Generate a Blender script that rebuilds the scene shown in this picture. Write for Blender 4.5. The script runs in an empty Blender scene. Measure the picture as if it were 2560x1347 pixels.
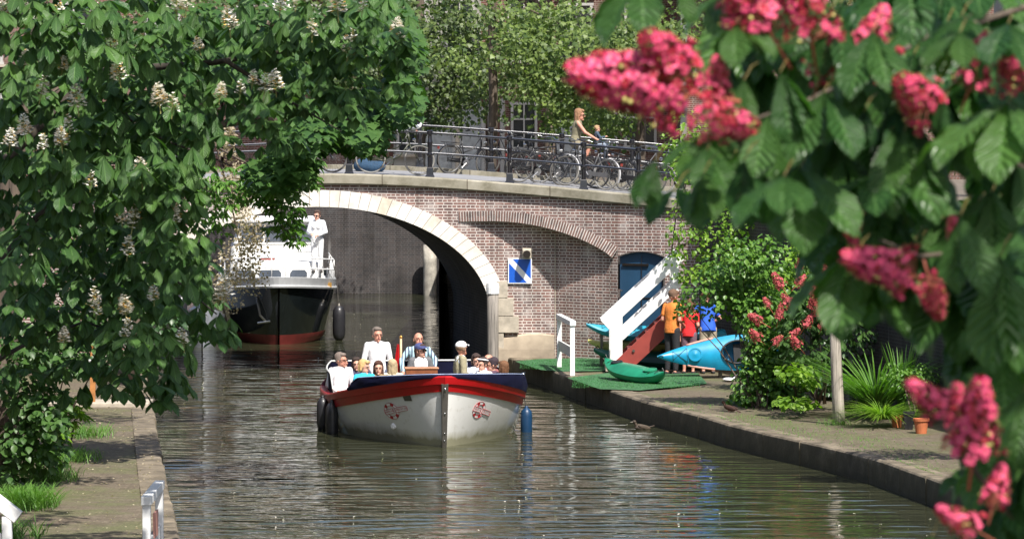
import bpy, math, random
import numpy as np
from mathutils import Vector, Matrix
R = math.radians
rnd = random.Random(7)
nr = np.random.RandomState(11)
sc = bpy.context.scene
col = sc.collection

# ---------------------------------------------------------------- camera
CAMZ = 6.0
PITCH = math.atan(403.5/10000.0)
cd = bpy.data.cameras.new("camera")
cam = bpy.data.objects.new("camera", cd); col.objects.link(cam)
cam.location = (0, 0, CAMZ)
cam.rotation_euler = (R(90)-PITCH, 0, 0)
cd.sensor_width = 36.0
cd.lens = 36.0*10000/2560
cd.clip_start = 0.5; cd.clip_end = 2000
cd.dof.use_dof = True; cd.dof.focus_distance = 78; cd.dof.aperture_fstop = 10.5
sc.camera = cam
# ---------------------------------------------------------------- sky and sun
SUN_EL, SUN_AZ = R(53), R(27)          # azimuth: to the right of straight behind the camera
w = bpy.data.worlds.new("World"); sc.world = w; w.use_nodes = True
nt = w.node_tree
sky = nt.nodes.new('ShaderNodeTexSky'); sky.sky_type = 'NISHITA'; sky.sun_disc = False
sky.sun_elevation = SUN_EL; sky.sun_rotation = math.pi - SUN_AZ
sky.air_density = 1.0; sky.dust_density = 2.5
bg = nt.nodes['Background']; bg.inputs[1].default_value = 0.115
nt.links.new(sky.outputs[0], bg.inputs[0])
ld = bpy.data.lights.new("sun", 'SUN'); ld.energy = 4.9; ld.angle = R(0.5); ld.color = (1, .955, .88)
sun = bpy.data.objects.new("sun", ld); col.objects.link(sun)
sdir = Vector((math.sin(SUN_AZ)*math.cos(SUN_EL), -math.cos(SUN_AZ)*math.cos(SUN_EL), math.sin(SUN_EL)))
sun.rotation_euler = sdir.to_track_quat('Z', 'Y').to_euler()
sc.view_settings.view_transform = 'Standard'; sc.view_settings.look = 'None'
sc.view_settings.gamma = 1; sc.view_settings.exposure = 0.58
try:
    sc.cycles.max_bounces = 6; sc.cycles.transparent_max_bounces = 8
except Exception: pass

# ---------------------------------------------------------------- real distances from the picture
def ray(px, py):
    F = Vector((0, math.cos(PITCH), -math.sin(PITCH))); U = Vector((0, math.sin(PITCH), math.cos(PITCH)))
    return F*10000 + Vector((px-1280, 0, 0)) + U*(673.5-py)
def at(px, py, Y):
    d = ray(px, py); return Vector((0, 0, CAMZ)) + d*(Y/d.y)
def gnd(px, py, Z=0.0):
    d = ray(px, py); return Vector((0, 0, CAMZ)) + d*((Z-CAMZ)/d.z)
def XA(px, Y): return at(px, 600, Y).x
def ZA(py, Y): return at(1280, py, Y).z

# ---------------------------------------------------------------- mesh helpers
class MB:
    def __init__(s): s.v = []; s.f = []; s.uv = {}; s.mi = {}
    def add(s, vs, fs, uvs=None, mi=0):
        b = len(s.v); s.v += [tuple(p) for p in vs]
        for i, f in enumerate(fs):
            k = len(s.f); s.f.append(tuple(b+j for j in f))
            if uvs is not None: s.uv[k] = [uvs[j] for j in f]
            if mi: s.mi[k] = mi
        return s
    def box(s, c, sz, M=None, mi=0, taper=1.0):
        vs = []
        for dz in (-.5, .5):
            k = taper if dz > 0 else 1
            for dx, dy in ((-.5,-.5),(.5,-.5),(.5,.5),(-.5,.5)):
                p = Vector((dx*sz[0]*k, dy*sz[1]*k, dz*sz[2]))
                if M is not None: p = M @ p
                vs.append(p + Vector(c))
        return s.add(vs, [(3,2,1,0),(4,5,6,7),(0,1,5,4),(1,2,6,5),(2,3,7,6),(3,0,4,7)], mi=mi)
    def beam(s, a, b, wy, wz, up=(0,0,1), mi=0):
        a = Vector(a); b = Vector(b); d = (b-a); L = d.length; d.normalize()
        u = Vector(up); x = d.cross(u)
        if x.length < 1e-4: x = d.cross(Vector((1,0,0)))
        x.normalize(); u = x.cross(d)
        vs = []
        for t in (0, L):
            for p, q in ((-.5,-.5),(.5,-.5),(.5,.5),(-.5,.5)):
                vs.append(a + d*t + x*(p*wy) + u*(q*wz))
        return s.add(vs, [(3,2,1,0),(4,5,6,7),(0,1,5,4),(1,2,6,5),(2,3,7,6),(3,0,4,7)], mi=mi)
    def tube(s, pts, r, n=8, cap=True, mi=0, closed=False):
        pts = [Vector(p) for p in pts]; m = len(pts)
        if not isinstance(r, (list, tuple)): r = [r]*m
        vs = []; px = None
        for i, p in enumerate(pts):
            if closed: d = pts[(i+1) % m]-pts[i-1]
            else: d = pts[min(i+1, m-1)]-pts[max(i-1, 0)]
            if d.length < 1e-9: d = Vector((0,0,1))
            d.normalize()
            if px is None:
                px = d.orthogonal().normalized()
            px = (px - d*px.dot(d))
            if px.length < 1e-6: px = d.orthogonal()
            px.normalize(); py = d.cross(px)
            for k in range(n):
                a = 2*math.pi*k/n
                vs.append(p + (px*math.cos(a)+py*math.sin(a))*r[i])
        fs = []
        for i in range(m if closed else m-1):
            j = (i+1) % m
            for k in range(n):
                q = (k+1) % n
                fs.append((i*n+k, i*n+q, j*n+q, j*n+k))
        if cap and not closed:
            fs.append(tuple(range(n-1, -1, -1))); fs.append(tuple((m-1)*n+k for k in range(n)))
        return s.add(vs, fs, mi=mi)
    def lathe(s, prof, c, n=16, M=None, mi=0):
        vs = []
        for (r, z) in prof:
            for k in range(n):
                a = 2*math.pi*k/n; p = Vector((r*math.cos(a), r*math.sin(a), z))
                if M is not None: p = M @ p
                vs.append(p+Vector(c))
        fs = []
        for i in range(len(prof)-1):
            for k in range(n):
                q = (k+1) % n; fs.append((i*n+k, i*n+q, (i+1)*n+q, (i+1)*n+k))
        fs.append(tuple(range(n-1, -1, -1))); fs.append(tuple((len(prof)-1)*n+k for k in range(n)))
        return s.add(vs, fs, mi=mi)
    def ball(s, c, rad, M=None, n=12, m=8, mi=0):
        if not isinstance(rad, (tuple, list)): rad = (rad,)*3
        vs = [Vector((0,0,-1))]
        for i in range(1, m):
            t = -math.pi/2+math.pi*i/m
            for k in range(n):
                a = 2*math.pi*k/n; vs.append(Vector((math.cos(t)*math.cos(a), math.cos(t)*math.sin(a), math.sin(t))))
        vs.append(Vector((0,0,1)))
        out = []
        for p in vs:
            p = Vector((p.x*rad[0], p.y*rad[1], p.z*rad[2]))
            if M is not None: p = M @ p
            out.append(p+Vector(c))
        fs = []
        for k in range(n): fs.append((0, 1+(k+1) % n, 1+k))
        for i in range(m-2):
            for k in range(n):
                q = (k+1) % n; fs.append((1+i*n+k, 1+i*n+q, 1+(i+1)*n+q, 1+(i+1)*n+k))
        e = len(vs)-1
        for k in range(n): fs.append((e, 1+(m-2)*n+k, 1+(m-2)*n+(k+1) % n))
        return s.add(out, fs, mi=mi)
    def cap(s, a, b, ra, rb, n=12):
        a = Vector(a); b = Vector(b); d = b-a; L = d.length
        if L < 1e-6: return s.ball(a, ra)
        q = d.normalized().to_track_quat('Z', 'Y').to_matrix()
        prof = []
        for i in range(1, 5):
            t = -math.pi/2+math.pi/2*i/4; prof.append((ra*math.cos(t), ra*math.sin(t)))
        for i in range(0, 4):
            t = math.pi/2*i/4; prof.append((rb*math.cos(t), L+rb*math.sin(t)))
        return s.lathe(prof, a, n, q)
    def grid(s, fn, us, vs_, uvfn=None, flip=False, mi=0):
        P = []; UV = []
        for u in us:
            for v in vs_:
                P.append(fn(u, v)); UV.append(uvfn(u, v) if uvfn else (u, v))
        m = len(vs_); fs = []
        for i in range(len(us)-1):
            for j in range(m-1):
                f = (i*m+j, (i+1)*m+j, (i+1)*m+j+1, i*m+j+1)
                fs.append(f[::-1] if flip else f)
        return s.add(P, fs, UV, mi=mi)
    def prism(s, poly, fn, d0, d1, mi=0):
        """poly in 2D, fn(x,y,d) -> 3D, from depth d0 to d1"""
        n = len(poly)
        vs = [fn(x, y, d0) for x, y in poly]+[fn(x, y, d1) for x, y in poly]
        fs = [tuple(range(n)), tuple(range(2*n-1, n-1, -1))]
        for i in range(n):
            j = (i+1) % n; fs.append((j, i, n+i, n+j))
        return s.add(vs, fs, mi=mi)
    def build(s, name, mat, parent=None, smooth=False, bevel=0, loc=None):
        me = bpy.data.meshes.new(name); me.from_pydata(s.v, [], s.f)
        mats = mat if isinstance(mat, (list, tuple)) else [mat]
        for m in mats: me.materials.append(m)
        if s.uv:
            ul = me.uv_layers.new(name="UVMap"); i = 0
            for k, p in enumerate(me.polygons):
                q = s.uv.get(k)
                for j in range(p.loop_total):
                    if q: ul.data[p.loop_start+j].uv = q[j]
        if s.mi:
            for k, m in s.mi.items(): me.polygons[k].material_index = m
        if smooth:
            me.polygons.foreach_set('use_smooth', [True]*len(me.polygons))
        me.update()
        o = bpy.data.objects.new(name, me); col.objects.link(o)
        if parent is not None: o.parent = parent
        if loc is not None: o.location = loc
        if bevel:
            b = o.modifiers.new('bevel', 'BEVEL'); b.width = bevel; b.segments = 2; b.limit_method = 'ANGLE'
        return o

def tag(o, label=None, cat=None, group=None, kind=None):
    if label: o['label'] = label
    if cat: o['category'] = cat
    if group: o['group'] = group
    if kind: o['kind'] = kind
    return o
def empty(name, loc=(0,0,0), rz=0, label=None, cat=None, group=None):
    o = bpy.data.objects.new(name, None); col.objects.link(o); o.location = loc
    o.rotation_euler = (0, 0, rz); o.empty_display_size = .2
    return tag(o, label, cat, group)
def copy_tree(o, parent=None):
    c = o.copy(); col.objects.link(c); c.parent = parent
    for ch in list(o.children): copy_tree(ch, c)
    return c

# ---------------------------------------------------------------- materials
def newmat(name):
    m = bpy.data.materials.new(name); m.use_nodes = True
    n = m.node_tree; b = n.nodes['Principled BSDF']; return m, n, b
def L(n, a, b): n.links.new(a, b)
def noise(n, scale, detail=4, coord='Object', rough=.6, vec=None, stretch=None):
    t = n.nodes.new('ShaderNodeTexNoise'); t.inputs['Scale'].default_value = scale
    t.inputs['Detail'].default_value = detail; t.inputs['Roughness'].default_value = rough
    if vec is None:
        tc = n.nodes.new('ShaderNodeTexCoord'); vec = tc.outputs[coord]
    if stretch:
        mp = n.nodes.new('ShaderNodeMapping'); mp.inputs['Scale'].default_value = stretch
        L(n, vec, mp.inputs[0]); vec = mp.outputs[0]
    L(n, vec, t.inputs['Vector']); return t
def ramp(n, src, stops):
    r = n.nodes.new('ShaderNodeValToRGB'); e = r.color_ramp.elements
    while len(e) < len(stops): e.new(.5)
    for i, (p, c) in enumerate(stops): e[i].position = p; e[i].color = (*c, 1)
    L(n, src, r.inputs[0]); return r
def mixc(n, fac, a, b, mode='MIX'):
    x = n.nodes.new('ShaderNodeMix'); x.data_type = 'RGBA'; x.blend_type = mode
    for inp, v in ((x.inputs[0], fac), (x.inputs[6], a), (x.inputs[7], b)):
        if isinstance(v, (int, float)): inp.default_value = v
        elif isinstance(v, tuple): inp.default_value = (*v, 1)
        else: L(n, v, inp)
    return x.outputs[2]
def bump(n, b, src, dist=.01, st=1.0):
    k = n.nodes.new('ShaderNodeBump'); k.inputs['Distance'].default_value = dist; k.inputs['Strength'].default_value = st
    L(n, src, k.inputs['Height']); L(n, k.outputs[0], b.inputs['Normal']); return k
def simple(name, c, rough=.6, metal=0, var=.25, scale=6, bd=0, coat=0):
    m, n, b = newmat(name)
    t = noise(n, scale, 5)
    d = tuple(x*(1-var) for x in c); l = tuple(min(1, x*(1+var)) for x in c)
    r = ramp(n, t.outputs[0], [(.3, d), (.7, l)])
    L(n, r.outputs[0], b.inputs['Base Color'])
    b.inputs['Roughness'].default_value = rough; b.inputs['Metallic'].default_value = metal
    if coat: b.inputs['Coat Weight'].default_value = coat; b.inputs['Coat Roughness'].default_value = .08
    if bd: bump(n, b, t.outputs[0], bd)
    return m
def brick(name, c1, c2, mortar, dark=None, w=.21, h=.065, grime=.5, streak=.25):
    m, n, b = newmat(name)
    tc = n.nodes.new('ShaderNodeTexCoord')
    t = n.nodes.new('ShaderNodeTexBrick')
    t.inputs['Scale'].default_value = 1; t.inputs['Brick Width'].default_value = w; t.inputs['Row Height'].default_value = h
    t.inputs['Mortar Size'].default_value = .0105; t.inputs['Mortar Smooth'].default_value = .3; t.inputs['Bias'].default_value = 0
    t.offset = .25; t.squash = .5; t.squash_frequency = 2
    t.inputs['Color1'].default_value = (*c1, 1); t.inputs['Color2'].default_value = (*c2, 1); t.inputs['Mortar'].default_value = (*mortar, 1)
    wob = noise(n, 9, 2, vec=tc.outputs['UV'])
    wv = mixc(n, .012, tc.outputs['UV'], wob.outputs[1], 'ADD')
    L(n, wv, t.inputs['Vector'])
    g = noise(n, .7, 6, vec=tc.outputs['UV']); gr = ramp(n, g.outputs[0], [(.3, (1-grime,)*3), (.62, (1.08, 1.05, 1.03))])
    c = mixc(n, 1.0, t.outputs['Color'], gr.outputs[0], 'MULTIPLY')
    e = noise(n, 2.3, 6, vec=tc.outputs['UV']); er = ramp(n, e.outputs[0], [(.53, (0,0,0)), (.70, (1,1,1))])
    f = n.nodes.new('ShaderNodeMath'); f.operation = 'MULTIPLY'; f.inputs[1].default_value = .55; L(n, er.outputs[0], f.inputs[0])
    c = mixc(n, f.outputs[0], c, tuple(x*.85 for x in mortar))
    st = noise(n, 1.0, 5, vec=tc.outputs['UV'], stretch=(2.6, .22, 1)); sr = ramp(n, st.outputs[0], [(.60, (0,0,0)), (.74, (1,1,1))])
    q = n.nodes.new('ShaderNodeMath'); q.operation = 'MULTIPLY'; q.inputs[1].default_value = streak; L(n, sr.outputs[0], q.inputs[0])
    c = mixc(n, q.outputs[0], c, (.42,.40,.38))
    sd = ramp(n, st.outputs[0], [(.30, (.55,.53,.50)), (.46, (1,1,1))]); c = mixc(n, 1.0, c, sd.outputs[0], 'MULTIPLY')
    L(n, c, b.inputs['Base Color']); b.inputs['Roughness'].default_value = .88
    inv = n.nodes.new('ShaderNodeMath'); inv.operation = 'SUBTRACT'; inv.inputs[0].default_value = 1; L(n, t.outputs['Fac'], inv.inputs[1])
    bump(n, b, inv.outputs[0], .008, .7)
    return m
def leafmat(name, c, c2, rough=.42, trans=.3, vein=0.0, hue=.03, under=None):
    m, n, b = newmat(name)
    at_ = n.nodes.new('ShaderNodeAttribute'); at_.attribute_name = 'var'
    cc = mixc(n, at_.outputs['Fac'], c, c2)
    if vein:
        tc = n.nodes.new('ShaderNodeTexCoord'); sp = n.nodes.new('ShaderNodeSeparateXYZ'); L(n, tc.outputs['UV'], sp.inputs[0])
        def mth(op, a, bb=None):
            q = n.nodes.new('ShaderNodeMath'); q.operation = op
            for i, v in enumerate((a, bb)):
                if v is None: continue
                if isinstance(v, (int, float)): q.inputs[i].default_value = v
                else: L(n, v, q.inputs[i])
            return q.outputs[0]
        au = mth('ABSOLUTE', sp.outputs[0])
        ph = mth('MULTIPLY', mth('SUBTRACT', sp.outputs[1], mth('MULTIPLY', au, .22)), 62.0)
        s_ = mth('SINE', ph)
        mid = mth('LESS_THAN', au, .07)
        ridge = mth('POWER', mth('ADD', mth('MULTIPLY', s_, .5), .5), 4.0)
        k = mth('MAXIMUM', mth('MULTIPLY', ridge, .35), mid)
        cc = mixc(n, mth('MULTIPLY', k, vein), cc, tuple(min(1, x*2.0+.03) for x in c2))
        bump(n, b, s_, .004*vein*2, .9)
    L(n, cc, b.inputs['Base Color']); b.inputs['Roughness'].default_value = rough
    tr = n.nodes.new('ShaderNodeBsdfTranslucent'); tc2 = mixc(n, 1.0, cc, (1.5, 1.9, .6), 'MULTIPLY'); L(n, tc2, tr.inputs[0])
    mx = n.nodes.new('ShaderNodeMixShader'); mx.inputs[0].default_value = trans
    L(n, b.outputs[0], mx.inputs[1]); L(n, tr.outputs[0], mx.inputs[2])
    L(n, mx.outputs[0], n.nodes['Material Output'].inputs[0])
    return m
M = {}
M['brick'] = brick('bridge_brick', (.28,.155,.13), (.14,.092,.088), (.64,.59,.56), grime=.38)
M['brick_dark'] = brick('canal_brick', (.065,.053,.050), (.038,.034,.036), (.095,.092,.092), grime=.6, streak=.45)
M['brick_house'] = brick('house_brick', (.19,.07,.05), (.10,.05,.04), (.30,.24,.21), grime=.4)
def ringstone():
    m, n, b = newmat('pale_arch_stone')
    tc = n.nodes.new('ShaderNodeTexCoord')
    t = n.nodes.new('ShaderNodeTexBrick'); t.inputs['Scale'].default_value = 1; t.offset = 0
    t.inputs['Brick Width'].default_value = .215; t.inputs['Row Height'].default_value = 5; t.inputs['Mortar Size'].default_value = .006
    t.inputs['Bias'].default_value = -.3
    t.inputs['Color1'].default_value = (.80,.78,.73,1); t.inputs['Color2'].default_value = (.74,.63,.48,1); t.inputs['Mortar'].default_value = (.22,.18,.15,1)
    L(n, tc.outputs['UV'], t.inputs['Vector'])
    g = noise(n, 3, 6); gr = ramp(n, g.outputs[0], [(.3, (.72,.70,.68)), (.6, (1,1,1))])
    L(n, mixc(n, 1.0, t.outputs['Color'], gr.outputs[0], 'MULTIPLY'), b.inputs['Base Color']); b.inputs['Roughness'].default_value = .8
    bump(n, b, g.outputs[0], .01, .5); return m
M['ring'] = ringstone()
def copingmat():
    m, n, b = newmat('weathered_coping_stone')
    tc = n.nodes.new('ShaderNodeTexCoord')
    t = n.nodes.new('ShaderNodeTexBrick'); t.inputs['Scale'].default_value = 1; t.offset = 0
    t.inputs['Brick Width'].default_value = 1.9; t.inputs['Row Height'].default_value = 9; t.inputs['Mortar Size'].default_value = .012
    t.inputs['Color1'].default_value = (.34,.32,.275,1); t.inputs['Color2'].default_value = (.27,.255,.215,1); t.inputs['Mortar'].default_value = (.12,.10,.08,1)
    L(n, tc.outputs['UV'], t.inputs['Vector'])
    g = noise(n, 2.2, 7, rough=.7); gr = ramp(n, g.outputs[0], [(.28, (.42,.40,.30)), (.5, (.9,.88,.8)), (.68, (1.15,1.13,1.08))])
    L(n, mixc(n, 1.0, t.outputs['Color'], gr.outputs[0], 'MULTIPLY'), b.inputs['Base Color']); b.inputs['Roughness'].default_value = .85
    bump(n, b, g.outputs[0], .015, .5); return m
M['coping'] = copingmat()
M['stone'] = simple('grey_sandstone', (.42,.37,.30), .85, var=.3, scale=4, bd=.01)
M['plinth'] = simple('stained_render', (.34,.28,.21), .85, var=.35, scale=1.6, bd=.01)
M['deck'] = simple('road_paving', (.24,.24,.25), .8, var=.15, scale=3)
M['kerbpale'] = simple('pale_kerb', (.55,.54,.52), .8, var=.12, scale=3)
M['black'] = simple('black_painted_iron', (.012,.012,.016), .22, var=.2, scale=10, coat=.6)
M['blackmat'] = simple('matt_black_rubber', (.015,.015,.017), .5, var=.3, scale=8)
M['white'] = simple('white_paint', (.80,.80,.80), .45, var=.05, scale=3, bd=.002)
M['offwhite'] = simple('off_white_paint', (.66,.66,.64), .5, var=.1, scale=3)
M['steel'] = simple('brushed_steel', (.55,.55,.55), .3, 1, var=.1)
M['chrome'] = simple('chrome', (.50,.50,.50), .2, 1, var=.05)
M['darksteel'] = simple('worn_dark_steel', (.13,.12,.105), .4, .6, var=.2)
M['hull'] = simple('white_gelcoat', (.80,.80,.79), .18, var=.04, scale=1.2, coat=.8)
M['red'] = simple('red_gloss_paint', (.40,.005,.008), .38, var=.12, scale=2, coat=.15)
M['navy'] = simple('navy_canvas', (.004,.005,.022), .8, var=.25, scale=3, bd=.01)
M['navy'].node_tree.nodes['Principled BSDF'].inputs['Specular IOR Level'].default_value = .15
M['navytrim'] = simple('pale_blue_piping', (.35,.42,.62), .5, var=.1)
M['wood'] = simple('varnished_wood', (.22,.075,.03), .4, var=.3, scale=5)
M['pile'] = None
def pilemat(name, c, sc_=30):
    m, n, b = newmat(name)
    t = noise(n, 1.0, 6, stretch=(sc_, sc_, 1.6)); r = ramp(n, t.outputs[0], [(.32, tuple(x*.42 for x in c)), (.5, c), (.7, tuple(x*1.3 for x in c))])
    L(n, r.outputs[0], b.inputs['Base Color']); b.inputs['Roughness'].default_value = .85; bump(n, b, t.outputs[0], .02, .8); return m
M['pile'] = pilemat('weathered_timber', (.25,.225,.20)); M['piledark'] = pilemat('tarred_timber', (.03,.028,.026))
M['post'] = pilemat('grey_post_wood', (.36,.32,.27)); M['bark'] = pilemat('bark', (.10,.075,.055), 14)
M['blue_door'] = simple('dark_blue_door_paint', (.018,.062,.125), .45, var=.12, scale=3)
M['signblue'] = simple('sign_blue', (.01,.10,.52), .35, var=.04); M['signwhite'] = simple('sign_white', (.82,.82,.82), .4, var=.03)
M['stairred'] = simple('oxide_red_paint', (.27,.045,.035), .5, var=.15, scale=4)
M['teal'] = simple('teal_plastic', (.006,.25,.44), .35, var=.2, scale=3)
M['teal2'] = simple('sky_teal_plastic', (.03,.30,.42), .35, var=.15, scale=3)
M['green'] = simple('green_plastic', (.012,.20,.10), .35, var=.25, scale=3)
M['dgreen'] = simple('dark_green_plastic', (.01,.10,.08), .4, var=.2, scale=3)
M['yellow'] = simple('faded_yellow_plastic', (.50,.46,.15), .5, var=.25, scale=5)
M['salmon'] = simple('salmon_stripe', (.62,.30,.24), .5, var=.1)
M['fenderblue'] = simple('blue_fender_vinyl', (.008,.04,.10), .4, var=.12)
M['fenderblack'] = simple('black_fender_cloth', (.022,.022,.026), .42, var=.3, scale=5, coat=.2)
M['terracotta'] = simple('terracotta', (.50,.15,.06), .8, var=.15)
M['rope'] = simple('dark_rope', (.05,.045,.04), .9)
M['hullblack'] = simple('black_hull_paint', (.008,.011,.012), .12, var=.3, scale=2, coat=.7)
M['bootred'] = simple('antifouling_red', (.13,.02,.018), .45, var=.25, scale=3)
M['bulwark'] = simple('grey_bulwark_paint', (.40,.41,.42), .4, var=.08)
M['glassdark'] = simple('dark_window_glass', (.05,.06,.075), .06, var=.2)
M['turf'] = simple('artificial_turf', (.035,.12,.045), .95, var=.45, scale=5, bd=.03)
M['lips'] = simple('lips', (.42,.14,.12), .5)
M['skin'] = simple('skin', (.60,.33,.24), .55, var=.1, scale=9)
M['skin2'] = simple('sunburnt_skin', (.58,.27,.19), .55, var=.12, scale=9)
M['eye'] = simple('eye_dark', (.02,.015,.012), .3)
M['gold'] = simple('brass', (.8,.45,.12), .3, .8)
def waterm():
    m, n, b = newmat('canal_water')
    tc = n.nodes.new('ShaderNodeTexCoord')
    b.inputs['Base Color'].default_value = (.038,.041,.022,1); b.inputs['Roughness'].default_value = .015; b.inputs['IOR'].default_value = 1.36
    a = noise(n, 1.5, 1.2, vec=tc.outputs['Object'], stretch=(.5, 1.3, 1)); c = noise(n, 5.2, 2, vec=tc.outputs['Object'], stretch=(.42, 1.3, 1))
    big = noise(n, .16, 2, vec=tc.outputs['Object']); br = ramp(n, big.outputs[0], [(.36, (.45,)*3), (.60, (1.15,)*3)])
    k1 = n.nodes.new('ShaderNodeMath'); k1.operation = 'MULTIPLY'; L(n, c.outputs[0], k1.inputs[0]); k1.inputs[1].default_value = .09
    k2 = n.nodes.new('ShaderNodeMath'); k2.operation = 'ADD'; L(n, a.outputs[0], k2.inputs[0]); L(n, k1.outputs[0], k2.inputs[1])
    k3 = n.nodes.new('ShaderNodeMath'); k3.operation = 'MULTIPLY'; L(n, k2.outputs[0], k3.inputs[0]); L(n, br.outputs[0], k3.inputs[1])
    bump(n, b, k3.outputs[0], .075, 1.0); return m
M['water'] = waterm()
def pavem(name, c, moss=.5):
    m, n, b = newmat(name)
    tc = n.nodes.new('ShaderNodeTexCoord')
    t = n.nodes.new('ShaderNodeTexBrick'); t.inputs['Scale'].default_value = 1
    t.inputs['Brick Width'].default_value = .21; t.inputs['Row Height'].default_value = .105; t.inputs['Mortar Size'].default_value = .007
    t.inputs['Color1'].default_value = (*c, 1); t.inputs['Color2'].default_value = (c[0]*.68, c[1]*.64, c[2]*.62, 1); t.inputs['Mortar'].default_value = (.10,.09,.06,1)
    L(n, tc.outputs['Object'], t.inputs['Vector'])
    g = noise(n, .8, 7, rough=.7); gr = ramp(n, g.outputs[0], [(.46, (0,0,0)), (.62, (1,1,1))])
    f = n.nodes.new('ShaderNodeMath'); f.operation = 'MULTIPLY'; f.inputs[1].default_value = moss; L(n, gr.outputs[0], f.inputs[0])
    c1 = mixc(n, f.outputs[0], t.outputs['Color'], (.10,.13,.035))
    g2 = noise(n, 22, 3); gr2 = ramp(n, g2.outputs[0], [(.35, (.7,.68,.65)), (.7, (1.25,1.22,1.15))])
    L(n, mixc(n, 1.0, c1, gr2.outputs[0], 'MULTIPLY'), b.inputs['Base Color']); b.inputs['Roughness'].default_value = .9
    bump(n, b, g2.outputs[0], .01, .6); return m
M['quay'] = pavem('quay_clinker_paving', (.165,.135,.10)); M['kerb'] = None
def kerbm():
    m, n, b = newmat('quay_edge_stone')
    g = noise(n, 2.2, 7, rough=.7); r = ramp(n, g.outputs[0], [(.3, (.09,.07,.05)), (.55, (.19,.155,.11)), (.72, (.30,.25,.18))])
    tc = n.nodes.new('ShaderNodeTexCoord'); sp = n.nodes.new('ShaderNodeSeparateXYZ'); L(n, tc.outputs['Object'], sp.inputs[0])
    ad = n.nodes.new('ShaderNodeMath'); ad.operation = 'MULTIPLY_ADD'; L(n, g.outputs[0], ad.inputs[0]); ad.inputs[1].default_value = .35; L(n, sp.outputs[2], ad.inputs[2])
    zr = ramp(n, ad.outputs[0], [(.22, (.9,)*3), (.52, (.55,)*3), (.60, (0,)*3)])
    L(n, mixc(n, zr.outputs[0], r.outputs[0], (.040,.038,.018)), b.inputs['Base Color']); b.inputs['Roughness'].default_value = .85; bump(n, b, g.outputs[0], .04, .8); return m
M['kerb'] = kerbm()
M['street'] = pavem('street_paving', (.2,.17,.15), .1)
def hullm():
    m, n, b = newmat('white_gelcoat_stained')
    tc = n.nodes.new('ShaderNodeTexCoord'); sp = n.nodes.new('ShaderNodeSeparateXYZ'); L(n, tc.outputs['Object'], sp.inputs[0])
    g = noise(n, 3.0, 6, stretch=(1.6, 1.6, .35)); a = n.nodes.new('ShaderNodeMath'); a.operation = 'MULTIPLY_ADD'; L(n, g.outputs[0], a.inputs[0]); a.inputs[1].default_value = -.22; L(n, sp.outputs[2], a.inputs[2])
    r = ramp(n, a.outputs[0], [(0.0, (.30,.29,.20)), (.06, (.52,.51,.44)), (.16, (.70,.70,.68))])
    g2 = noise(n, 7, 7, rough=.75); r2 = ramp(n, g2.outputs[0], [(.30, (.84,.83,.80)), (.45, (1,1,1))])
    L(n, mixc(n, 1.0, r.outputs[0], r2.outputs[0], 'MULTIPLY'), b.inputs['Base Color']); b.inputs['Roughness'].default_value = .22; b.inputs['Coat Weight'].default_value = .5; return m
M['hull'] = hullm()
def cloth(name, c, rough=.85, var=.12): return simple(name, c, rough, var=var, scale=8, bd=.02)
# ================================================================ SETTING
QZ = 0.4; SZ = 3.7
mb = MB(); mb.grid(lambda u, v: (u, v, 0), [-45, 45], [-20, 160]); tag(mb.build('canal_water', M['water']), kind='structure')

LQ = [(30, -2.0), (46, -3.72), (52, -4.33), (60, -5.2), (67, -5.92), (74.6, -6.70), (85, -7.8), (97, -9.0), (129.5, -12.0)]      # left quay edge (Y, X)
RQpx = [(2560, 1292), (2388, 1219), (2199, 1152), (2064, 1117), (1848, 1071), (1740, 1038), (1600, 1003), (1480, 962), (1400, 936), (1330, 912), (1262, 893)]
RQ = [(30, 14.5)] + [(gnd(x, y, QZ).y, gnd(x, y, QZ).x) for x, y in RQpx]
def interp(tab, y):
    ys = [t[0] for t in tab]; xs = [t[1] for t in tab]
    return float(np.interp(y, ys, xs))
def quay(name, tab, side, inner):
    # paved strip + edge stones with an irregular lip, one sheet each
    ys = np.linspace(tab[0][0], tab[-1][0], 90)
    mb = MB(); mb.grid(lambda y, u: (interp(tab, y)*(1-u)+inner(y)*u, y, QZ+.012*math.sin(y*1.7+u*4)*(u > 0)), ys, [0.04, .3, .6, 1], flip=(side < 0))
    tag(mb.build(name, M['quay']), kind='structure')
    mb = MB(); y = tab[0][0]; k = 0
    while y < tab[-1][0]-.3:
        ln = rnd.uniform(.6, 2.4); y2 = min(y+ln, tab[-1][0]); x1, x2 = interp(tab, y), interp(tab, y2-.003)
        j = rnd.uniform(-.012, .012); zt = QZ+.015+rnd.uniform(-.004, .008)
        wd = .42*side; n1 = []
        for (yy, xx) in ((y, x1), (y2-.003, x2)):
            n1 += [(xx+j, yy, -.6), (xx+j, yy, zt-.03), (xx+j+.03*side, yy, zt), (xx+wd, yy, zt), (xx+wd, yy, QZ-.05)]
        fs = [(i, i+1, i+6, i+5) for i in range(4)]+[(0,1,2,3,4), (9,8,7,6,5)]
        if side > 0: fs = [f[::-1] for f in fs]
        mb.add(n1, fs); y = y2
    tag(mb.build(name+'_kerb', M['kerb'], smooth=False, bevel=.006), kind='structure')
Lwall = lambda y: -7.9-.105*(y-52)
RW = [(30, 17.0), (50, 12.6), (62, 9.7), (70, 8.1), (78, 6.6), (84, 5.3), (87.66, 4.10), (89.7, 1.0)]
quay('left_quay', LQ, -1, lambda y: Lwall(y))
RW0 = [(30, 17.2), (50, 12.8), (62, 9.9), (70, 8.3), (78, 6.8), (84, 5.5), (87.66, 4.3), (89.9, 1.2)]
quay('right_quay', RQ, 1, lambda y: max(interp(RW0, y), interp(RQ, y)+.02))
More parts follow.
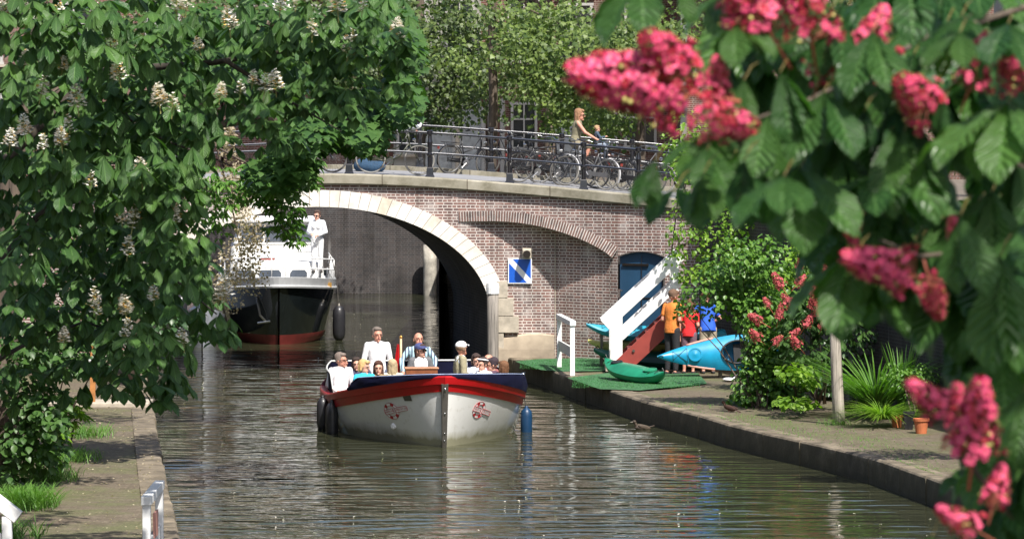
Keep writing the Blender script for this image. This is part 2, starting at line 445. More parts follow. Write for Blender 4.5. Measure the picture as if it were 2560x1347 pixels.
# small stone step across the left quay
# street level on both banks and beyond: one sheet each
mb = MB(); mb.grid(lambda y, u: (Lwall(y)-.25-u*300, y, SZ), [-20, 40, 70, 100, 140], [0, 1]); tag(mb.build('left_street', M['street']), kind='structure')
mb = MB()
mb.grid(lambda y, u: (interp(RW, y)+.28+u*300, y, SZ), [30, 50, 62, 70, 78, 84, 87.66], [0, 1], flip=True)
mb.add([(-1.25, 95.62, SZ), (304, 95.62, SZ), (304, 129.3, SZ), (-.65, 129.3, SZ)], [(0,1,2,3)])
mb.add([(4.6, 87.66, SZ), (304, 87.66, SZ), (304, 95.62, SZ), (4.6, 95.62, SZ)], [(0,1,2,3)])
mb.add([(-300, 129.3, SZ), (304, 129.3, SZ), (304, 600, SZ), (-300, 600, SZ)], [(0,1,2,3)])
tag(mb.build('right_street', M['street']), kind='structure')

def wall(name, pts, z0, z1, mat, label, cat='wall', thick=.3, flip=False, cap=True):
    mb = MB(); u = 0
    for a, b in zip(pts[:-1], pts[1:]):
        a = Vector((*a, 0)); b = Vector((*b, 0)); d = (b-a); ln = d.length; nx = Vector((-d.y, d.x, 0)).normalized()*thick*(-1 if flip else 1)
        mb.add([a+Vector((0,0,z0)), b+Vector((0,0,z0)), b+Vector((0,0,z1)), a+Vector((0,0,z1))], [(0,1,2,3)] if not flip else [(3,2,1,0)], [(u,z0),(u+ln,z0),(u+ln,z1),(u,z1)])
        mb.add([a+nx+Vector((0,0,z0)), b+nx+Vector((0,0,z0)), b+nx+Vector((0,0,z1)), a+nx+Vector((0,0,z1))], [(3,2,1,0)] if not flip else [(0,1,2,3)], [(u,z0),(u+ln,z0),(u+ln,z1),(u,z1)])
        u += ln
    o = mb.build(name, mat); tag(o, label, cat)
    if cap:
        c = MB()
        for a, b in zip(pts[:-1], pts[1:]):
            a = Vector((*a, z1+.07)); b = Vector((*b, z1+.07)); d = b-a; nx = Vector((-d.y, d.x, 0)).normalized()*thick*.5*(-1 if flip else 1)
            c.beam(a+nx, b+nx, thick+.12, .14)
        c.build('coping', M['stone'], o)
    return o
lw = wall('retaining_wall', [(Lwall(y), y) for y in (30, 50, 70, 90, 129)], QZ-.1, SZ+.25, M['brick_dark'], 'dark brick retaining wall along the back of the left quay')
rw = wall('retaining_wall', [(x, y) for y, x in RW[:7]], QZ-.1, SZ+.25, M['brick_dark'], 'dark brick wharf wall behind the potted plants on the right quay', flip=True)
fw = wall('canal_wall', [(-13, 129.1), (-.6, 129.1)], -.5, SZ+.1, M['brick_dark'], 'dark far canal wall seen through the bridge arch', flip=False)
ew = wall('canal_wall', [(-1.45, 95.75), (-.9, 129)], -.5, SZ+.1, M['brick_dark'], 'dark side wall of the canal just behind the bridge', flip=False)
# house number 10 on the right wall
p = at(2325, 842, 66.0)
def on_wall(px, py):
    for i in range(400):
        Y = 50+i*.1
        q = at(px, py, Y)
        if interp(RW, Y)-q.x < 0: return q
    return at(px, py, 66)
q = on_wall(2328, 842)
mb = MB(); mb.box((0,0,0), (.26, .02, .26)); plate = mb.build('house_number_sign', M['white'], loc=q+Vector((-.06,-.06,0))); plate.rotation_euler = (0, 0, R(-66))
tag(plate, 'small white house number 10 plate on the dark brick wall', 'sign')
mb = MB(); mb.box((-.06,-.014,0), (.03,.008,.18)); 
ring10 = [(.045+.05*math.cos(a), -.014, .09*math.sin(a)) for a in np.linspace(0, 2*math.pi, 16, endpoint=False)]
mb.tube(ring10, .012, 6, closed=True); mb.build('digits', M['blackmat'], plate)

# ================================================================ THE BRIDGE
YF = 89.5; YB = 95.6; SKEW = -.15
XJ = XA(1145, YF); XE = XA(1545, 88.45)
def yU(x):
    if x <= XJ: return YF
    u = (x-XJ)/(XE-XJ)
    if u < 1: return YF-1.05*u**1.5
    return 88.45-(x-XE)*.445
_cp = []
for px, py in [(300,470),(450,449),(600,439),(780,434),(860,434),(958,436.5),(1092,443.5),(1248,455.5),(1337,462.5),(1472,475),(1645,491.5),(1760,504)]:
    x = XA(px, YF)
    for _ in range(4): x = XA(px, yU(x))
    _cp.append((x, ZA(py, yU(x))))
_cx = [c[0] for c in _cp]; _cz = [c[1] for c in _cp]
def zC(x):      # top of the coping; smoothed
    return float(np.mean([np.interp(x+d, [-30]+_cx+[30], [SZ+.1]+_cz+[SZ+.1]) for d in (-.6, -.3, 0, .3, .6)]))
AX = XA(800, YF); AA = 425*YF/1e4; ZS = ZA(785, YF); AB = ZA(517, YF)-ZS
RT = .375
def inZ(x, dy=0):
    u = (x-AX-SKEW*dy)/AA
    return None if abs(u) >= 1 else ZS+AB*math.sqrt(1-u*u)
def outZ(x):
    u = (x-AX)/(AA+RT)
    return -.6 if abs(u) >= 1 else ZS+(AB+RT)*math.sqrt(1-u*u)
BX0, BX1 = -20.0, XA(1770, 87.5)
bridge = empty('brick_bridge', (AX, 92.5, 0), 0, 'humped brick canal bridge with pale stone arch ring and grey coping', 'bridge')
def addp(mb, name, mat, **k):
    # children in world coordinates
    o = mb.build(name, mat, **k); o.parent = bridge; o.matrix_parent_inverse = Matrix.Translation(bridge.location).inverted(); return o
def columns(mb, xs, yf, zb, zt, flip=False):
    u = 0; prev = None; P = []; UV = []
    for x in xs:
        y = yf(x)
        if prev: u += math.hypot(x-prev[0], y-prev[1])
        prev = (x, y)
        b, t = zb(x), zt(x); t = max(t, b)
        for k in range(5):
            z = b+(t-b)*k/4; P.append((x, y, z)); UV.append((u, z))
    fs = []
    for i in range(len(xs)-1):
        for k in range(4):
            f = (i*5+k, (i+1)*5+k, (i+1)*5+k+1, i*5+k+1); fs.append(f[::-1] if flip else f)
    mb.add(P, fs, UV)
zT = lambda x: zC(x)-.24
# relieving arch band
band_px = [(1145,530,556),(1172,528.5,555.5),(1200,527.5,555),(1235,527,554.5),(1270,528.5,556),(1300,531.5,559),(1330,535.5,563.5),(1360,541,569.5),(1390,549,577),(1420,558,586.5),(1450,569,597.5),(1480,581,610),(1505,594,623),(1530,609,638),(1546,620,651)]
bx, bo, bi = [], [], []
for px, a, b in band_px:
    x = XA(px, YF)
    for _ in range(4): x = XA(px, yU(x))
    bx.append(x); bo.append(ZA(a, yU(x))); bi.append(ZA(b, yU(x)))
XK = XA(1388, 89.62); YK = 89.62
def yLo(x):
    if x <= XJ: return YF
    if x <= XK: return YF+(YK-YF)*(x-XJ)/(XK-XJ)
    if x <= XE: return YK+(88.45-YK)*(x-XK)/(XE-XK)
    return yU(x)
mb = MB()
columns(mb, list(np.linspace(BX0, AX-AA-RT-.001, 8))+list(np.linspace(AX-AA-RT, XJ, 80)), lambda x: YF, lambda x: outZ(x)-(.02 if outZ(x) > 0 else 0), zT)
columns(mb, list(np.linspace(XJ, XE, 50)), yU, lambda x: float(np.interp(x, bx, bo))-.01, zT)
columns(mb, list(np.linspace(XJ, AX+AA+RT, 20))+list(np.linspace(AX+AA+RT+.002, XK, 10))+list(np.linspace(XK, XE, 14))[1:], yLo, lambda x: outZ(x)-(.02 if outZ(x) > 0 else 0), lambda x: min(float(np.interp(x, bx, bo)), zT(x)))
XD0, XD1 = XA(1541, 88.45)+.03, XA(1662, 88.0)
dz = lambda x: (ZA(640, 88.4)+.11*(1-((x-(XD0+XD1)/2)/((XD1-XD0)/2))**2))
columns(mb, list(np.linspace(XE, XD0, 2)), yU, lambda x: .2, zT)
columns(mb, list(np.linspace(XD0, XD1, 12)), yU, dz, zT)
columns(mb, list(np.linspace(XD1, BX1, 5)), yU, lambda x: .2, zT)
# door reveal
for x in (XD0, XD1):
    y = yU(x); mb.add([(x,y,.2),(x,y+.25,.2),(x,y+.25,dz(x)),(x,y,dz(x))], [(0,1,2,3)], [(0,0),(.25,0),(.25,3),(0,3)])
addp(mb, 'front_wall', M['brick'])
# stretch of hidden joint: pale vertical seam at the corner
mb = MB(); mb.tube([(XK, YK-.005, .4), (XK, YK-.005, ZA(590, YK))], .012, 5); addp(mb, 'corner_joint', M['stone'])
# band of soldier bricks, each brick its own small block in one mesh
mb = MB(); n = 64
mort = MB()
xs = np.linspace(bx[0], bx[-1], 400); arc = [0]
for i in range(1, 400):
    arc.append(arc[-1]+math.hypot(xs[i]-xs[i-1], np.interp(xs[i], bx, bo)-np.interp(xs[i-1], bx, bo)))
def band_pt(s, f, d):
    x = float(np.interp(s, arc, xs)); x2 = float(np.interp(s+.02, arc, xs)); x1 = float(np.interp(s-.02, arc, xs))
    o = Vector((x, 0, float(np.interp(x, bx, bo)))); i = Vector((x, 0, float(np.interp(x, bx, bi))))
    t = Vector((x2-x1, 0, float(np.interp(x2, bx, bo)-np.interp(x1, bx, bo)))).normalized(); nn = Vector((t.z, 0, -t.x))
    h = (o-i).length*.93
    p = o+nn*(h*f); return Vector((p.x, yU(x)-.03+d, p.z))
S = arc[-1]; nb = 62
for i in range(nb):
    a = S*i/nb+.011; b = S*(i+1)/nb-.011
    split = .5 if i % 2 else None
    for f0, f1 in (((0, .47), (.53, 1)) if i % 2 else ((0, 1),)):
        vs = [band_pt(s, f, d) for d in (0, .22) for s, f in ((a, f0), (b, f0), (b, f1), (a, f1))]
        mb.add(vs, [(0,3,2,1), (4,5,6,7), (0,1,5,4), (1,2,6,5), (2,3,7,6), (3,0,4,7)], mi=rnd.choice([0, 0, 1]))
M['soldier1'] = simple('brown_brick', (.17,.10,.085), .85, var=.4, scale=3); M['soldier2'] = simple('purple_brick', (.11,.075,.07), .85, var=.4, scale=3)
addp(mb, 'relieving_arch', [M['soldier1'], M['soldier2']])
mb = MB(); mb.grid(lambda s, k: band_pt(s, (0, 1, 1)[k], (.012, .012, 1.3)[k]), list(np.linspace(0, S, 60)), [0, 1, 2]); addp(mb, 'arch_mortar', simple('pale_mortar', (.56,.52,.49), .9))
# stone arch ring (voussoirs) and barrel
mb = MB()
TH = np.linspace(0, math.pi, 90); elen = [0]
ept = lambda th, r: (AX+(AA+r)*math.cos(th), ZS+(AB+r)*math.sin(th))
for i in range(1, 90):
    a, b = ept(TH[i], 0), ept(TH[i-1], 0); elen.append(elen[-1]+math.hypot(a[0]-b[0], a[1]-b[1]))
sec = [(0, .0), (0, -.03), (RT, -.03), (RT, .02)]
mb.grid(lambda i, k: (ept(TH[i], sec[k][0])[0], YF+sec[k][1], ept(TH[i], sec[k][0])[1]), list(range(90)), [0, 1, 2, 3], uvfn=lambda i, k: (elen[i], [.0, .02, .4, .42][k]+1), flip=False)
addp(mb, 'arch_ring', M['ring'])
mb = MB()
def bar(i, d):
    th = TH[i]; x, z = ept(th, 0); return (x+SKEW*d, YF-.01+d, z)
mb.grid(bar, list(range(90)), [0, 1.5, 3, 4.5, YB-YF], uvfn=lambda i, d: (d, elen[i]), flip=True)
for sx in (1, -1):
    x = AX+sx*AA
    mb.grid(lambda z, d: (x+SKEW*d, YF-.01+d, z), [-.6, ZS], [0, YB-YF], uvfn=lambda z, d: (d, z), flip=(sx > 0))
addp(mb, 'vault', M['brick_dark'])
# back wall with the same opening
mb = MB(); sh = SKEW*(YB-YF)
columns(mb, list(np.linspace(BX0, AX+sh-AA, 8))+list(np.linspace(AX+sh-AA, AX+sh+AA, 50))+list(np.linspace(AX+sh+AA+.01, 5, 6)), lambda x: YB, lambda x: (inZ(x, YB-YF) or -.6), zT, flip=True)
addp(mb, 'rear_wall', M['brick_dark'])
# springing pier below the ring on the right
mb = MB(); mb.box((AX+AA+.16, YF+.12, (ZS-.5)/2), (.30, .3, ZS+.5)); 
for (x0, x1, y0, y1) in ((1250,1269,744,703),(1250,1284,789,745.5),(1250,1297,831,790.5)):
    a, b = XA(x0-6, YF-.05), XA(x1, YF-.05)
    mb.box(((a+b)/2, YF+.03, (ZA(y0, YF)+ZA(y1, YF))/2), (b-a, .16, ZA(y1, YF)-ZA(y0, YF)))
addp(mb, 'quoin_stones', M['stone'], bevel=.006)
mb = MB()
xa = AX+AA+.02
mb.grid(lambda x, k: (x, yLo(x)+(.02, -.05, -.09, -.09)[k], (ZA(838, YF)+.06*math.sin(x*3), ZA(840, YF)-.03+.06*math.sin(x*3), .6, -.4)[k]), list(np.linspace(xa, XK-.02, 12)), [0, 1, 2, 3], flip=True)
addp(mb, 'rendered_plinth', M['plinth'])
# coping
mb = MB(); xs = list(np.linspace(BX0, XJ, 60))+list(np.linspace(XJ, BX1, 50))[1:]
u = [0]
for i in range(1, len(xs)): u.append(u[-1]+math.hypot(xs[i]-xs[i-1], yU(xs[i])-yU(xs[i-1])))
def cop(i, k):
    x = xs[i]; y = yU(x); z = zC(x)
    o = [(.02,-.245),(-.11,-.23),(-.13,-.21),(-.13,-.03),(-.10,0),(.33,0.0),(.33,-.3)][k]
    return (x, y+o[0], z+o[1])
mb.grid(cop, list(range(len(xs))), list(range(7)), uvfn=lambda i, k: (u[i], k*.1+1), flip=True)
addp(mb, 'coping', M['coping'])
mb = MB(); mb.grid(lambda i, k: (xs[i], yU(xs[i])+.02-.035*(k == 1), zC(xs[i])-(.24, .30)[k]), list(range(len(xs))), [0, 1], uvfn=lambda i, k: (u[i], k*.06), flip=True)
# roadway with pale gutter line
mb = MB(); mb.grid(lambda i, k: (xs[i], (yU(xs[i])+.325, 92.0, 94.4)[k], zC(xs[i])-.015+(0, .08, .03)[k]), list(range(len(xs))), [0, 1, 2], flip=True)
addp(mb, 'roadway', M['deck'])
mb = MB(); mb.grid(lambda i, k: (xs[i], yU(xs[i])+(.55, .70)[k], zC(xs[i])+.006), [i for i in range(len(xs)) if xs[i] > -.6], [0, 1], flip=True)
addp(mb, 'gutter_strip', M['kerbpale'])
mb = MB()
def copb(i, k):
    x = xs[i]; o = [(-.25,.0),(-.25,.14),(.25,.14),(.25,-.3)][k]
    return (x, YB-.2+o[0]*1.2, zC(x)-.02+o[1])
mb.grid(copb, list(range(len(xs))), list(range(4)), uvfn=lambda i, k: (u[i], k*.1+1), flip=True)
addp(mb, 'rear_coping', M['coping'])
# waterspout
mb = MB(); c = at(1317, 631, YF-.12)
yw = yLo(c.x)
mb.tube([(c.x, yw+.05, c.z), (c.x, yw-.42, c.z-.03)], [.155, .14], 4)
sp = addp(mb, 'water_spout', M['stone'], bevel=.02)
mb = MB(); mb.lathe([(.085, 0), (.085, .015)], (c.x, yw-.435, c.z-.03), 16, Matrix.Rotation(R(90), 3, 'X')); addp(mb, 'spout_hole', M['eye'])
# blue door
mb = MB(); xc = (XD0+XD1)/2; hw = (XD1-XD0)/2-.01
pts = [(-hw, .35), (hw, .35)]+[(x-xc, dz(x)-.02) for x in np.linspace(XD1-.01, XD0+.01, 9)]
dang = math.atan2(yU(XD1)-yU(XD0), XD1-XD0)
dfn = lambda x, z, d: (xc+x*math.cos(dang)-d*math.sin(dang), (yU(XD0)+yU(XD1))/2+.13+x*math.sin(dang)+d*math.cos(dang), z)
mb.prism(pts, dfn, 0, .06)
door = empty('vault_door', (xc, yU(xc)+.1, QZ)); door.parent = bridge; door.matrix_parent_inverse = Matrix.Translation(bridge.location).inverted()
def addd(mb, name, mat, **k):
    o = mb.build(name, mat, **k); o.parent = door; o.matrix_parent_inverse = (Matrix.Translation(door.location)).inverted(); return o
addd(mb, 'door_leaf', M['blue_door'])
mb = MB(); mb.box(dfn(-.12, ZA(662, 88.3), -.03), (.62, .03, .05), Matrix.Rotation(dang, 3, 'Z')); addd(mb, 'vent_slot', M['eye'])
mb = MB(); mb.box(dfn(-.50, ZA(735, 88.3), -.03), (.05, .04, .2), Matrix.Rotation(dang, 3, 'Z')); mb.tube([dfn(-.50, ZA(727, 88.3), -.05), dfn(-.41, ZA(727, 88.3), -.07)], .012, 6); addd(mb, 'handle', M['steel'])
mb = MB(); mb.beam(dfn(.02, .4, -.012), dfn(.02, dz(xc)-.1, -.012), .012, .03, (0,1,0)); mb.beam(dfn(-hw+.02, ZA(745, 88.3), -.012), dfn(hw, ZA(745, 88.3), -.012), .012, .02, (0,0,1)); addd(mb, 'board_seams', M['eye'])

# sign on the wall: blue with white diagonal
sg = empty('waterway_sign', (0,0,0), 0, 'square blue sign with white diagonal stripe under the stone spout', 'sign')
x0, x1 = XA(1270, yLo(0)), XA(1329.5, yLo(0)); z0, z1 = ZA(709, YF), ZA(645.5, YF); ys = yLo((x0+x1)/2)-.05
sg.location = ((x0+x1)/2, ys, (z0+z1)/2); W2, H2 = (x1-x0)/2, (z1-z0)/2
mb = MB(); mb.box((0,0,0), (W2*2, .02, H2*2)); mb.build('plate', M['signwhite'], sg)
mb = MB(); e = .022; t = .085
for tri in ([(-W2+e, H2-e-t), (W2-e-t, -H2+e), (-W2+e, -H2+e)], [(-W2+e+t, H2-e), (W2-e, H2-e), (W2-e, -H2+e+t)]):
    mb.prism(tri, lambda x, z, d: (x, d, z), -.014, -.0105)
mb.build('blue_field', M['signblue'], sg)

# mooring piles
def pile(name, X, Y, zt, r, mat, label, cap=None, rot=0):
    e = empty(name, (X, Y, 0), rot, label, 'mooring pile')
    mb = MB(); mb.lathe([(r*1.02, -1), (r, 0), (r*.98, zt*.6), (r*.97, zt)], (0,0,0), 14); mb.build('post', mat, e, smooth=True)
    if cap:
        mb = MB(); mb.lathe([(r*1.12, zt-.16), (r*1.14, zt-.02), (r*1.05, zt+.07), (.02, zt+.10)], (0,0,0), 14); mb.build('cap', cap, e, smooth=False)
    return e
pile('mooring_pile', XA(1232, 88.9), 88.9, ZA(716, 88.9), .13, M['pile'], 'weathered grey timber pile with white cap at the right foot of the arch', M['white'])
pile('mooring_pile', XA(1127, 97.0), 97.0, ZA(692, 97.0), .165, M['piledark'], 'dark tarred timber pile in the shadow behind the arch', M['pile'])
pile('mooring_pile', XA(1075, 128.4), 128.4, ZA(612, 128.4), .22, simple('limestained_post', (.38,.35,.30), .8, var=.5, scale=4), 'thick pale streaked post against the far canal wall')

# railings
def post(px, Y, zb, h, ball=False):
    pass
def railing(name, label, ypos, posts, zf, xs_, balls, basecol=False):
    e = empty(name, (posts[0][0], ypos(posts[0][0]), 0), 0, label, 'railing')
    inv = Matrix.Translation(e.location).inverted()
    def ad(mb, nm, mat, **k):
        o = mb.build(nm, mat, **k); o.parent = e; o.matrix_parent_inverse = inv; return o
    for k, (x, ball) in enumerate(posts):
        y, z = ypos(x), zf(x); mb = MB()
        mb.lathe([(.15, -.02), (.14, .03), (.115, .05), (.10, .20), (.085, .22)], (x, y, z), 4, Matrix.Rotation(R(45), 3, 'Z'))
        mb.lathe([(.055, .2), (.055, .46), (.075, .48), (.075, .52), (.05, .54), (.047, .66), (.066, .78), (.05, .86), (.046, .92), (.07, .95), (.07, 1.03), (.05, 1.05)], (x, y, z), 10)
        if ball: mb.ball((x, y, z+1.10), .05)
        ad(mb, 'post', M['black'], smooth=False)
    for hh, r in ((.53, .021), (.985, .024)):
        mb = MB(); mb.tube([(x, ypos(x), zf(x)+hh) for x in xs_], r, 8); ad(mb, 'rail', M['black'], smooth=True)
        if hh > .9 or True:
            mb = MB(); mb.tube([(x, ypos(x), zf(x)+hh+.017) for x in xs_], .011, 6); ad(mb, 'rail_highlight', M['steel'], smooth=True)  # pale steel line standing in for the bright highlight along the black rail
    return e
ny = lambda x: yU(x)+.12
def solvex(px, yf):
    x = XA(px, YF)
    for _ in range(5): x = XA(px, yf(x))
    return x
npx = [(270,0),(470,0),(672,0),(873,0),(1075,0),(1274,1),(1459,0),(1596,0),(1700,1)]
near_posts = [(solvex(px, ny), b) for px, b in npx]
xs_r = list(np.linspace(near_posts[0][0], near_posts[-1][0], 70))
railing('bridge_railing', 'black iron railing on the near edge of the bridge, in front of the bicycles', ny, near_posts, lambda x: zC(x), xs_r, None)
fy = lambda x: YB-.2
far_posts = [(solvex(px, fy), 0) for px in (340, 515, 693, 872, 1050, 1228, 1405, 1580, 1750)]
railing('bridge_railing', 'black iron railing on the far edge of the bridge, behind the bicycles', fy, far_posts, lambda x: zC(x)+.12, list(np.linspace(far_posts[0][0], far_posts[-1][0], 60)), None)

# ---------------------------------------------------------------- houses
M['plaster'] = simple('grey_plaster', (.30,.29,.27), .85, var=.15, scale=1.5); M['roof'] = simple('roof_tile', (.13,.05,.035), .8, var=.3)
M['framew'] = simple('window_frame_white', (.42,.41,.39), .5, var=.05); M['pane'] = simple('house_window_glass', (.03,.035,.04), .08, var=.1)
M['doorbrown'] = simple('brown_door', (.14,.05,.035), .5); M['doorgrey'] = simple('grey_door', (.34,.36,.37), .5)
def house(label, a, b, z0, H, mat, wins, doors, depth=9, ground=None):
    a = Vector((*a, 0)); b = Vector((*b, 0)); d = b-a; W = d.length; ang = math.atan2(d.y, d.x)
    e = empty('canal_house', (a.x, a.y, z0), ang, label, 'house')
    mb = MB()
    xsb = sorted({0, W}); 
    mb.add([(0,0,0),(W,0,0),(W,0,H),(0,0,H)], [(0,1,2,3)], [(0,0),(W,0),(W,H),(0,H)])
    mb.add([(0,depth,0),(W,depth,0),(W,depth,H),(0,depth,H)], [(3,2,1,0)], [(0,0),(W,0),(W,H),(0,H)])
    mb.add([(0,0,0),(0,depth,0),(0,depth,H),(0,0,H)], [(3,2,1,0)], [(0,0),(depth,0),(depth,H),(0,H)])
    mb.add([(W,0,0),(W,depth,0),(W,depth,H),(W,0,H)], [(0,1,2,3)], [(0,0),(depth,0),(depth,H),(0,H)])
    mb.build('wall', mat, e)
    if ground:
        mb = MB(); mb.box((W/2, -.03, ground[1]/2), (W-.02, .06, ground[1])); mb.build('ground_floor_facing', ground[0], e)
    mb = MB(); mb.add([(-.1,-.3,H),(W+.1,-.3,H),(W+.1,depth/2,H+depth*.45),(-.1,depth/2,H+depth*.45),(-.1,depth+.3,H),(W+.1,depth+.3,H)], [(0,1,2,3),(3,2,5,4),(0,3,4),(1,5,2)]); rf = mb.build('roof', M['roof'], e)
    mb = MB(); mb.box((W*.3, depth/2, H+depth*.45+.3), (.6, .6, 1.4)); mb.build('chimney', mat, rf)
    mb = MB(); mb.box((W/2, -.15, H-.15), (W+.1, .3, .3)); mb.build('cornice', M['framew'], e)
    for (x, z, w_, h_) in wins:
        we = MB(); y = -.075
        for (cx, cz, sx, szz) in ((x, z+h_/2, w_+.16, .09), (x, z-h_/2, w_+.16, .09), (x-w_/2, z, .09, h_), (x+w_/2, z, .09, h_), (x, z+h_*.15, w_, .06), (x, z, .05, h_)):
            we.box((cx, y-.01*(sx < .06), cz), (sx, .10-.01*(szz > .5), szz))
        wo = we.build('window', M['framew'], e)
        pn = MB(); pn.box((x, -.045, z), (w_-.09, .02, h_-.09)); pn.build('pane', M['pane'], wo)
        sl = MB(); sl.box((x, -.10, z-h_/2-.09), (w_+.3, .2, .08)); sl.build('sill', M['stone'], wo)
    for (x, w_, h_, mt, arch) in doors:
        dm = MB(); pts = [(-w_/2, 0), (w_/2, 0), (w_/2, h_)]+([(w_/2*math.cos(t), h_+w_/2*math.sin(t)) for t in np.linspace(.3, math.pi-.3, 7)] if arch else [])+[(-w_/2, h_)]
        dm.prism(pts, lambda px, pz, dd: (x+px, dd, pz), -.10, -.065); do = dm.build('door', mt, e)
        fm = MB(); path = [(x-w_/2-.08, -.1, 0), (x-w_/2-.08, -.1, h_)]+([(x+(w_/2+.08)*math.cos(t), -.1, h_+(w_/2+.08)*math.sin(t)) for t in np.linspace(math.pi, 0, 11)] if arch else [])+[(x+w_/2+.08, -.1, h_), (x+w_/2+.08, -.1, 0)]
        fm.tube(path, .09, 6); fm.build('door_frame', M['stone'] if arch else M['framew'], do)
    return e
YH = 134.0
hx = lambda px: XA(px, YH)
def W_(a, pxs, z, w_=1.1, h_=2.2): return [(hx(px)-a, zz, w_, h_) for px in pxs for zz in z]
a0, a1, a2, a3, a4 = hx(560), hx(985), hx(1203), hx(1380), hx(1700)
house('brick house with brown door behind the bridge, left of the grey plastered house', (a0, YH), (a1, YH), SZ, 8.5, M['brick_house'], W_(a0, (640, 760, 880), (4.6, 7.2)), [(hx(960)-a0, .9, 2.3, M['doorbrown'], False)])
house('grey plastered house with arched stone doorway behind the bridge', (a1, YH-.3), (a2, YH-.3), SZ, 9.5, M['plaster'], W_(a1, (1030, 1150), (4.8, 7.6), .9, 2.2)+[(hx(1018)-a1, 1.7, .6, 1.8)], [(hx(1100)-a1, 1.0, 1.7, M['doorgrey'], True), (hx(1172)-a1, .8, 2.3, M['doorgrey'], False)])
house('narrow dark brick house behind the middle of the bridge', (a2, YH), (a3, YH), SZ, 9.0, M['brick_house'], W_(a2, (1310,), (4.9, 7.5), 1.0, 2.1)+[(hx(1310)-a2, 1.7, .8, 1.5)], [(hx(1240)-a2, .25, 2.6, M['doorbrown'], False)])
house('wide red brick house with white windows behind the cyclist', (a3, YH-.2), (a4, YH-.2), SZ, 8.5, M['brick_house'], W_(a3, (1440, 1600), (4.7, 7.2), 1.0, 2.1)+[(hx(1600)-a3, 1.75, 1.0, 1.5), (hx(1520)-a3, 1.75, .5, 1.4)], [(hx(1410)-a3, .9, 2.3, M['doorgrey'], False)])
house('tall brick house right of the bridge hidden by the red flowered tree', (a4+.1, YH-3), (a4+11, YH-5), SZ, 11, M['brick_house'], [(x, z, 1.1, 2) for x in (1.5, 4, 6.5, 9) for z in (1.8, 4.8, 7.8)], [])
house('low brick house at the far left end behind the bridge', (a0-16, YH+1), (a0-.1, YH), SZ, 8, M['brick_house'], [(x, z, 1.1, 2) for x in (2, 5, 8, 11, 14) for z in (1.8, 4.8)], [])
for k, (y0_, y1_) in enumerate(((62, 70), (71, 80), (81, 93))):
    xx = lambda y: Lwall(y)-7
    house(['grey plastered house on the left bank nearest the camera', 'brick house in the middle of the left bank row', 'wide brick house on the left bank beside the bridge'][k], (xx(y0_), y0_), (xx(y1_), y1_), SZ, 9, [M['plaster'], M['brick_house'], M['brick_house']][k], [(x, z, 1.1, 2) for x in (1.5, 4.2, 6.8) for z in (1.8, 4.8, 7.4)], [])
for k, (y0_, y1_) in enumerate(((88, 79), (78.5, 69), (68.5, 58))):
    xx = lambda y: interp(RW, y)+7
    house(['plastered house on the right bank beside the bridge', 'brick house in the middle of the right bank row', 'brick house on the right bank nearest the camera'][k], (xx(y0_), y0_), (xx(y1_), y1_), SZ, 9.5, [M['plaster'], M['brick_house'], M['brick_house']][k], [(x, z, 1.1, 2) for x in (1.5, 4.2, 6.8) for z in (1.8, 4.8, 7.4)], [])
# ================================================================ TOUR BOAT
B0 = gnd(1110, 1117, 0); BR = R(6.0); BL = 9.0
boat = empty('tour_boat', B0, BR, 'open white tour boat with red rim and navy bow cover carrying passengers', 'boat')
def bw(t, x, y, z):      # local boat -> world
    return Matrix.Translation(B0) @ Matrix.Rotation(BR, 4, 'Z') @ Vector((x, y, z))
def wg(t):
    k = 1-min(t/3.7, 1); w_ = 1.74*(1-k**2.1)**.70
    if t > 6.2: w_ *= 1-.16*((t-6.2)/2.8)**2
    return max(w_, .02)
def ww(t):
    k = 1-min(t/3.9, 1); w_ = 1.66*(1-k**1.75)**1.05
    if t > 6: w_ *= 1-.35*((t-6)/3)**2
    return max(w_, .02)
def Zg(t): return .60+.68*max(0, 1-t/6.3)**2.1 + .05*max(0, (t-6)/3)**2
def Zr(t): return Zg(t)-.285+.02*min(t, 3)/3
def hw_(t, z):
    g = Zg(t)
    if z >= 0:
        f = min(1, z/g); return ww(t)+(wg(t)-ww(t))*(f**1.1)+.05*math.sin(f*math.pi)*min(1, t)
    return ww(t)*max(0.02, (1-(z/-.45)**2))**.5
def hull(t, z, s, off=0):
    x = hw_(t, z); y = t - .10*max(0, z)*(1 if t < .6 else max(0, 1-(t-.6)))
    p = Vector((s*x, y, z))
    if off:
        e = .02; q = Vector((s*hw_(t+e, z), t+e-.10*max(0, z)*(1 if t < .6 else max(0, 1-(t-.6))), z)); r = Vector((s*hw_(t, z+e), y, z+e))
        n_ = (q-p).cross(r-p).normalized()
        if n_.x*s < 0: n_ = -n_
        p = p+n_*off
    return p
ts = list(np.concatenate([np.linspace(0, 1, 22)**1.6*1.0, np.linspace(1.1, 3.7, 22), np.linspace(4, BL, 14)]))
zf_ = list(np.linspace(0, 1, 12))
mb = MB()
for s in (-1, 1):
    mb.grid(lambda t, k: hull(t, -.4+(Zr(t)+.4)*k, s), ts, zf_, flip=(s < 0))
t = BL; prof = [hull(t, -.4+(Zg(t)+.4)*k, 1) for k in zf_]+[hull(t, -.4+(Zg(t)+.4)*k, -1) for k in zf_[::-1]]
mb.add(prof, [tuple(range(len(prof)))])
mb.build('hull', M['hull'], boat, smooth=True)
mb = MB()
for s in (-1, 1):
    def rb(t, k):
        g, r = Zg(t), Zr(t)
        zz, oo = [(r, 0), (r, .03), (r+.13, .045), (r+.135, .075), (g-.03, .085), (g, .07), (g, -.06), (g-.06, -.06)][k]
        p = hull(t, min(zz, g-.001), s, oo); p.z = zz
        if t < .02: p.x = 0; p.y -= .04
        return p
    mb.grid(rb, ts, list(range(8)), flip=(s < 0))
mb.build('red_gunwale', M['red'], boat, smooth=False)
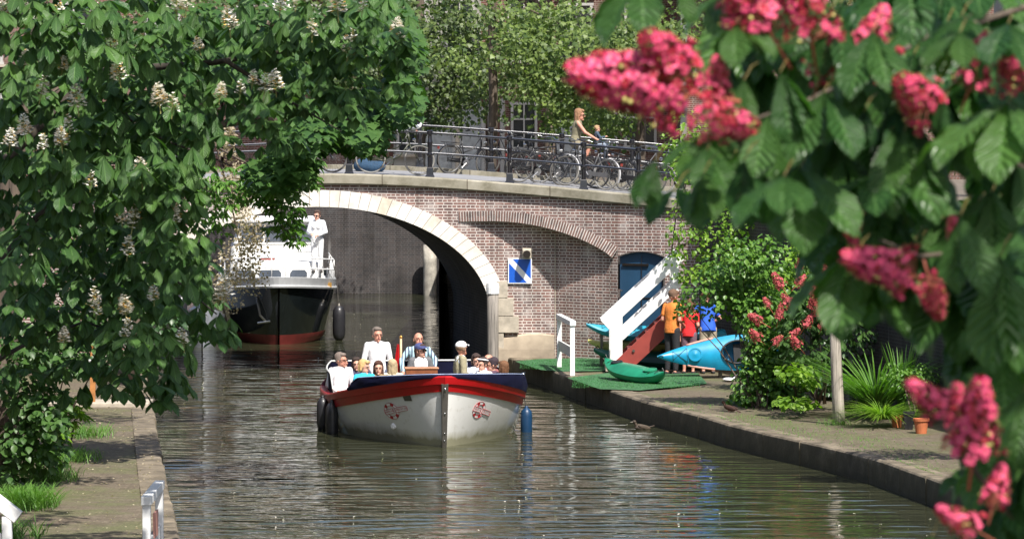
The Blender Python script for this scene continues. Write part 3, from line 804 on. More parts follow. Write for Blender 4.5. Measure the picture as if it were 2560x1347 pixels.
mb = MB()     # inner lining and floor
for s in (-1, 1):
    mb.grid(lambda t, k: hull(t, [Zg(t)-.02, .1, -.08][k], s, -.07) if k < 2 else Vector((0, t, -.06)), [x for x in ts if x > .25], [0, 1, 2], flip=(s > 0))
mb.build('inner_lining', M['offwhite'], boat, smooth=True)
mb = MB()
for s in (-1, 1):
    for a, b in ((3.3, 5.3), (5.5, 8.4)):
        mb.box((s*1.18, (a+b)/2, .36), (.5, b-a, .1)); mb.box((s*.98, (a+b)/2, .14), (.04, b-a, .36))
mb.build('bench', M['wood'], boat)
mb = MB()     # stem band
pts = [(0, -.085-.12*z if z > 0 else -.06, z) for z in np.linspace(-.3, 1.13, 12)]
mb.grid(lambda i, k: (([-.055, -.055, .055, .055][k])*(.75+.35*max(0, pts[i][2])), pts[i][1]+[.08, 0, 0, .08][k], pts[i][2]), list(range(12)), [0, 1, 2, 3], flip=False)
mb.add([(-.062, -.215, 1.13), (.062, -.215, 1.13), (.062, -.1, 1.17), (-.062, -.1, 1.17)], [(0,1,2,3)])
stem = mb.build('stem_band', M['darksteel'], boat, bevel=.01)
mb = MB()
for z in (1.02, .60, .25, .12): mb.ball((0, -.085-.12*z, z), (.018, .02, .03 if z > .5 else .018), n=8, m=6)
mb.tube([(0, -.24, .98), (.0, -.27, 1.0), (0, -.27, 1.06), (0, -.22, 1.08)], .012, 6); mb.build('bow_eye', M['chrome'], stem, smooth=True)
# navy cover around the bow
mb = MB(); trim = MB()
def ctop(t, s): return 1.305-.075*t-(.0 if s > 0 else .03*t)
for s, tm in ((1, 3.35), (-1, 2.0)):
    tt = [0.03, .08, .16]+list(np.linspace(.25, tm, 22))
    def cv(t, k):
        g = Zg(t); c = ctop(t, s); e = min(1, (tm-t)/.35); c = g+(c-g)*max(.12, e**.4)
        zz = [g-.035, g+(c-g)*.3, g+(c-g)*.72, c, c+.012, c-.04][k]; oo = [.09, .10+.02*math.sin(t*7), .07+.02*math.sin(t*9+1), .055, .0, -.12][k]
        p = hull(t, g-.002, s, oo); p.z = zz
        if t < .05: p.x *= .0; 
        return p
    mb.grid(cv, tt, list(range(6)), flip=(s < 0))
    trim.tube([cv(t, 3) for t in tt], .009, 5)
tt = [.05, .2, .5, 1.0, 1.6, 2.2]
def fd(t, k):
    l_, r_ = hull(t, Zg(t)-.002, -1, -.02), hull(t, Zg(t)-.002, 1, -.02)
    l_.z, r_.z = ctop(t, -1)-.03, ctop(t, 1)-.03
    p = l_.lerp(r_, k); p.z -= .05*math.sin(math.pi*k)+.0; return p
mb.grid(fd, tt, list(np.linspace(0, 1, 8)))
cov = mb.build('bow_cover', M['navy'], boat, smooth=True)
trim.build('piping', M['navytrim'], cov, smooth=True)
# rear dodger, low navy panels at the stern quarter with pale piping
mb = MB(); tr = MB()
for s in (-1, 1):
    tt = list(np.linspace(4.6, 8.6, 12))
    def dq(t, k):
        p = hull(t, Zg(t)-.002, s, -.05); p.z = Zg(t)+[0, .36][k]*min(1, (t-4.4)/1.0); return p
    mb.grid(dq, tt, [0, 1], flip=(s < 0)); tr.tube([dq(t, 1) for t in tt], .015, 6)
r_ = [dq(8.6, 1), Vector((-dq(8.6, 1).x, 8.6, dq(8.6, 1).z))]
mb.add([(r_[0].x, 8.6, .6), (-r_[0].x, 8.6, .6), (-r_[0].x, 8.6, r_[0].z), (r_[0].x, 8.6, r_[0].z)], [(0,1,2,3)]); tr.tube(r_, .015, 6)
dd = mb.build('stern_dodger', M['navy'], boat); tr.build('piping', M['offwhite'], dd)
# wooden console
mb = MB(); mb.box((.0, 0, 0), (.60, .3, .46)); c = mb.build('console', M['wood'], boat, bevel=.01); 
pc = Matrix.Rotation(-BR, 4, 'Z') @ (at(1053, 930, 75.2)-B0); c.location = (pc.x, pc.y, 1.02-.15)
mb = MB(); mb.box((0, 0, .245), (.64, .34, .025)); mb.build('console_top', simple('console_lid', (.48,.24,.13), .4), c, bevel=.005)
# cleats, lights, grey patch
mb = MB()
for (t, s) in ((3.35, 1), (1.9, -1)):
    p = hull(t, Zg(t)-.01, s, .02); p.z = Zg(t)
    mb.tube([p, p+Vector((0, 0, .34 if s > 0 else .06))], .014, 6)
    if s > 0:
        for h in (.08, .2, .32): mb.ball(p+Vector((.02, 0, h)), .035, n=8, m=6); mb.tube([p+Vector((-.05, 0, h)), p+Vector((.07, 0, h+.03))], .01, 5)
mb.build('bow_rail_fitting', M['chrome'], boat, smooth=True)
mb = MB(); q = [hull(.45, .93, -1, .012), hull(.60, .92, -1, .012), hull(.585, .79, -1, .012), hull(.44, .80, -1, .012)]; mb.add(q, [(0,1,2,3)]); mb.build('grey_patch', M['darksteel'], boat)
mb = MB(); p = hull(1.05, .30, -1, .0); mb.lathe([(.055, 0), (.055, .03), (.03, .045)], p, 12, (Vector((-.6, -.8, 0))).to_track_quat('Z', 'Y').to_matrix()); mb.build('hull_outlet', M['white'], boat)
# emblem: lifebuoy with a plate on each bow
M['embred'] = simple('emblem_red', (.42,.02,.03), .4); M['embw'] = simple('emblem_white', (.75,.75,.74), .35, var=.03)
_tt = np.linspace(0, 4, 400)
def text_polys(txt, size):
    cu = bpy.data.curves.new('t', 'FONT'); cu.body = txt; cu.size = size; cu.resolution_u = 2; cu.align_x = 'CENTER'; cu.align_y = 'CENTER'
    o = bpy.data.objects.new('t', cu); col.objects.link(o)
    dg = bpy.context.evaluated_depsgraph_get(); me = o.evaluated_get(dg).to_mesh()
    vs = [tuple(v.co) for v in me.vertices]; fs = [tuple(p.vertices) for p in me.polygons]
    o.evaluated_get(dg).to_mesh_clear(); bpy.data.objects.remove(o); bpy.data.curves.remove(cu); return vs, fs
for s, (px, py) in ((-1, (980, 1027)), (1, (1197, 1025))):
    # find hull t under this pixel
    best = None
    for t in np.linspace(.2, 3, 200):
        for z in (.55, .58, .61, .64, .67, .52, .49):
            p = hull(t, z, s); wv = bw(0, *p); r = ray(px, py); k = (wv.y)/r.y
            e = abs(r.x*k-wv.x)+abs(CAMZ+r.z*k-wv.z)
            if best is None or e < best[0]: best = (e, t, z)
    t0, zc0 = best[1], best[2]
    P0 = [hull(t, zc0, s) for t in _tt]; al = [0]
    for i in range(1, 400): al.append(al[-1]+(Vector((P0[i].x, P0[i].y, 0))-Vector((P0[i-1].x, P0[i-1].y, 0))).length)
    a0_ = np.interp(t0, _tt, al)
    def emb(u, v, off):   # u grows to the viewer's right
        a = a0_+u*s; t = float(np.interp(a, al, _tt)); return hull(t, zc0+v, s, off)
    tilt = R(10) if s < 0 else R(-12)
    def place(u, v): return (u*1.45*math.cos(tilt)-v*math.sin(tilt), u*1.45*math.sin(tilt)+v*math.cos(tilt))
    em = None
    ring = MB(); nseg = 48
    for k in range(nseg):
        a, b = 2*math.pi*k/nseg, 2*math.pi*(k+1)/nseg
        m_ = 1 if ((a+math.pi/8) % (math.pi/2)) < math.pi/4 else 0
        q = [place(rr*math.cos(x), rr*math.sin(x)) for rr, x in ((.095, a), (.145, a), (.145, b), (.095, b))]
        # white and red quarters of the buoy
        ang = (math.degrees(a) % 360); m_ = 1 if any(abs(((ang-c+180) % 360)-180) < 17 for c in (55, 125, 235, 305)) else 0
        ring.add([emb(u, v, .006) for u, v in q], [(0,1,2,3) if s < 0 else (0,1,2,3)], mi=m_)
    em = ring.build('lifebuoy_emblem', [M['embw'], M['embred']], boat)
    ln = MB()
    for rr in (.095, .145): ln.tube([emb(*place(rr*math.cos(x), rr*math.sin(x)), .008) for x in np.linspace(0, 2*math.pi, 30, endpoint=False)], .0035, 4, closed=True)
    for (u0, u1) in ((-.15, .045), (.085, .33)):
        pl = MB()
        base = [(u0, -.038), (u1, -.038), (u1, .038), (u0, .038)]
        for j in range(6):
            ua, ub = u0+(u1-u0)*j/6, u0+(u1-u0)*(j+1)/6
            pl.add([emb(*place(*q), .010) for q in ((ua, -.038), (ub, -.038), (ub, .038), (ua, .038))], [(0,1,2,3)])
        bd = [base[0], ((u0+u1)/2, -.038), base[1], base[2], ((u0+u1)/2, .038), base[3]]
        ln.tube([emb(*place(*q), .012) for q in bd], .004, 4, closed=True)
        pl.build('name_plate', M['embw'], em)
    ln.build('outline', M['embred'], em)
    tx = MB()
    for txt, uc, sz in (('VAREN IN', -.053, .050), ('UTRECHT.NL', .207, .050)):
        vs, fs = text_polys(txt, sz)
        tx.add([emb(*place(x*.85+uc, y), .014) for x, y, z in vs], fs)
    tx.build('lettering', M['embred'], em)

def fender(label, px, ptop, pbot, Y, r, mat, tip, X=None, ropeto=None):
    zt, zb = ZA(ptop, Y), ZA(pbot, Y); h = zt-zb
    e = empty('fender', (XA(px, Y), Y, zb), 0, label, 'fender')
    prof = [(.012, 0), (r*.45, h*.03), (r*.85, h*.10), (r, h*.22), (r, h*.72), (r*.92, h*.86), (r*.6, h*.95), (.03, h*.99), (.025, h*1.03)]
    mb = MB(); mb.lathe(prof, (0,0,0), 16); mb.build('body', mat, e, smooth=True)
    mb = MB(); mb.lathe([(r*.62, h*.945), (r*.3, h*.98), (.035, h*1.0), (.03, h*1.05)], (0,0,0), 12); mb.build('eyelet', tip, e, smooth=True)
    if ropeto:
        mb = MB(); mb.tube([(0,0,h*1.03), Vector(ropeto)-Vector(e.location)], .010, 6); mb.build('rope', M['rope'], e)
    return e
Yf = B0.y+3.1
gp = lambda t, s: bw(0, *hull(t, Zg(t)-.02, s, .02))
fender('black fender beside the passengers, left of the pair on the tour boat', 806, 992, 1078, B0.y+4.1, .112, M['fenderblack'], M['fenderblack'], ropeto=gp(4.1, -1))
fender('black fender hanging nearest the red rim, right of the pair on the tour boat', 829, 1004, 1102, B0.y+3.0, .118, M['fenderblack'], M['fenderblack'], ropeto=gp(3.0, -1))
fender('blue fender hanging from the right side of the tour boat', 1316, 1018, 1096, B0.y+3.3, .108, M['fenderblue'], M['fenderblue'], ropeto=gp(3.2, 1))
# flag staff with furled flag
fl = empty('flag', (XA(1002, 79), 79, .5), 0, 'furled red white flag on a pale wooden staff at the stern of the tour boat', 'flag')
h = ZA(845, 79)-.5
mb = MB(); mb.tube([(0, 0, 0), (0, 0, h)], .022, 8); mb.build('staff', simple('pale_varnished_staff', (.62,.42,.25), .4), fl, smooth=True)
mb = MB(); mb.lathe([(.03, h), (.03, h+.03), (.015, h+.05)], (0,0,0), 8); mb.build('finial', M['gold'], fl)
mb = MB(); mb.grid(lambda v, u: (-.03-.13*u*(.35+.65*v), .02*math.sin(u*9+v*3), h-.12-v*.62), list(np.linspace(0, 1, 8)), list(np.linspace(0, 1, 7))); mb.build('red_cloth', M['red'], fl, smooth=True)
mb = MB(); mb.grid(lambda v, u: (-.10-.10*u*(.4+.6*v), .03+.02*math.sin(u*9+v*3), h-.45-v*.5), list(np.linspace(0, 1, 6)), list(np.linspace(0, 1, 6))); mb.build('white_cloth', M['white'], fl, smooth=True)

# ================================================================ BLACK MOTOR CRUISER
C0 = gnd(697, 862, 0); CR = R(4)
bg_ = empty('motor_cruiser', C0, CR, 'black hulled steel cruiser with white cabin and railings passing under the bridge', 'boat')
def cwf(t):
    k = 1-min(t/3.2, 1); return max(.03, 1.50*(1-k**2.2)**.62)
def cz(t): return 1.27+.22*max(0, 1-t/5)**2
def chull(t, z, s):
    g = cz(t); f = max(0, min(1, z/g)); wl = cwf(t)*(.80+.20*f)-.16*(1-f)*max(0, 1-t/2)
    if z < 0: wl *= .9
    return Vector((s*max(.02, wl), t-.35*f*max(0, 1-t/1.5), z))
ts = list(np.linspace(0, 1, 14)**1.6)+list(np.linspace(1.2, 3.4, 10))+[4.5, 6, 8, 10, 11]
def strip(name, z0, z1, mat, off=0, sm=True, nz=6):
    mb = MB()
    for s in (-1, 1):
        def f(t, k):
            z = z0(t)+(z1(t)-z0(t))*k; p = chull(t, z, s); p.x += s*off; p.y -= off*.8; return p
        mb.grid(f, ts, list(np.linspace(0, 1, nz)), flip=(s < 0))
    return mb.build(name, mat, bg_, smooth=sm)
strip('boot_stripe', lambda t: -.4, lambda t: .25, M['bootred'])
strip('hull', lambda t: .25, lambda t: cz(t)-.02, M['hullblack'])
mb = MB()
for s in (-1, 1):
    def f(t, k):
        g = cz(t); p = chull(t, g, s); oo = [(0, -.03), (.07, -.02), (.08, .02), (.05, .05), (.02, .05), (.05, .24), (.03, .25), (-.03, .25), (-.03, .0)][k]
        p.x += s*oo[0]; p.y -= oo[0]*.8; p.z = g+oo[1]
        if t < .001: p.x = 0
        return p
    mb.grid(f, ts, list(range(9)), flip=(s < 0))
mb.build('bulwark', M['bulwark'], bg_, smooth=False)
mb = MB()
for s in (-1, 1): mb.grid(lambda t, k: (s*cwf(t)*k, t-.3*max(0, 1-t/1.5), cz(t)+.03), ts, [0, 1], flip=(s < 0))
mb.build('deck', M['offwhite'], bg_)
mb = MB(); mb.add([(-1.4,11,-.3),(1.4,11,-.3),(1.5,11,1.5),(-1.5,11,1.5)], [(0,1,2,3)]); mb.build('transom', M['hullblack'], bg_)
def cabin(name, y0, y1, z0, z1, w0, w1, mat, nose=.25):
    mb = MB(); sec = [(-w0/2, z0), (w0/2, z0), (w1/2, z1-.08), (w1/2-.1, z1), (-w1/2+.1, z1), (-w1/2, z1-.08)]
    ys_ = [y0, y0+.12, y1]; kk = [.93, 1, 1]
    vs = []
    for j, y in enumerate(ys_):
        for x, z in sec: vs.append((x*kk[j], y+nose*(z-z0)*(j < 2), z))
    fs = [tuple(range(6))]+[(j*6+i, (j+1)*6+i, (j+1)*6+(i+1) % 6, j*6+(i+1) % 6) for j in range(2) for i in range(6)]+[(17,16,15,14,13,12)]
    mb.add(vs, fs); return mb.build(name, mat, bg_, bevel=.03)
cz0 = 1.50
fc = cabin('forward_cabin', 1.6, 4.2, cz0-.05, ZA(655, 103)+.0, 2.3, 2.2, M['offwhite'])
zf0 = ZA(690, 103.0)
for k, (a, b) in enumerate(((598, 645), (658, 712), (735, 777))):
    mb = MB(); x0, x1 = XA(a, 102.6)-C0.x, XA(b, 102.6)-C0.x; zlo, zhi = ZA(693, 102.6), ZA(676, 102.6)
    pts = [(x0, zlo), (x1, zlo), (x1, zlo+(zhi-zlo)*.6), (x1-.06, zhi), (x0+.06, zhi), (x0, zlo+(zhi-zlo)*.6)]
    mb.prism(pts, lambda x, z, d: (x, 1.6+d+.25*(z-cz0+.05)-.10*math.sin(0), z), -.05, .05); wn = mb.build('cabin_window', M['glassdark'], fc); wn.parent = bg_
cabin('wheelhouse_base', 4.2, 7.6, cz0-.05, 2.4, 2.5, 2.4, M['offwhite'])
wh = cabin('wheelhouse', 4.4, 7.4, 2.4, 3.0, 2.3, 1.95, M['offwhite'], .35)
for a, b in ((-.95, -.36), (-.3, .3), (.36, .95)):
    mb = MB(); mb.prism([(a, 2.48), (b, 2.48), (b*.92, 2.88), (a*.92, 2.88)], lambda x, z, d: (x, 4.4+.35*(z-2.4)+d, z), -.035, .05); mb.build('windscreen', M['glassdark'], bg_)
mb = MB(); mb.box((0, 5.9, 3.03), (2.3, 3.3, .08)); mb.build('wheelhouse_roof', M['white'], bg_, bevel=.03)
mb = MB(); mb.tube([(.4, 5.2, 3.24), (.4, 5.2, 3.75)], .02, 6); mb.tube([(-.9, 1.75, 2.3), (.9, 1.75, 2.3)], .012, 6); mb.build('mast', M['steel'], bg_)
mb = MB(); mb.box((-.25, 2.9, ZA(655,103)+.04), (.35, .16, .05), Matrix.Rotation(R(-15), 3, 'Z')); mb.build('deck_box', M['stairred'], bg_)
# railing
mb = MB(); tr = [0.02, .12, .3, .6, 1, 1.5, 2, 2.6, 3.4, 5, 7, 9]
for s in (-1, 1):
    def rp(t, h): p = chull(t, cz(t), s); return Vector((p.x*.985, p.y, cz(t)+.24+h))
    for h in (.24, .50): mb.tube([rp(t, h) for t in tr], .016, 6)
    for t in (.05, 1.0, 2.0, 3.0, 4.4, 6, 8): mb.tube([rp(t, -.02), rp(t, .5)], .015, 6)
mb.build('railing', M['white'], bg_, smooth=True)
mb = MB(); p = chull(2.6, cz(2.6), 1); mb.tube([p+Vector((-.05, -.02, .74)), p+Vector((.02, -.05, .4)), p+Vector((.09, -.1, .0)), p+Vector((.06, -.1, -.4)), p+Vector((.12, -.1, -.55))], .012, 6)
mb.tube([p+Vector((-.12, 0, .78)), p+Vector((-.16, -.08, .4)), p+Vector((-.3, -.3, .1)), p+Vector((-.2, -.3, -.3)), p+Vector((-.05, -.2, -.1))], .012, 6); mb.build('mooring_rope', M['rope'], bg_)
mb = MB(); p = chull(1.6, cz(1.6), 1); mb.box(p+Vector((0, -.06, .08)), (.18, .12, .12)); mb.build('fairlead', M['gold'], bg_)
mb = MB()     # anchor pocket
p = chull(.35, 1.1, -1)
mb.tube([p+Vector((-.02, -.06, .12)), p+Vector((.06, -.10, -.35)), p+Vector((.2, -.08, -.5))], .03, 6); mb.tube([p+Vector((.0, -.06, -.55)), p+Vector((.32, -.14, -.50))], .028, 6); mb.build('anchor', M['steel'], bg_)
fender('black fender hanging on the right side of the black cruiser', 847, 762, 853, C0.y+2.2, .165, M['fenderblack'], M['darksteel'], ropeto=(XA(838, C0.y+2.4), C0.y+2.4, 1.9))
fender('black fender on the hidden left side of the black cruiser among the leaves', 452, 735, 828, C0.y-1.5, .16, M['fenderblack'], M['darksteel'], ropeto=(XA(470, C0.y-1), C0.y-1, 1.75))
# moored grey dinghy left of the cruiser, seen between the leaves
dg0 = gnd(505, 868, 0)
dn = empty('dinghy', dg0, R(10), 'small grey dinghy with dark cover between the leaves left of the black cruiser', 'boat')
def dh(t, k, s):
    w_ = .75*(1-(1-min(t/1.6, 1))**2.2)**.7; return (s*max(.02, w_*(.55+.45*k)), t-.2*k*max(0, 1-t), -.2+(.95+.25*max(0, 1-t))*k)
mb = MB()
for s in (-1, 1): mb.grid(lambda t, k: dh(t, k, s), [0, .1, .3, .6, 1, 1.6, 2.5, 4], list(np.linspace(0, 1, 6)), flip=(s < 0))
mb.add([dh(4, k, s) for s, k in ((-1, 0), (1, 0), (1, 1), (-1, 1))], [(0,1,2,3)]); mb.build('hull', simple('grey_boat_paint', (.30,.32,.36), .35), dn, smooth=True)
mb = MB()
for s in (-1, 1): mb.grid(lambda t, k: Vector(dh(t, 1, s)).lerp(Vector((0, t, 1.15)), k), [0, .1, .3, .6, 1, 1.6, 2.5, 4], [0, .5, 1], flip=(s < 0))
mb.build('cover', M['glassdark'], dn, smooth=True)
mb = MB(); mb.tube([(.1, -.1, .9), (.05, -.1, 1.7)], .03, 6); mb.build('bow_post', M['offwhite'], dn)

# ================================================================ RIGHT QUAY OBJECTS
mb = MB()
tp = lambda pts, z: [gnd(x, y, z) for x, y in pts]
P = tp([(1288,903),(1345,897),(1500,893),(1640,893),(1640,905),(1530,926),(1400,928),(1352,924)], QZ+.03); mb.add([Vector(p) for p in P], [tuple(range(len(P)))])
P = tp([(1418,944),(1530,930),(1600,936),(1745,932),(1768,958),(1600,975),(1500,972)], QZ+.034); mb.add([Vector(p) for p in P], [tuple(range(len(P)))])
tag(mb.build('turf_mat', M['turf']), 'bright green artificial turf mats under the green kayak', 'mat')
# white stair
Ys = 84.6
stx = lambda px: XA(px, Ys); stz = lambda py: ZA(py, Ys)
st = empty('staircase', (stx(1538), Ys, QZ), 0, 'wooden staircase with thick white rails and red stringers on the right quay', 'staircase')
loc = lambda px, py, d=0: Vector((stx(px)-stx(1538), d, stz(py)-QZ))
for d in (0, .95):
    mb = MB(); mb.box(loc(1541, 858, d)+Vector((0, 0, 0)), (.26, .10, (930-790)*Ys/1e4)); mb.build('newel_post', M['white'], st, bevel=.01)
    mb = MB(); mb.beam(loc(1512, 812, d), loc(1700, 638, d), .09, .26, (0,0,1)); mb.build('handrail', M['white'], st, bevel=.01)
    mb = MB(); mb.beam(loc(1550, 842, d), loc(1698, 705, d), .05, .19); mb.build('guard_rail', M['white'], st, bevel=.01)
    mb = MB(); mb.box(loc(1688, 712, d), (.16, .06, 1.15)); mb.build('rail_post', M['white'], st, bevel=.01)
    mb = MB(); mb.beam(loc(1552, 918, d-.03 if d == 0 else d+.03), loc(1712, 769, d-.03 if d == 0 else d+.03), .05, .36); mb.build('stringer', M['stairred'], st, bevel=.006)
for i in range(7):
    f = i/6; mb = MB(); mb.box(loc(1562+(1698-1562)*f, 893+(767-893)*f, .475), (.26, .90, .04)); mb.build('tread', M['stairred'], st)
    if i < 5:
        mb = MB(); mb.box(loc(1562+(1745-1562)*f-3, 893+(722-893)*f-2, .475), (.20, .86, .012)); 
mb = MB(); mb.box(loc(1706, 766, .475)+Vector((.35, 0, -.02)), (.7, 1.0, .07)); mb.box(loc(1706, 766, .475)+Vector((.62, 0, -.68)), (.1, .9, 1.3)); mb.build('landing', M['stairred'], st)
mb = MB(); mb.box(loc(1528, 917, .3), (.24, 1.0, .17)); mb.build('stone_step', M['stone'], st, bevel=.01)
mb = MB(); mb.tube([loc(1584, 876, -.06), loc(1584, 876, -.09)], .03, 8); mb.build('bolt', M['darksteel'], st)
# white steel gate frames at the quay edge
def frame(label, A, B, Zt, w_, rails):
    e = empty('quay_rail', A, 0, label, 'railing')
    v = B-A
    mb = MB(); mb.box((0, 0, Zt/2), (w_, w_, Zt)); mb.build('post', M['white'], e, bevel=.008)
    mb = MB(); mb.box(v+Vector((0, 0, Zt/2)), (w_, w_, Zt)); mb.build('post', M['white'], e, bevel=.008)
    d = v.normalized()*.08
    mb = MB(); mb.beam(-d+Vector((0, 0, Zt+w_*.55)), v+d+Vector((0, 0, Zt+w_*.55)), w_*1.25, w_*1.1); mb.build('top_rail', M['white'], e, bevel=.008)
    for zz in rails:
        mb = MB(); mb.beam(Vector((0,0,zz)), v+Vector((0,0,zz)), .05, .22); mb.build('mid_rail', M['offwhite'], e, bevel=.006)
    return e
frame('white railing beside the kayak rack near the bridge, on the right quay', gnd(1431, 941, QZ), gnd(1402, 928, QZ)+Vector((-.02, 1.0, 0)), 1.06, .10, [.5])
A = gnd(362, 1430, QZ); A = Vector((XA(364, 46.5), 46.5, QZ)); B = Vector((XA(396, 48.4), 48.4, QZ))
fr = frame('white railing at the edge of the left quay, lower left', A, B, .98, .095, [.45])
mb = MB(); mb.box((B-A)*.5+Vector((.03, 0, .66)), (.02, .5, .3)); mb.build('small_notice', M['salmon'], fr)
# sloping white handrail in the corner
A = Vector((XA(14, 45), 45, QZ))
hr = empty('stair_handrail', A, 0, 'white sloping handrail at the lower left corner of the picture', 'railing')
mb = MB(); mb.box((0, 0, .5), (.11, .11, 1.0)); mb.build('post', M['white'], hr, bevel=.008)
mb = MB(); mb.beam((-.9, .0, 1.78), (.13, 0, .99), .12, .15); mb.build('handrail', M['white'], hr, bevel=.008)
mb = MB(); mb.beam((-.9, .0, 1.36), (.02, 0, .66), .05, .12); mb.build('guard_rail', M['white'], hr, bevel=.006)

def kayak(name, label, Lk, Wk, Hk, mat, cockpit=True, deckmat=None, power=2.3, loc=(0,0,0), rot=(0,0,0), extras=True):
    """local X along the length, deck up +Z"""
    e = empty(name, loc, 0, label, 'kayak'); e.rotation_euler = rot
    us = np.linspace(-1, 1, 40)
    w_ = lambda u: Wk/2*(1-abs(u)**power)**.9+.012
    rock = lambda u: .30*Hk*abs(u)**3+.25*Hk*max(0, abs(u)-.8)*2
    mb = MB()
    def f(u, a):
        # a 0..1 from left edge under the hull to the right edge
        th = math.pi*(1-a); x = math.cos(th)*w_(u); z = -math.sin(th)**.8*Hk*.62*(1-abs(u)**4*.75)
        return (u*Lk/2, x, z+rock(u))
    mb.grid(f, list(us), list(np.linspace(0, 1, 11)))
    mb.build('hull', mat, e, smooth=True)
    mb = MB()
    cw, cl, cu = .52, .20, -.02
    def g(u, a):
        x = (a*2-1)*w_(u); h = Hk*.34*(1-(a*2-1)**2)*(1-abs(u)**2*.8)
        return (u*Lk/2, x, h+rock(u))
    us2 = np.linspace(-1, 1, 61); as_ = np.linspace(0, 1, 15)
    P_ = [g(u, a) for u in us2 for a in as_]; fs = []
    for i in range(60):
        for j in range(14):
            uc, ac = (us2[i]+us2[i+1])/2, (as_[j]+as_[j+1])/2*2-1
            if cockpit and ((uc-cu)/cl)**2+(ac/.62)**2 < 1: continue
            fs.append((i*15+j, (i+1)*15+j, (i+1)*15+j+1, i*15+j+1))
    mb.add(P_, fs); mb.build('deck', deckmat or mat, e, smooth=True)
    if cockpit:
        mb = MB(); rim = []
        for th in np.linspace(0, 2*math.pi, 30, endpoint=False):
            u = cu+cl*1.03*math.cos(th); a = .5+.5*.64*math.sin(th); p = g(u, a); rim.append((p[0], p[1], p[2]+.02))
        mb.tube(rim, .022, 6, closed=True); mb.build('cockpit_rim', M['blackmat'], e, smooth=True)
        mb = MB(); mb.box((cu*Lk/2-.1, 0, -.10*Hk), (cl*Lk*.55, Wk*.5, .05)); mb.box((cu*Lk/2-.33, 0, .0), (.06, Wk*.45, .25)); mb.build('seat', M['blackmat'], e)
    if extras:
        for u in (.52, -.60):
            mb = MB(); p = g(u, .5); rr = .13 if u > 0 else .11
            mb.lathe([(rr*1.12, 0), (rr*1.1, .02), (rr*.92, .022), (rr*.9, .012), (rr*.6, .016), (.01, .03)], (p[0], 0, p[2]-.004), 20); mb.build('hatch', mat if u > 0 else M['blackmat'], e, smooth=False)
        for u in (.955, -.955):
            mb = MB(); p = g(u, .5); mb.tube([(p[0]-.05, 0, p[2]), (p[0], 0, p[2]+.06), (p[0]+.05, 0, p[2])], .012, 6); mb.build('grab_handle', M['blackmat'], e)
    mb = MB()
    for u0, u1 in ((.62, .80), (-.78, -.62)):
        for (ua, aa, ub, ab) in ((u0, .15, u1, .85), (u0, .85, u1, .15), (u0, .15, u0, .85), (u1, .2, u1, .8)):
            pa, pb = g(ua, aa), g(ub, ab); mid = [(pa[i]+pb[i])/2 for i in range(3)]; mid[2] = g((ua+ub)/2, .5)[2]+.012
            mb.tube([(pa[0], pa[1], pa[2]+.01), mid, (pb[0], pb[1], pb[2]+.01)], .005, 4)
    mb.build('deck_line', M['blackmat'], e)
    return e
# big teal kayak on its side, deck to the camera, nose at px 1640 pointing left
kx = kayak('kayak', 'large bright teal kayak on its side with salmon edges and its nose to the left', 3.3, .72, .36, M['teal'], loc=(XA(1640, 83)+1.66, 82.9, ZA(880, 83)), rot=(R(-80), R(3.5), R(180+2)), power=1.5)
for s in (-1, 1):
    mb = MB(); pts = [(u*1.65, s*(.36*(1-abs(u)**1.5)**.9+.012), .0+.10*abs(u)**3) for u in np.linspace(.28, .62, 10)]
    mb.tube(pts, .026, 6); mb.build('edge_stripe', M['salmon'], kx, smooth=True)
mb = MB()
for dx in (-.55, .5):
    mb.box((dx, 0, .22), (.07, .5, .06)); mb.box((dx, -.2, .1), (.06, .06, .24)); mb.box((dx, .2, .1), (.06, .06, .24))
cr = mb.build('kayak_cradle', M['darksteel'], loc=(XA(1640, 83)+1.9, 83.2, QZ)); tag(cr, 'low dark cradle under the large teal kayak', 'stand')
mb = MB(); a, b = Vector((XA(1640,83)+.5, 83.3, QZ)), Vector((XA(1640,83)+.55, 83.2, ZA(905,83)))
gk = kayak('kayak', 'green kayak lying on the turf mat in front of the white newel post', 2.3, .62, .34, M['green'], deckmat=M['green'], cockpit=False, loc=(XA(1588, 81.4), 81.4, QZ+.24), rot=(R(10), R(4), R(-60)))
rk = empty('kayak_rack', (XA(1540, 86), 86.6, QZ), 0, 'low dark rack carrying the kayaks behind the staircase', 'rack')
for dx in (-.3, 1.2):
    mb = MB(); mb.box((dx, -.3, .45), (.06, .06, .9)); mb.box((dx, .3, .45), (.06, .06, .9)); mb.box((dx, 0, .50), (.06, .7, .05)); mb.box((dx, 0, .22), (.06, .7, .05)); mb.build('rack_upright', M['darksteel'], rk)
mb = MB(); mb.beam((-.3, .3, .12), (1.2, .3, .12), .05, .05); mb.build('crossbar', M['darksteel'], rk)
kayak('kayak', 'pale teal kayak, topmost on the rack behind the staircase', 3.4, .58, .34, M['teal2'], loc=(XA(1468, 86)+1.68, 86.2, ZA(832, 86)), rot=(R(-22), R(-2), R(180)))
kayak('kayak', 'faded yellow kayak end in the middle of the rack behind the staircase', 3.3, .58, .32, M['yellow'], loc=(XA(1472, 86.2)+1.64, 86.5, ZA(868, 86)), rot=(R(10), R(0), R(180)))
kayak('kayak', 'dark green kayak, lowest on the rack behind the staircase', 3.6, .72, .40, M['dgreen'], loc=(XA(1484, 86)+1.8, 86.1, QZ+.20), rot=(R(-14), R(-2), R(180)))
# small white paddle float near the shrub
pf = empty('paddle', gnd(1822, 953, QZ), R(0), 'white and grey paddle lying on the quay right of the turf mat', 'paddle')
mb = MB(); mb.tube([(.1, .1, .05), (.45, 1.4, .25)], .018, 8); mb.build('shaft', M['steel'], pf, smooth=True)
mb = MB(); mb.ball((0, 0, .045), (.13, .24, .035), n=16); mb.build('blade', M['white'], pf, smooth=True)
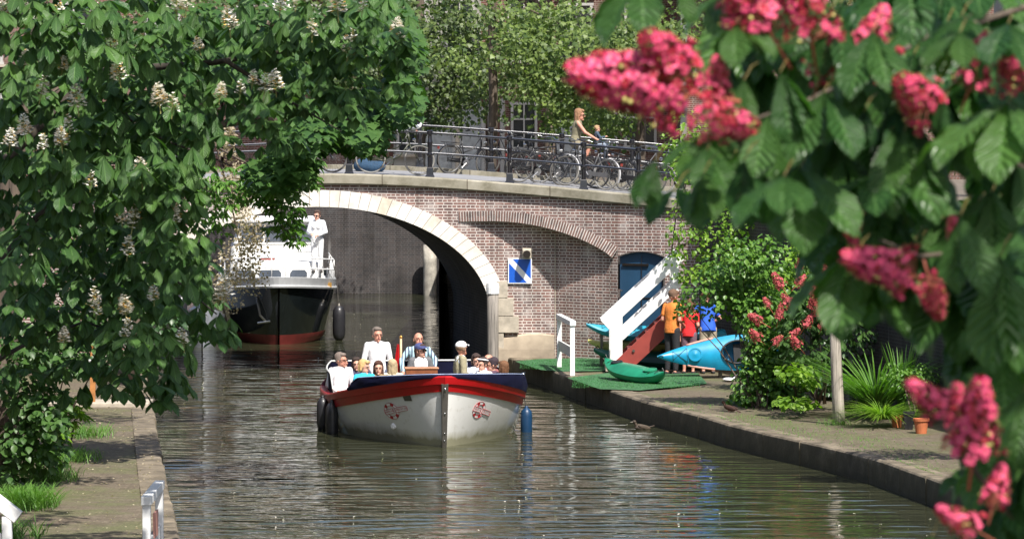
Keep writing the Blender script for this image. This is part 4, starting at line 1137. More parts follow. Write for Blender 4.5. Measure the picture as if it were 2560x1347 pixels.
# wooden post, bag, pots
wp = empty('wooden_post', gnd(2098, 1062, QZ), 0, 'grey weathered wooden post standing on the right quay', 'post')
mb = MB(); mb.lathe([(.115, -.05), (.105, .4), (.10, 1.2), (.085, 1.75), (.07, 1.78)], (0, 0, 0), 10, Matrix.Rotation(R(-3), 3, 'Y')); mb.build('post', M['post'], wp, smooth=True)
def lump(name, label, cat, loc, rad, mat, seed):
    mb = MB(); mb.ball((0, 0, rad[2]*.85), rad, n=24, m=16)
    rs = np.random.RandomState(seed); k = rs.uniform(0, 6, 8)
    mb.v = [(x*(1+.10*math.sin(7*z+k[0]+4*y)+.06*math.sin(13*x+k[1])), y*(1+.1*math.sin(9*z+k[2]+5*x)), max(0, z*(1+.06*math.sin(11*x+k[3]+7*y)))) for x, y, z in mb.v]
    o = mb.build(name, mat, smooth=True, loc=loc); return tag(o, label, cat)
bag = lump('bin_bag', 'shiny black bin bag behind the wooden post', 'bag', gnd(2138, 1030, QZ)+Vector((0, .3, 0)), (.30, .28, .30), simple('black_polythene', (.012,.012,.015), .22), 3)
mb = MB(); mb.tube([(0,0,.5), (.02,0,.58), (.06,.02,.64)], [.06,.03,.07], 8); mb.build('knot', simple('black_polythene_knot', (.012,.012,.015), .25), bag)
def pot(label, px, py, r, h, mat, dy=0, square=False):
    e = empty('flower_pot', gnd(px, py, QZ)+Vector((0, dy, 0)), 0, label, 'pot')
    mb = MB(); n_ = 4 if square else 18; MM = Matrix.Rotation(R(40), 3, 'Z')
    mb.lathe([(r*.72, 0), (r*.95, h*.82), (r*1.08, h*.83), (r*1.1, h), (r*.95, h), (r*.9, h*.9)], (0,0,0), n_, MM); mb.build('pot', mat, e, smooth=False)
    mb = MB(); mb.lathe([(r*.9, h*.88), (.01, h*.93)], (0,0,0), n_, MM); mb.build('soil', simple('soil', (.04,.028,.02), .95), e); return e
pot('terracotta pot under the lime green grass plant', 2242, 1069, .105, .22, M['terracotta'])
pot('tall black square planter between the two terracotta pots', 2272, 1074, .13, .32, M['blackmat'], square=True)
pot('terracotta pot right of the black planter, half behind red blossom', 2303, 1083, .13, .26, M['terracotta'])
pot('dark pot under the spiky plant at the back right', 2425, 1010, .14, .25, M['blackmat'])
pot('brown pot in the shade beside the leafy shrub', 1995, 985, .16, .22, simple('brown_glaze', (.10,.045,.03), .5))
lump('stone_block', 'low dark stone block in the shade behind the wooden post', 'block', gnd(2075, 1005, QZ)+Vector((0,.5,0)), (.35, .2, .22), simple('dark_stone', (.05,.048,.045), .9, var=.4), 9)
# orange tree stake on the left quay
stk = empty('timber_stake', gnd(233, 1017, QZ), 0, 'slim orange-brown timber stake between the leaves at the end of the left quay', 'stake')
mb = MB(); mb.box((0, 0, .62), (.10, .10, 1.24), Matrix.Rotation(R(1.5), 3, 'Y')); mb.build('stake', simple('orange_timber', (.40,.17,.05), .7, var=.3), stk)
mb = MB(); mb.box((-.01, -.055, .8), (.13, .01, .2)); mb.build('tie', M['white'], stk)
# pale raised slab at the end of the left quay
mb = MB(); a, b = gnd(205, 1020, QZ), gnd(378, 1020, QZ); mb.box(((a.x+b.x)/2-1, a.y+.5, QZ+.05), (abs(b.x-a.x)+1.9, 1.0, .10)); tag(mb.build('stone_slab', M['stone'], bevel=.02), 'pale stone slab lying across the far end of the left quay', 'slab')

# ---------------------------------------------------------------- birds
def bird(name, label, cat, loc, rz, cb, ch, s=1, water=False):
    e = empty(name, loc, rz, label, cat)
    mb = MB(); MM = Matrix.Rotation(R(-18 if not water else -4), 3, 'Y')
    mb.ball((0,0,.09*s if not water else .03*s), (.15*s, .062*s, .06*s), MM, n=14, m=10); mb.cap((.10*s,0,.13*s if not water else .05*s), (.14*s,0,.20*s if not water else .13*s), .035*s, .026*s); mb.ball((.155*s,0,.215*s if not water else .15*s), (.042*s,.033*s,.033*s))
    b = mb.build('body', cb, e, smooth=True); m_ = b.modifiers.new('Remesh', 'REMESH'); m_.mode = 'VOXEL'; m_.voxel_size = .008*s; m_.use_smooth_shade = True
    z = .215*s if not water else .15*s
    mb = MB(); mb.lathe([(.012*s, 0), (.002, .055*s)], (.19*s, 0, z-.004), 8, Matrix.Rotation(R(95), 3, 'Y')); mb.build('beak', M['darksteel'], e)
    mb = MB()
    for q in (-1, 1): mb.ball((-.04*s, q*.055*s, (.10 if not water else .045)*s), (.14*s, .016*s, .042*s), Matrix.Rotation(R(-14), 3, 'Y'))
    mb.box((-.20*s, 0, (.035 if not water else .05)*s), (.14*s, .05*s, .012*s), Matrix.Rotation(R(-20 if not water else 10), 3, 'Y')); mb.build('wings', ch, e, smooth=True)
    mb = MB()
    for q in (-1, 1): mb.ball((.17*s, q*.03*s, z+.008*s), .006*s, n=6, m=5)
    mb.build('eyes', M['eye'], e)
    if not water:
        mb = MB()
        for q in (-.02*s, .02*s): mb.tube([(.02*s, q, -.0), (.0, q, .06*s)], .006*s, 5); mb.tube([(.0, q, 0), (.05*s, q, -.002)], .005*s, 5)
        mb.build('legs', M['salmon'], e)
    return e
gx = solvex(1040, ny)
bird('gull', 'small white and grey gull perched on the top rail of the bridge railing', 'bird', (gx, ny(gx), zC(gx)+1.01), R(0), M['white'], simple('gull_grey', (.38,.40,.46), .7), .9)
bird('duck', 'dark brown duck swimming near the right quay edge', 'bird', gnd(1604, 1072, 0), R(200), simple('duck_brown', (.05,.035,.025), .7, var=.5, scale=30), simple('duck_wing', (.07,.05,.035), .7), .95, True)
bird('hen', 'brown hen standing at the foot of the leafy shrub on the right quay', 'bird', gnd(1824, 1030, QZ), R(150), simple('hen_brown', (.06,.028,.015), .8, var=.4, scale=30), simple('hen_wing', (.05,.022,.015), .8), .85)
# ================================================================ PEOPLE
# one continuous skinned body per person (swept joints fused by a voxel remesh); clothes and hair are inflated shells over it
def vox(mb, name, mat, parent, v, smooth_it=2):
    o = mb.build(name, mat, parent, smooth=True)
    m_ = o.modifiers.new('Remesh', 'REMESH'); m_.mode = 'VOXEL'; m_.voxel_size = v; m_.use_smooth_shade = True
    if smooth_it:
        s = o.modifiers.new('Smooth', 'SMOOTH'); s.iterations = smooth_it; s.factor = .5
    return o
_cm = {}
def C(c, name='fabric'):
    k = tuple(round(x, 3) for x in c)
    if k not in _cm: _cm[k] = cloth(name, c)
    return _cm[k]
def person(label, loc, rz, H=1.75, pose='stand', lean=0, head=(0, 0), arms=None, legs=None, skin='skin', hair=None, hairlen=0, bald=False, top=None, sleeves='long', bottom=None,
           bottomlen='long', collar=None, cap=None, capdir=1, glasses=None, shoes=(.03,.03,.03), stripes=None, female=False, twist=0, jacket=None, beard=None, seat=.45, cat='person', hairband=None):
    k = H/1.75
    e = empty('person', loc, rz, label, cat)
    V = Vector
    T = Matrix.Rotation(R(twist), 4, 'Z') @ Matrix.Rotation(R(lean), 4, 'X')
    pz = .95 if pose == 'stand' else (seat/k+.12)
    O = V((0, 0, pz))
    up = lambda p: O + (T @ V(p))           # relative to pelvis
    sw = .165 if female else .185; hipw = .095 if female else .09
    sh = {s: up((s*sw, .0, .46)) for s in (-1, 1)}
    neck = up((0, .0, .49)); nk2 = up((0, -.012, .57))
    yaw, tilt = head
    HM = (T.to_3x3() @ Matrix.Rotation(R(yaw), 3, 'Z') @ Matrix.Rotation(R(-tilt), 3, 'X'))*1.15
    hc = up((0, -.02, .655))
    hp = lambda p: hc + HM @ V(p)
    arms = arms or {}
    A = {}
    for s in (-1, 1):
        d = arms.get(s)
        if d is None:
            d = [(s*.25, .03, .17), (s*.24, -.09, -.06)] if pose == 'stand' else [(s*.25, -.0, .18), (s*.17, -.24, .10)]
        A[s] = [sh[s]]+[up(q) for q in d]
    Lg = {}
    for s in (-1, 1):
        d = (legs or {}).get(s)
        if d is None:
            if pose == 'stand': d = [(s*.10, -.015, .50), (s*.105, .02, .09)]
            else: d = [(s*.12, -.43, pz-.0), (s*.11, -.45, .09)]
        Lg[s] = [O+V((s*hipw, 0, -.03))]+[V(q) for q in d]
    def torso(m, g=0, wid=1.0):
        R3 = T.to_3x3()
        prof = [(-.10, .10, .09), (-.03, .155, .112), (.06, .150 if not female else .155, .110), (.16, .135 if not female else .120, .100), (.26, .148 if not female else .128, .106), (.36, .165 if not female else .145, .108), (.43, .158 if not female else .138, .096), (.48, .120, .078), (.515, .07, .060)]
        vs = []; n_ = 18
        for z, a_, b_ in prof:
            for q in range(n_):
                t = 2*math.pi*q/n_; vs.append(up(((a_+g)*math.copysign(abs(math.cos(t))**.8, math.cos(t)), (b_+g)*math.sin(t), z+(g*.5 if z > .4 else 0))))
        fs = [tuple(range(n_-1, -1, -1))]+[(i*n_+q, i*n_+(q+1) % n_, (i+1)*n_+(q+1) % n_, (i+1)*n_+q) for i in range(len(prof)-1) for q in range(n_)]+[tuple((len(prof)-1)*n_+q for q in range(n_))]
        m.add(vs, fs)
        for s in (-1, 1): m.cap(up((s*.06, 0, .475)), sh[s]+(T @ V((-s*.012, 0, -.012))), .052+g*.7, .050+g*.8)
        if female:
            for s in (-1, 1): m.ball(up((s*.065, -.085, .33)), .058+g*.8, n=10, m=8)
    def arm(m, s, g=0, upto=2, f=1.0):
        a = A[s]; m.cap(a[0], a[1], .049+g, .040+g) if f >= 1 and upto >= 1 else m.cap(a[0], a[0].lerp(a[1], f), .050+g, .047+g)
        if upto >= 2: m.cap(a[1], a[2], .038+g, .027+g)
    def leg(m, s, g=0, f=1.0):
        a = Lg[s]; m.cap(a[0], a[1], .082+g, .055+g)
        if f > 0: m.cap(a[1], a[1].lerp(a[2], f), .053+g, (.053-(.017*f))+g)
    b = MB(); torso(b); b.cap(neck, nk2+V((0,0,.03)), .056, .052)
    b.ball(hc+HM @ V((0, .012, .02)), (.075, .094, .098), HM, n=16, m=12); b.ball(hc+HM @ V((0, -.025, -.055)), (.053, .06, .062), HM, n=12, m=10)
    b.cap(hp((0, -.088, .005)), hp((0, -.108, -.028)), .009, .015, 8)              # nose
    b.ball(hp((0, -.078, -.10)), (.022, .018, .016), HM, n=8, m=6)                  # chin
    for s in (-1, 1): b.ball(hp((s*.077, .01, -.01)), (.012, .02, .032), HM, n=8, m=6); b.cap(hp((s*.012, -.085, .022)), hp((s*.05, -.074, .022)), .010, .009, 8)
    for s in (-1, 1):
        arm(b, s); leg(b, s, 0, 1)
        w_, el = A[s][2], A[s][1]; d = (w_-el).normalized(); side = d.cross(V((0, 0, 1)));  side = (side if side.length > .1 else V((1, 0, 0))).normalized(); nn = side.cross(d)
        pal = w_+d*.085; b.cap(w_, pal, .026, .030, 10)
        for j, (o_, ln) in enumerate(((-.027, .066), (-.009, .076), (.009, .072), (.026, .056))):
            p0 = w_+d*.09+side*o_; p1 = p0+(d*.85-nn*.35)*ln*.55; p2 = p1+(d*.55-nn*.8)*ln*.5; b.cap(p0, p1, .0095, .0088, 6); b.cap(p1, p2, .0088, .0078, 6)
        t0 = w_+d*.03-side*.026; t1 = t0+(d*.6-side*.7)*.045; b.cap(t0, t1, .012, .010, 6); b.cap(t1, t1+(d*.9-nn*.2)*.03, .010, .008, 6)
        an = Lg[s][2]; fd_ = V((0, -1, 0)); b.cap(an, an+V((0, .02, -.03)), .036, .036); b.cap(an+V((0, .03, -.05)), an+fd_*.13+V((s*.01, 0, -.062)), .034, .026)
    body = vox(b, 'body', M[skin], e, .0085)
    for o_ in (): pass
    # eyes, mouth
    m = MB()
    for s in (-1, 1): m.ball(hp((s*.031, -.086, .004)), (.012, .007, .006), HM, n=8, m=6)
    m.build('eyes', M['eye'], e, smooth=True)
    m = MB(); m.ball(hp((0, -.088, -.062)), (.023, .008, .007), HM, n=10, m=6); m.build('mouth', M['lips'], e, smooth=True)
    if hair:
        m = MB()
        if bald:
            for s in (-1, 1): m.ball(hp((s*.055, .035, -.005)), (.035, .068, .05), HM)
            m.ball(hp((0, .075, .0)), (.062, .036, .062), HM)
        else:
            m.ball(hp((0, .030, .045)), (.086, .096, .090), HM, n=16, m=12); m.ball(hp((0, -.035, .092)), (.066, .05, .032), HM)
            for s in (-1, 1): m.ball(hp((s*.066, .02, .01)), (.022, .05, .05), HM)
        if hairlen:
            for s in (-1, 1):
                m.cap(hp((s*.062, .03, .03)), hp((s*.075, .02, -.03-hairlen)), .036, .026); m.cap(hp((s*.04, .07, .0)), hp((s*.045, .06, -.05-hairlen)), .045, .032)
            m.cap(hp((0, .075, .0)), hp((0, .07, -.05-hairlen)), .05, .035)
            if not cap: m.cap(hp((-.05, -.065, .085)), hp((.045, -.06, .09)), .022, .024)
        vox(m, 'hair', C(hair, 'hair'), e, .009, 1)
    if beard:
        m = MB(); m.ball(hp((0, -.05, -.085)), (.05, .045, .035), HM); vox(m, 'beard', C(beard, 'hair'), e, .008)
    if hairband:
        m = MB(); m.tube([hp((.086*math.cos(a), .02+.102*math.sin(a), .075-.03*math.sin(a))) for a in np.linspace(0, 2*math.pi, 20, endpoint=False)], .016, 6, closed=True); m.build('headband', C(hairband), e, smooth=True)
    if cap:
        m = MB(); m.ball(hp((0, .018, .060)), (.092, .108, .078), HM, n=18, m=12)
        cm = vox(m, 'cap', C(cap, 'cap_fabric'), e, .009, 2)
        m = MB(); m.grid(lambda u, v: hp((math.sin(u)*.085*(1-.12*v), -.06-.03*math.cos(u)-.075*v*math.cos(u)**.7, .052-.018*v+.012*math.cos(u))), list(np.linspace(-1.35, 1.35, 12)), [0, .5, 1])
        pk = m.build('peak', C(cap, 'cap_fabric'), cm, smooth=True); so = pk.modifiers.new('s', 'SOLIDIFY'); so.thickness = .008
    if glasses:
        m = MB()
        for s in (-1, 1):
            if glasses == 'sun': m.ball(hp((s*.032, -.094, .004)), (.027, .008, .020), HM, n=10, m=8)
            else: m.tube([hp((s*.032+.024*math.cos(a), -.099, .004+.016*math.sin(a))) for a in np.linspace(0, 2*math.pi, 12, endpoint=False)], .0028, 5, closed=True)
            m.tube([hp((s*.056, -.093, .008)), hp((s*.079, .01, .008))], .003, 5)
        m.tube([hp((-.01, -.1, .008)), hp((.01, -.1, .008))], .003, 5)
        m.build('glasses', M['eye'], e, smooth=True)
    if top:
        m = MB(); torso(m, .016)
        m.lathe([(.168, -.09), (.170, -.05), (.163, .05), (.15, .14)], O, 16, T.to_3x3() @ Matrix.Diagonal((1, .76, 1)).to_3x3())
        for s in (-1, 1):
            if sleeves == 'long': arm(m, s, .013)
            elif sleeves == 'short': arm(m, s, .016, 1, .62)
        if sleeves != 'none' and collar is None: m.cap(neck+V((0,0,-.02)), neck.lerp(nk2, .25), .068, .062)
        if stripes:
            mt, n_, bs = newmat('striped_shirt'); t = n_.nodes.new('ShaderNodeTexWave'); t.inputs['Scale'].default_value = 5; t.bands_direction = 'X'; t.inputs['Distortion'].default_value = 1.0
            tc = n_.nodes.new('ShaderNodeTexCoord'); L(n_, tc.outputs['Object'], t.inputs[0]); r_ = ramp(n_, t.outputs['Color'], [(.25, stripes), (.4, top), (.75, top)]); L(n_, r_.outputs[0], bs.inputs['Base Color']); bs.inputs['Roughness'].default_value = .85
        else: mt = C(top)
        vox(m, 'shirt', mt, e, .010, 3)
    if jacket:
        m = MB(); R3 = T.to_3x3()
        for s in (-1, 1):
            arm(m, s, .024); m.ball(up((s*.082, .012, .28)), (.088, .125, .24), R3); m.ball(up((s*.085, .01, .06)), (.088, .125, .2), R3); m.cap(up((s*.05, .01, .485)), sh[s], .062, .070)
        m.ball(up((0, .045, .28)), (.15, .09, .26), R3)
        vox(m, 'jacket', C(jacket), e, .011, 3)
    if collar:
        m = MB(); m.tube([up((.062*math.cos(a), -.005+.06*math.sin(a), .525+.015*math.sin(a))) for a in np.linspace(0, 2*math.pi, 16, endpoint=False)], .017, 6, closed=True); m.build('collar', C(collar), e, smooth=True)
    if bottom:
        m = MB(); m.ball(O+V((0,0,-.05)), (.158, .112, .11), n=16, m=10)
        f = {'long': .93, 'short': 0, 'knee': .0, 'calf': .6}[bottomlen]
        for s in (-1, 1):
            if bottomlen == 'short': a = Lg[s]; m.cap(a[0], a[0].lerp(a[1], .8), .10, .088)
            else: leg(m, s, .018, f)
        vox(m, 'skirt' if bottomlen == 'knee' and female else 'trousers', C(bottom), e, .012, 3)
    m = MB()
    for s in (-1, 1):
        an = Lg[s][2]; m.cap(an+V((0, .03, -.05)), an+V((s*.01, -.13, -.058)), .041, .034)
    vox(m, 'shoes', C(shoes, 'shoe'), e, .011, 1)
    e.scale = (k, k, k)
    e['toph'] = (pz + .645 + .12)*k
    return e
def seat_at(px, ptop, Y, **kw):
    H = kw.get('H', 1.72); k = H/1.75
    label = kw.pop('label'); rz = kw.pop('rz', 0)
    e = person(label, (0, 0, 0), R(rz), **kw)
    pose = kw.get('pose', 'stand'); pz = .95 if pose == 'stand' else (kw.get('seat', .45)/k+.12)
    lean = R(kw.get('lean', 0)); zt = (pz+.80*math.cos(lean))*k
    dy = -.785*math.sin(-lean)*k*0
    top = at(px, ptop, Y)
    off = Matrix.Rotation(R(rz), 3, 'Z') @ Vector((0, -.70*math.sin(lean)*-1*0, 0))
    # keep the head top on the sight line: the lean moves the head by about .68 sin(lean) forward
    hv = Matrix.Rotation(R(rz), 3, 'Z') @ (Matrix.Rotation(R(kw.get('twist', 0)), 3, 'Z') @ Vector((0, -math.sin(lean)*-1*.70*k*-1, 0)))
    e.location = (top.x-hv.x, Y, top.z-zt)
    if 'toph' in e: del e['toph']
    return e
# --- on the tour boat (rz 0 faces the camera, positive turns towards the picture's right)
SB = dict(pose='sit')
seat_at(943, 817, 79.2, label='grey haired man in a plain white shirt standing in the tour boat', H=1.86, pose='stand', skin='skin2', hair=(.16,.13,.11), top=(.86,.86,.88), collar=(.86,.86,.88), bottom=(.10,.12,.2), head=(12, 0), rz=8)
seat_at(1046, 831, 79.0, label='balding man in a pale blue striped shirt standing behind the woman in the blue cap', H=1.78, pose='stand', skin='skin2', hair=(.14,.085,.055), bald=True, top=(.42,.62,.68), stripes=(.05,.06,.12), bottom=(.1,.1,.12), head=(18, 5), lean=-8, arms={-1: [(-.33, -.03, .25), (-.30, -.25, .02)], 1: [(.33, -.03, .25), (.30, -.25, .02)]})
seat_at(852, 880, 76.8, label='grey haired man with glasses and white shirt at the left side of the tour boat', H=1.78, skin='skin2', hair=(.18,.14,.12), glasses='clear', top=(.80,.80,.82), bottom=(.3,.02,.03), head=(38, 0), rz=25, lean=3, **SB)
seat_at(858, 893, 77.9, label='dark haired person in a maroon jacket with an arm over the left gunwale', H=1.70, skin='skin2', hair=(.05,.03,.025), hairlen=.05, top=(.085,.02,.032), bottom=(.05,.05,.06), head=(20, 0), rz=10, arms={-1: [(-.40, -.05, .26), (-.46, -.26, .0)], 1: [(.25, 0, .18), (.17, -.24, .1)]}, **SB)
seat_at(909, 899, 75.4, label='blonde woman in a bright turquoise top leaning to the right in the tour boat', H=1.68, female=True, hair=(.52,.34,.15), hairlen=.03, top=(.03,.50,.70), bottom=(.7,.7,.7), head=(42, -14), rz=25, lean=-6, **SB)
seat_at(891, 892, 77.3, label='passenger with dark hair hidden behind the blonde woman', H=1.66, female=True, hair=(.04,.025,.02), hairlen=.02, top=(.06,.06,.12), bottom=(.1,.1,.1), rz=5, **SB)
seat_at(946, 901, 75.9, label='woman with long brown hair looking at the camera from the tour boat', H=1.68, female=True, hair=(.07,.028,.018), hairlen=.15, top=(.28,.20,.10), bottom=(.1,.1,.12), rz=2, **SB)
seat_at(981, 897, 77.6, label='passenger in a cream top facing away between the white shirt and the flag', H=1.66, female=True, hair=(.42,.33,.20), hairlen=.16, top=(.66,.60,.45), bottom=(.3,.3,.3), rz=180, **SB)
seat_at(1051, 858, 76.6, label='woman in a blue cap and sunglasses with a grey fleece over a white top', H=1.70, female=True, hair=(.06,.03,.02), hairlen=.06, cap=(.06,.075,.20), glasses='sun', top=(.80,.79,.78), jacket=(.13,.135,.145), bottom=(.1,.1,.12), head=(38, 2), rz=12, seat=.55, **SB)
seat_at(1152, 853, 76.6, label='man in a white cap and khaki jacket turned away in the tour boat', H=1.74, skin='skin2', hair=(.25,.16,.10), cap=(.82,.82,.82), top=(.75,.78,.82), jacket=(.31,.28,.18), bottom=(.15,.13,.1), head=(38, 5), rz=105, seat=.55, beard=(.30,.12,.06), **SB)
seat_at(1190, 884, 77.2, label='woman with dark curly hair bending beside the man in the white cap', H=1.66, female=True, hair=(.05,.03,.025), hairlen=.03, top=(.62,.68,.80), bottom=(.1,.1,.12), rz=15, lean=-5, head=(0, -10), **SB)
seat_at(1207, 893, 75.9, label='woman wearing a white headband with her head lowered', H=1.64, female=True, hair=(.04,.025,.02), hairband=(.82,.82,.85), top=(.8,.8,.82), bottom=(.1,.1,.12), rz=-25, head=(-20, -10), lean=-4, **SB)
seat_at(1222, 885, 77.4, label='sunburnt bald man on the right side of the tour boat', H=1.74, skin='skin2', hair=(.22,.15,.12), bald=True, top=(.25,.08,.08), bottom=(.1,.1,.12), rz=-35, head=(-20, -8), lean=-4, **SB)
seat_at(1233, 893, 76.0, label='dark haired passenger in front of the bald man', H=1.66, hair=(.035,.022,.03), top=(.10,.05,.08), bottom=(.1,.1,.12), rz=-60, head=(-25, -10), **SB)
seat_at(1259, 901, 75.6, label='brown haired passenger at the far right of the tour boat', H=1.66, hair=(.16,.075,.035), hairlen=.02, top=(.12,.09,.08), bottom=(.1,.1,.12), rz=-150, **SB)
# --- on the cruiser
yy = C0.y+1.7; tpp = at(790, 527, yy)
pb = person('person in white clothes and sunglasses standing on the deck of the black cruiser', (tpp.x+.03, yy, tpp.z-1.735*1.62/1.75), R(-12), H=1.62, female=True, hair=(.07,.04,.03), glasses='sun', top=(.80,.80,.80), jacket=(.70,.71,.74), bottom=(.74,.74,.74), head=(-10, -4), arms={-1: [(-.24, -.03, .2), (-.12, -.22, .16)], 1: [(.25, -.03, .2), (.1, -.22, .12)]})
del pb['toph']
# --- on the right quay
def quayman(px, pfoot, ptop, **kw):
    g = gnd(px, pfoot, QZ); H = (ZA(ptop, g.y)-QZ); label = kw.pop('label'); rz = kw.pop('rz', 0)
    H = min(1.92, H*.95); e = person(label, (g.x, g.y, QZ-.005), R(rz), H=H, **kw); del e['toph']; return e
quayman(1680, 936, 712, label='man in an orange shirt and dark trousers standing beside the staircase', skin='skin2', hair=(.14,.08,.05), top=(.72,.22,.04), sleeves='short', bottom=(.022,.022,.026), rz=140, lean=4, head=(-25, -12), arms={-1: [(-.22, .05, .18), (-.12, -.2, .10)], 1: [(.22, .05, .18), (.12, -.2, .1)]})
quayman(1722, 934, 736, label='woman in red shirt and patterned shorts between the orange and blue shirts', female=True, skin='skin2', hair=(.12,.06,.03), hairlen=.08, top=(.62,.02,.025), sleeves='short', bottom=(.16,.09,.12), bottomlen='short', rz=165, lean=10, head=(10, -15), arms={-1: [(-.22, .05, .18), (-.15, -.2, .12)], 1: [(.22, .04, .15), (.20, .0, -.10)]})
quayman(1770, 934, 712, label='man in a bright blue shirt and beige shorts behind the large teal kayak', skin='skin2', hair=(.12,.06,.03), top=(.02,.10,.55), sleeves='short', bottom=(.40,.34,.25), bottomlen='short', rz=190, lean=24, head=(20, -15), arms={-1: [(-.28, .0, .22), (-.10, -.16, .16)], 1: [(.28, .0, .22), (.12, -.16, .18)]})
quayman(1752, 905, 676, label='person with red hair glimpsed through the leaves behind the blue shirt', skin='skin2', hair=(.40,.10,.03), hairlen=.05, top=(.45,.10,.05), bottom=(.05,.05,.08), rz=200)
# ================================================================ BICYCLES
def bike_mats(c): return simple('bicycle_paint', c, .4, var=.2)
SPK_ = simple('spoke_steel', (.45,.45,.47), .3, .9); TYRE = simple('tyre_rubber', (.10,.095,.09), .8, var=.3); TYREW = simple('pale_tyre', (.26,.25,.23), .8, var=.2)
ALU = simple('rim_aluminium', (.15,.155,.16), .5, .7); LEATHER = simple('saddle_leather', (.02,.018,.018), .35)
def wheel(name, parent, x, z, r, tyre):
    m = MB(); cpts = lambda rr: [(x+rr*math.cos(a), 0, z+rr*math.sin(a)) for a in np.linspace(0, 2*math.pi, 36, endpoint=False)]
    m.tube(cpts(r-.03), .013, 6, closed=True)
    m.tube([(x, -.045, z), (x, .045, z)], .022, 8)
    for i in range(28):
        a = 2*math.pi*i/28; m.tube([(x+.02*math.cos(a+.9), (-.03 if i % 2 else .03), z+.02*math.sin(a+.9)), (x+(r-.035)*math.cos(a), 0, z+(r-.035)*math.sin(a))], .0022, 3, cap=False)
    o = m.build(name, ALU, parent, smooth=True)
    m = MB(); m.tube(cpts(r-.017), .019, 8, closed=True); m.build('tyre', tyre, o, smooth=True)
    return o
def make_bike(name, label, cat, frame=(.015,.015,.018), tyre=None, style='ladies', fendercol=None, seatbag=False, basket=False, s=1.0, childseat=False, bags=None):
    e = empty(name, (0,0,0), 0, label, cat); r = .345; W = 1.10; F = bike_mats(frame); tyre = tyre or TYRE
    rw, fw = 0, W
    wheel('rear_wheel', e, rw, r, r, tyre); wheel('front_wheel', e, fw, r, r, tyre)
    bb = (.44, 0, .29); st_ = (.28, 0, .80); hd0 = (.86, 0, .72); hd1 = (.83, 0, .93)
    m = MB()
    m.tube([bb, st_], .016, 8)
    if style == 'ladies': m.tube([hd0, (.66, 0, .42), bb], .018, 8); m.tube([hd1, (.62, 0, .62), (.36, 0, .52)], .015, 8)
    else: m.tube([hd0, bb], .018, 8); m.tube([(.835, 0, .88), (.285, 0, .80)], .016, 8)
    m.tube([hd0, hd1], .021, 8)
    for q in (-.045, .045): m.tube([bb, (rw, q, r)], .009, 6); m.tube([(rw, q, r), (.30, q*.3, .74)], .008, 6)
    m.build('frame', F, e, smooth=True)
    m = MB()
    for q in (-.045, .045): m.tube([(fw, q, r), (.92, q, .58), (.865, q*.6, .70)], .011, 6)
    m.tube([(.865, 0, .70), (.80, 0, 1.04)], .014, 8); m.build('fork', F, e, smooth=True)
    m = MB(); m.tube([(.60, -.29, 1.03), (.72, -.27, 1.06), (.82, -.15, 1.07), (.81, 0, 1.04), (.82, .15, 1.07), (.72, .27, 1.06), (.60, .29, 1.03)], .0115, 8); hb = m.build('handlebar', M['chrome'], e, smooth=True)
    for q in (-.29, .29):
        m = MB(); m.tube([(.56, q, 1.025), (.68, q*.97, 1.05)], .018, 8); m.build('grip', M['blackmat'], hb)
    m = MB(); m.tube([st_, (.26, 0, .93)], .013, 8); m.ball((.24, 0, .965), (.13, .085, .035), n=12, m=8); m.ball((.36, 0, .965), (.09, .03, .025), n=10, m=6); m.build('saddle', LEATHER, e, smooth=True)
    fc_ = bike_mats(fendercol) if fendercol else F
    for cx, a0_, a1_ in ((rw, 10, 205), (fw, 20, 175)):
        m = MB(); an = np.linspace(R(a0_), R(a1_), 22)
        m.grid(lambda a, k: (cx+(r+.025-.01*abs(k))*math.cos(a), k*.028, r+(r+.025-.008*abs(k))*math.sin(a)), list(an), [-1, 0, 1]); m.build('mudguard', fc_, e, smooth=True)
    m = MB(); m.box((.22, .05, .33), (.52, .02, .10)); m.ball((.44, .05, .30), (.10, .012, .10)); m.build('chain_case', F, e, bevel=.01)
    m = MB(); 
    m.tube([(bb[0], -.075, bb[2]), (bb[0], .085, bb[2])], .02, 8); m.tube([(bb[0], -.075, bb[2]), (bb[0]-.12, -.08, bb[2]-.12)], .011, 6); m.tube([(bb[0], .085, bb[2]), (bb[0]+.12, .09, bb[2]+.12)], .011, 6)
    m.box((bb[0]-.12, -.13, bb[2]-.12), (.09, .09, .022)); m.box((bb[0]+.12, .14, bb[2]+.12), (.09, .09, .022)); m.lathe([(.085, 0), (.085, .006)], (bb[0], -.06, bb[2]), 20, Matrix.Rotation(R(90), 3, 'X')); m.build('crankset', M['chrome'], e)
    m = MB()
    for q in (-.06, .06): m.tube([(-.28, q, .74), (.20, q, .75)], .007, 6); m.tube([(-.18, q, .74), (0, q*.8, r)], .006, 6)
    for xx_ in (-.28, -.12, .04): m.tube([(xx_, -.06, .74), (xx_, .06, .74)], .006, 6)
    m.build('luggage_rack', M['blackmat'], e)
    m = MB(); m.tube([(.93, 0, .80), (.99, 0, .80)], [.022, .04], 10); m.build('headlight', M['chrome'], e)
    m = MB(); m.box((-.36, 0, .60), (.02, .07, .06)); m.build('rear_reflector', M['stairred'], e)
    if bags:
        m = MB()
        for q in (-.12, .12): m.box((-.05, q, .56), (.36, .12, .34))
        m.build('pannier', cloth('pannier_cloth', bags), e, bevel=.02)
    if childseat:
        m = MB(); m.box((.64, 0, .93), (.24, .24, .04)); m.box((.55, 0, 1.10), (.04, .24, .34), Matrix.Rotation(R(-8), 3, 'Y')); m.box((.80, -.10, .78), (.10, .07, .26)); m.box((.80, .10, .78), (.10, .07, .26)); m.build('child_seat', simple('grey_seat_plastic', (.05,.06,.08), .4), e, bevel=.02)
    return e
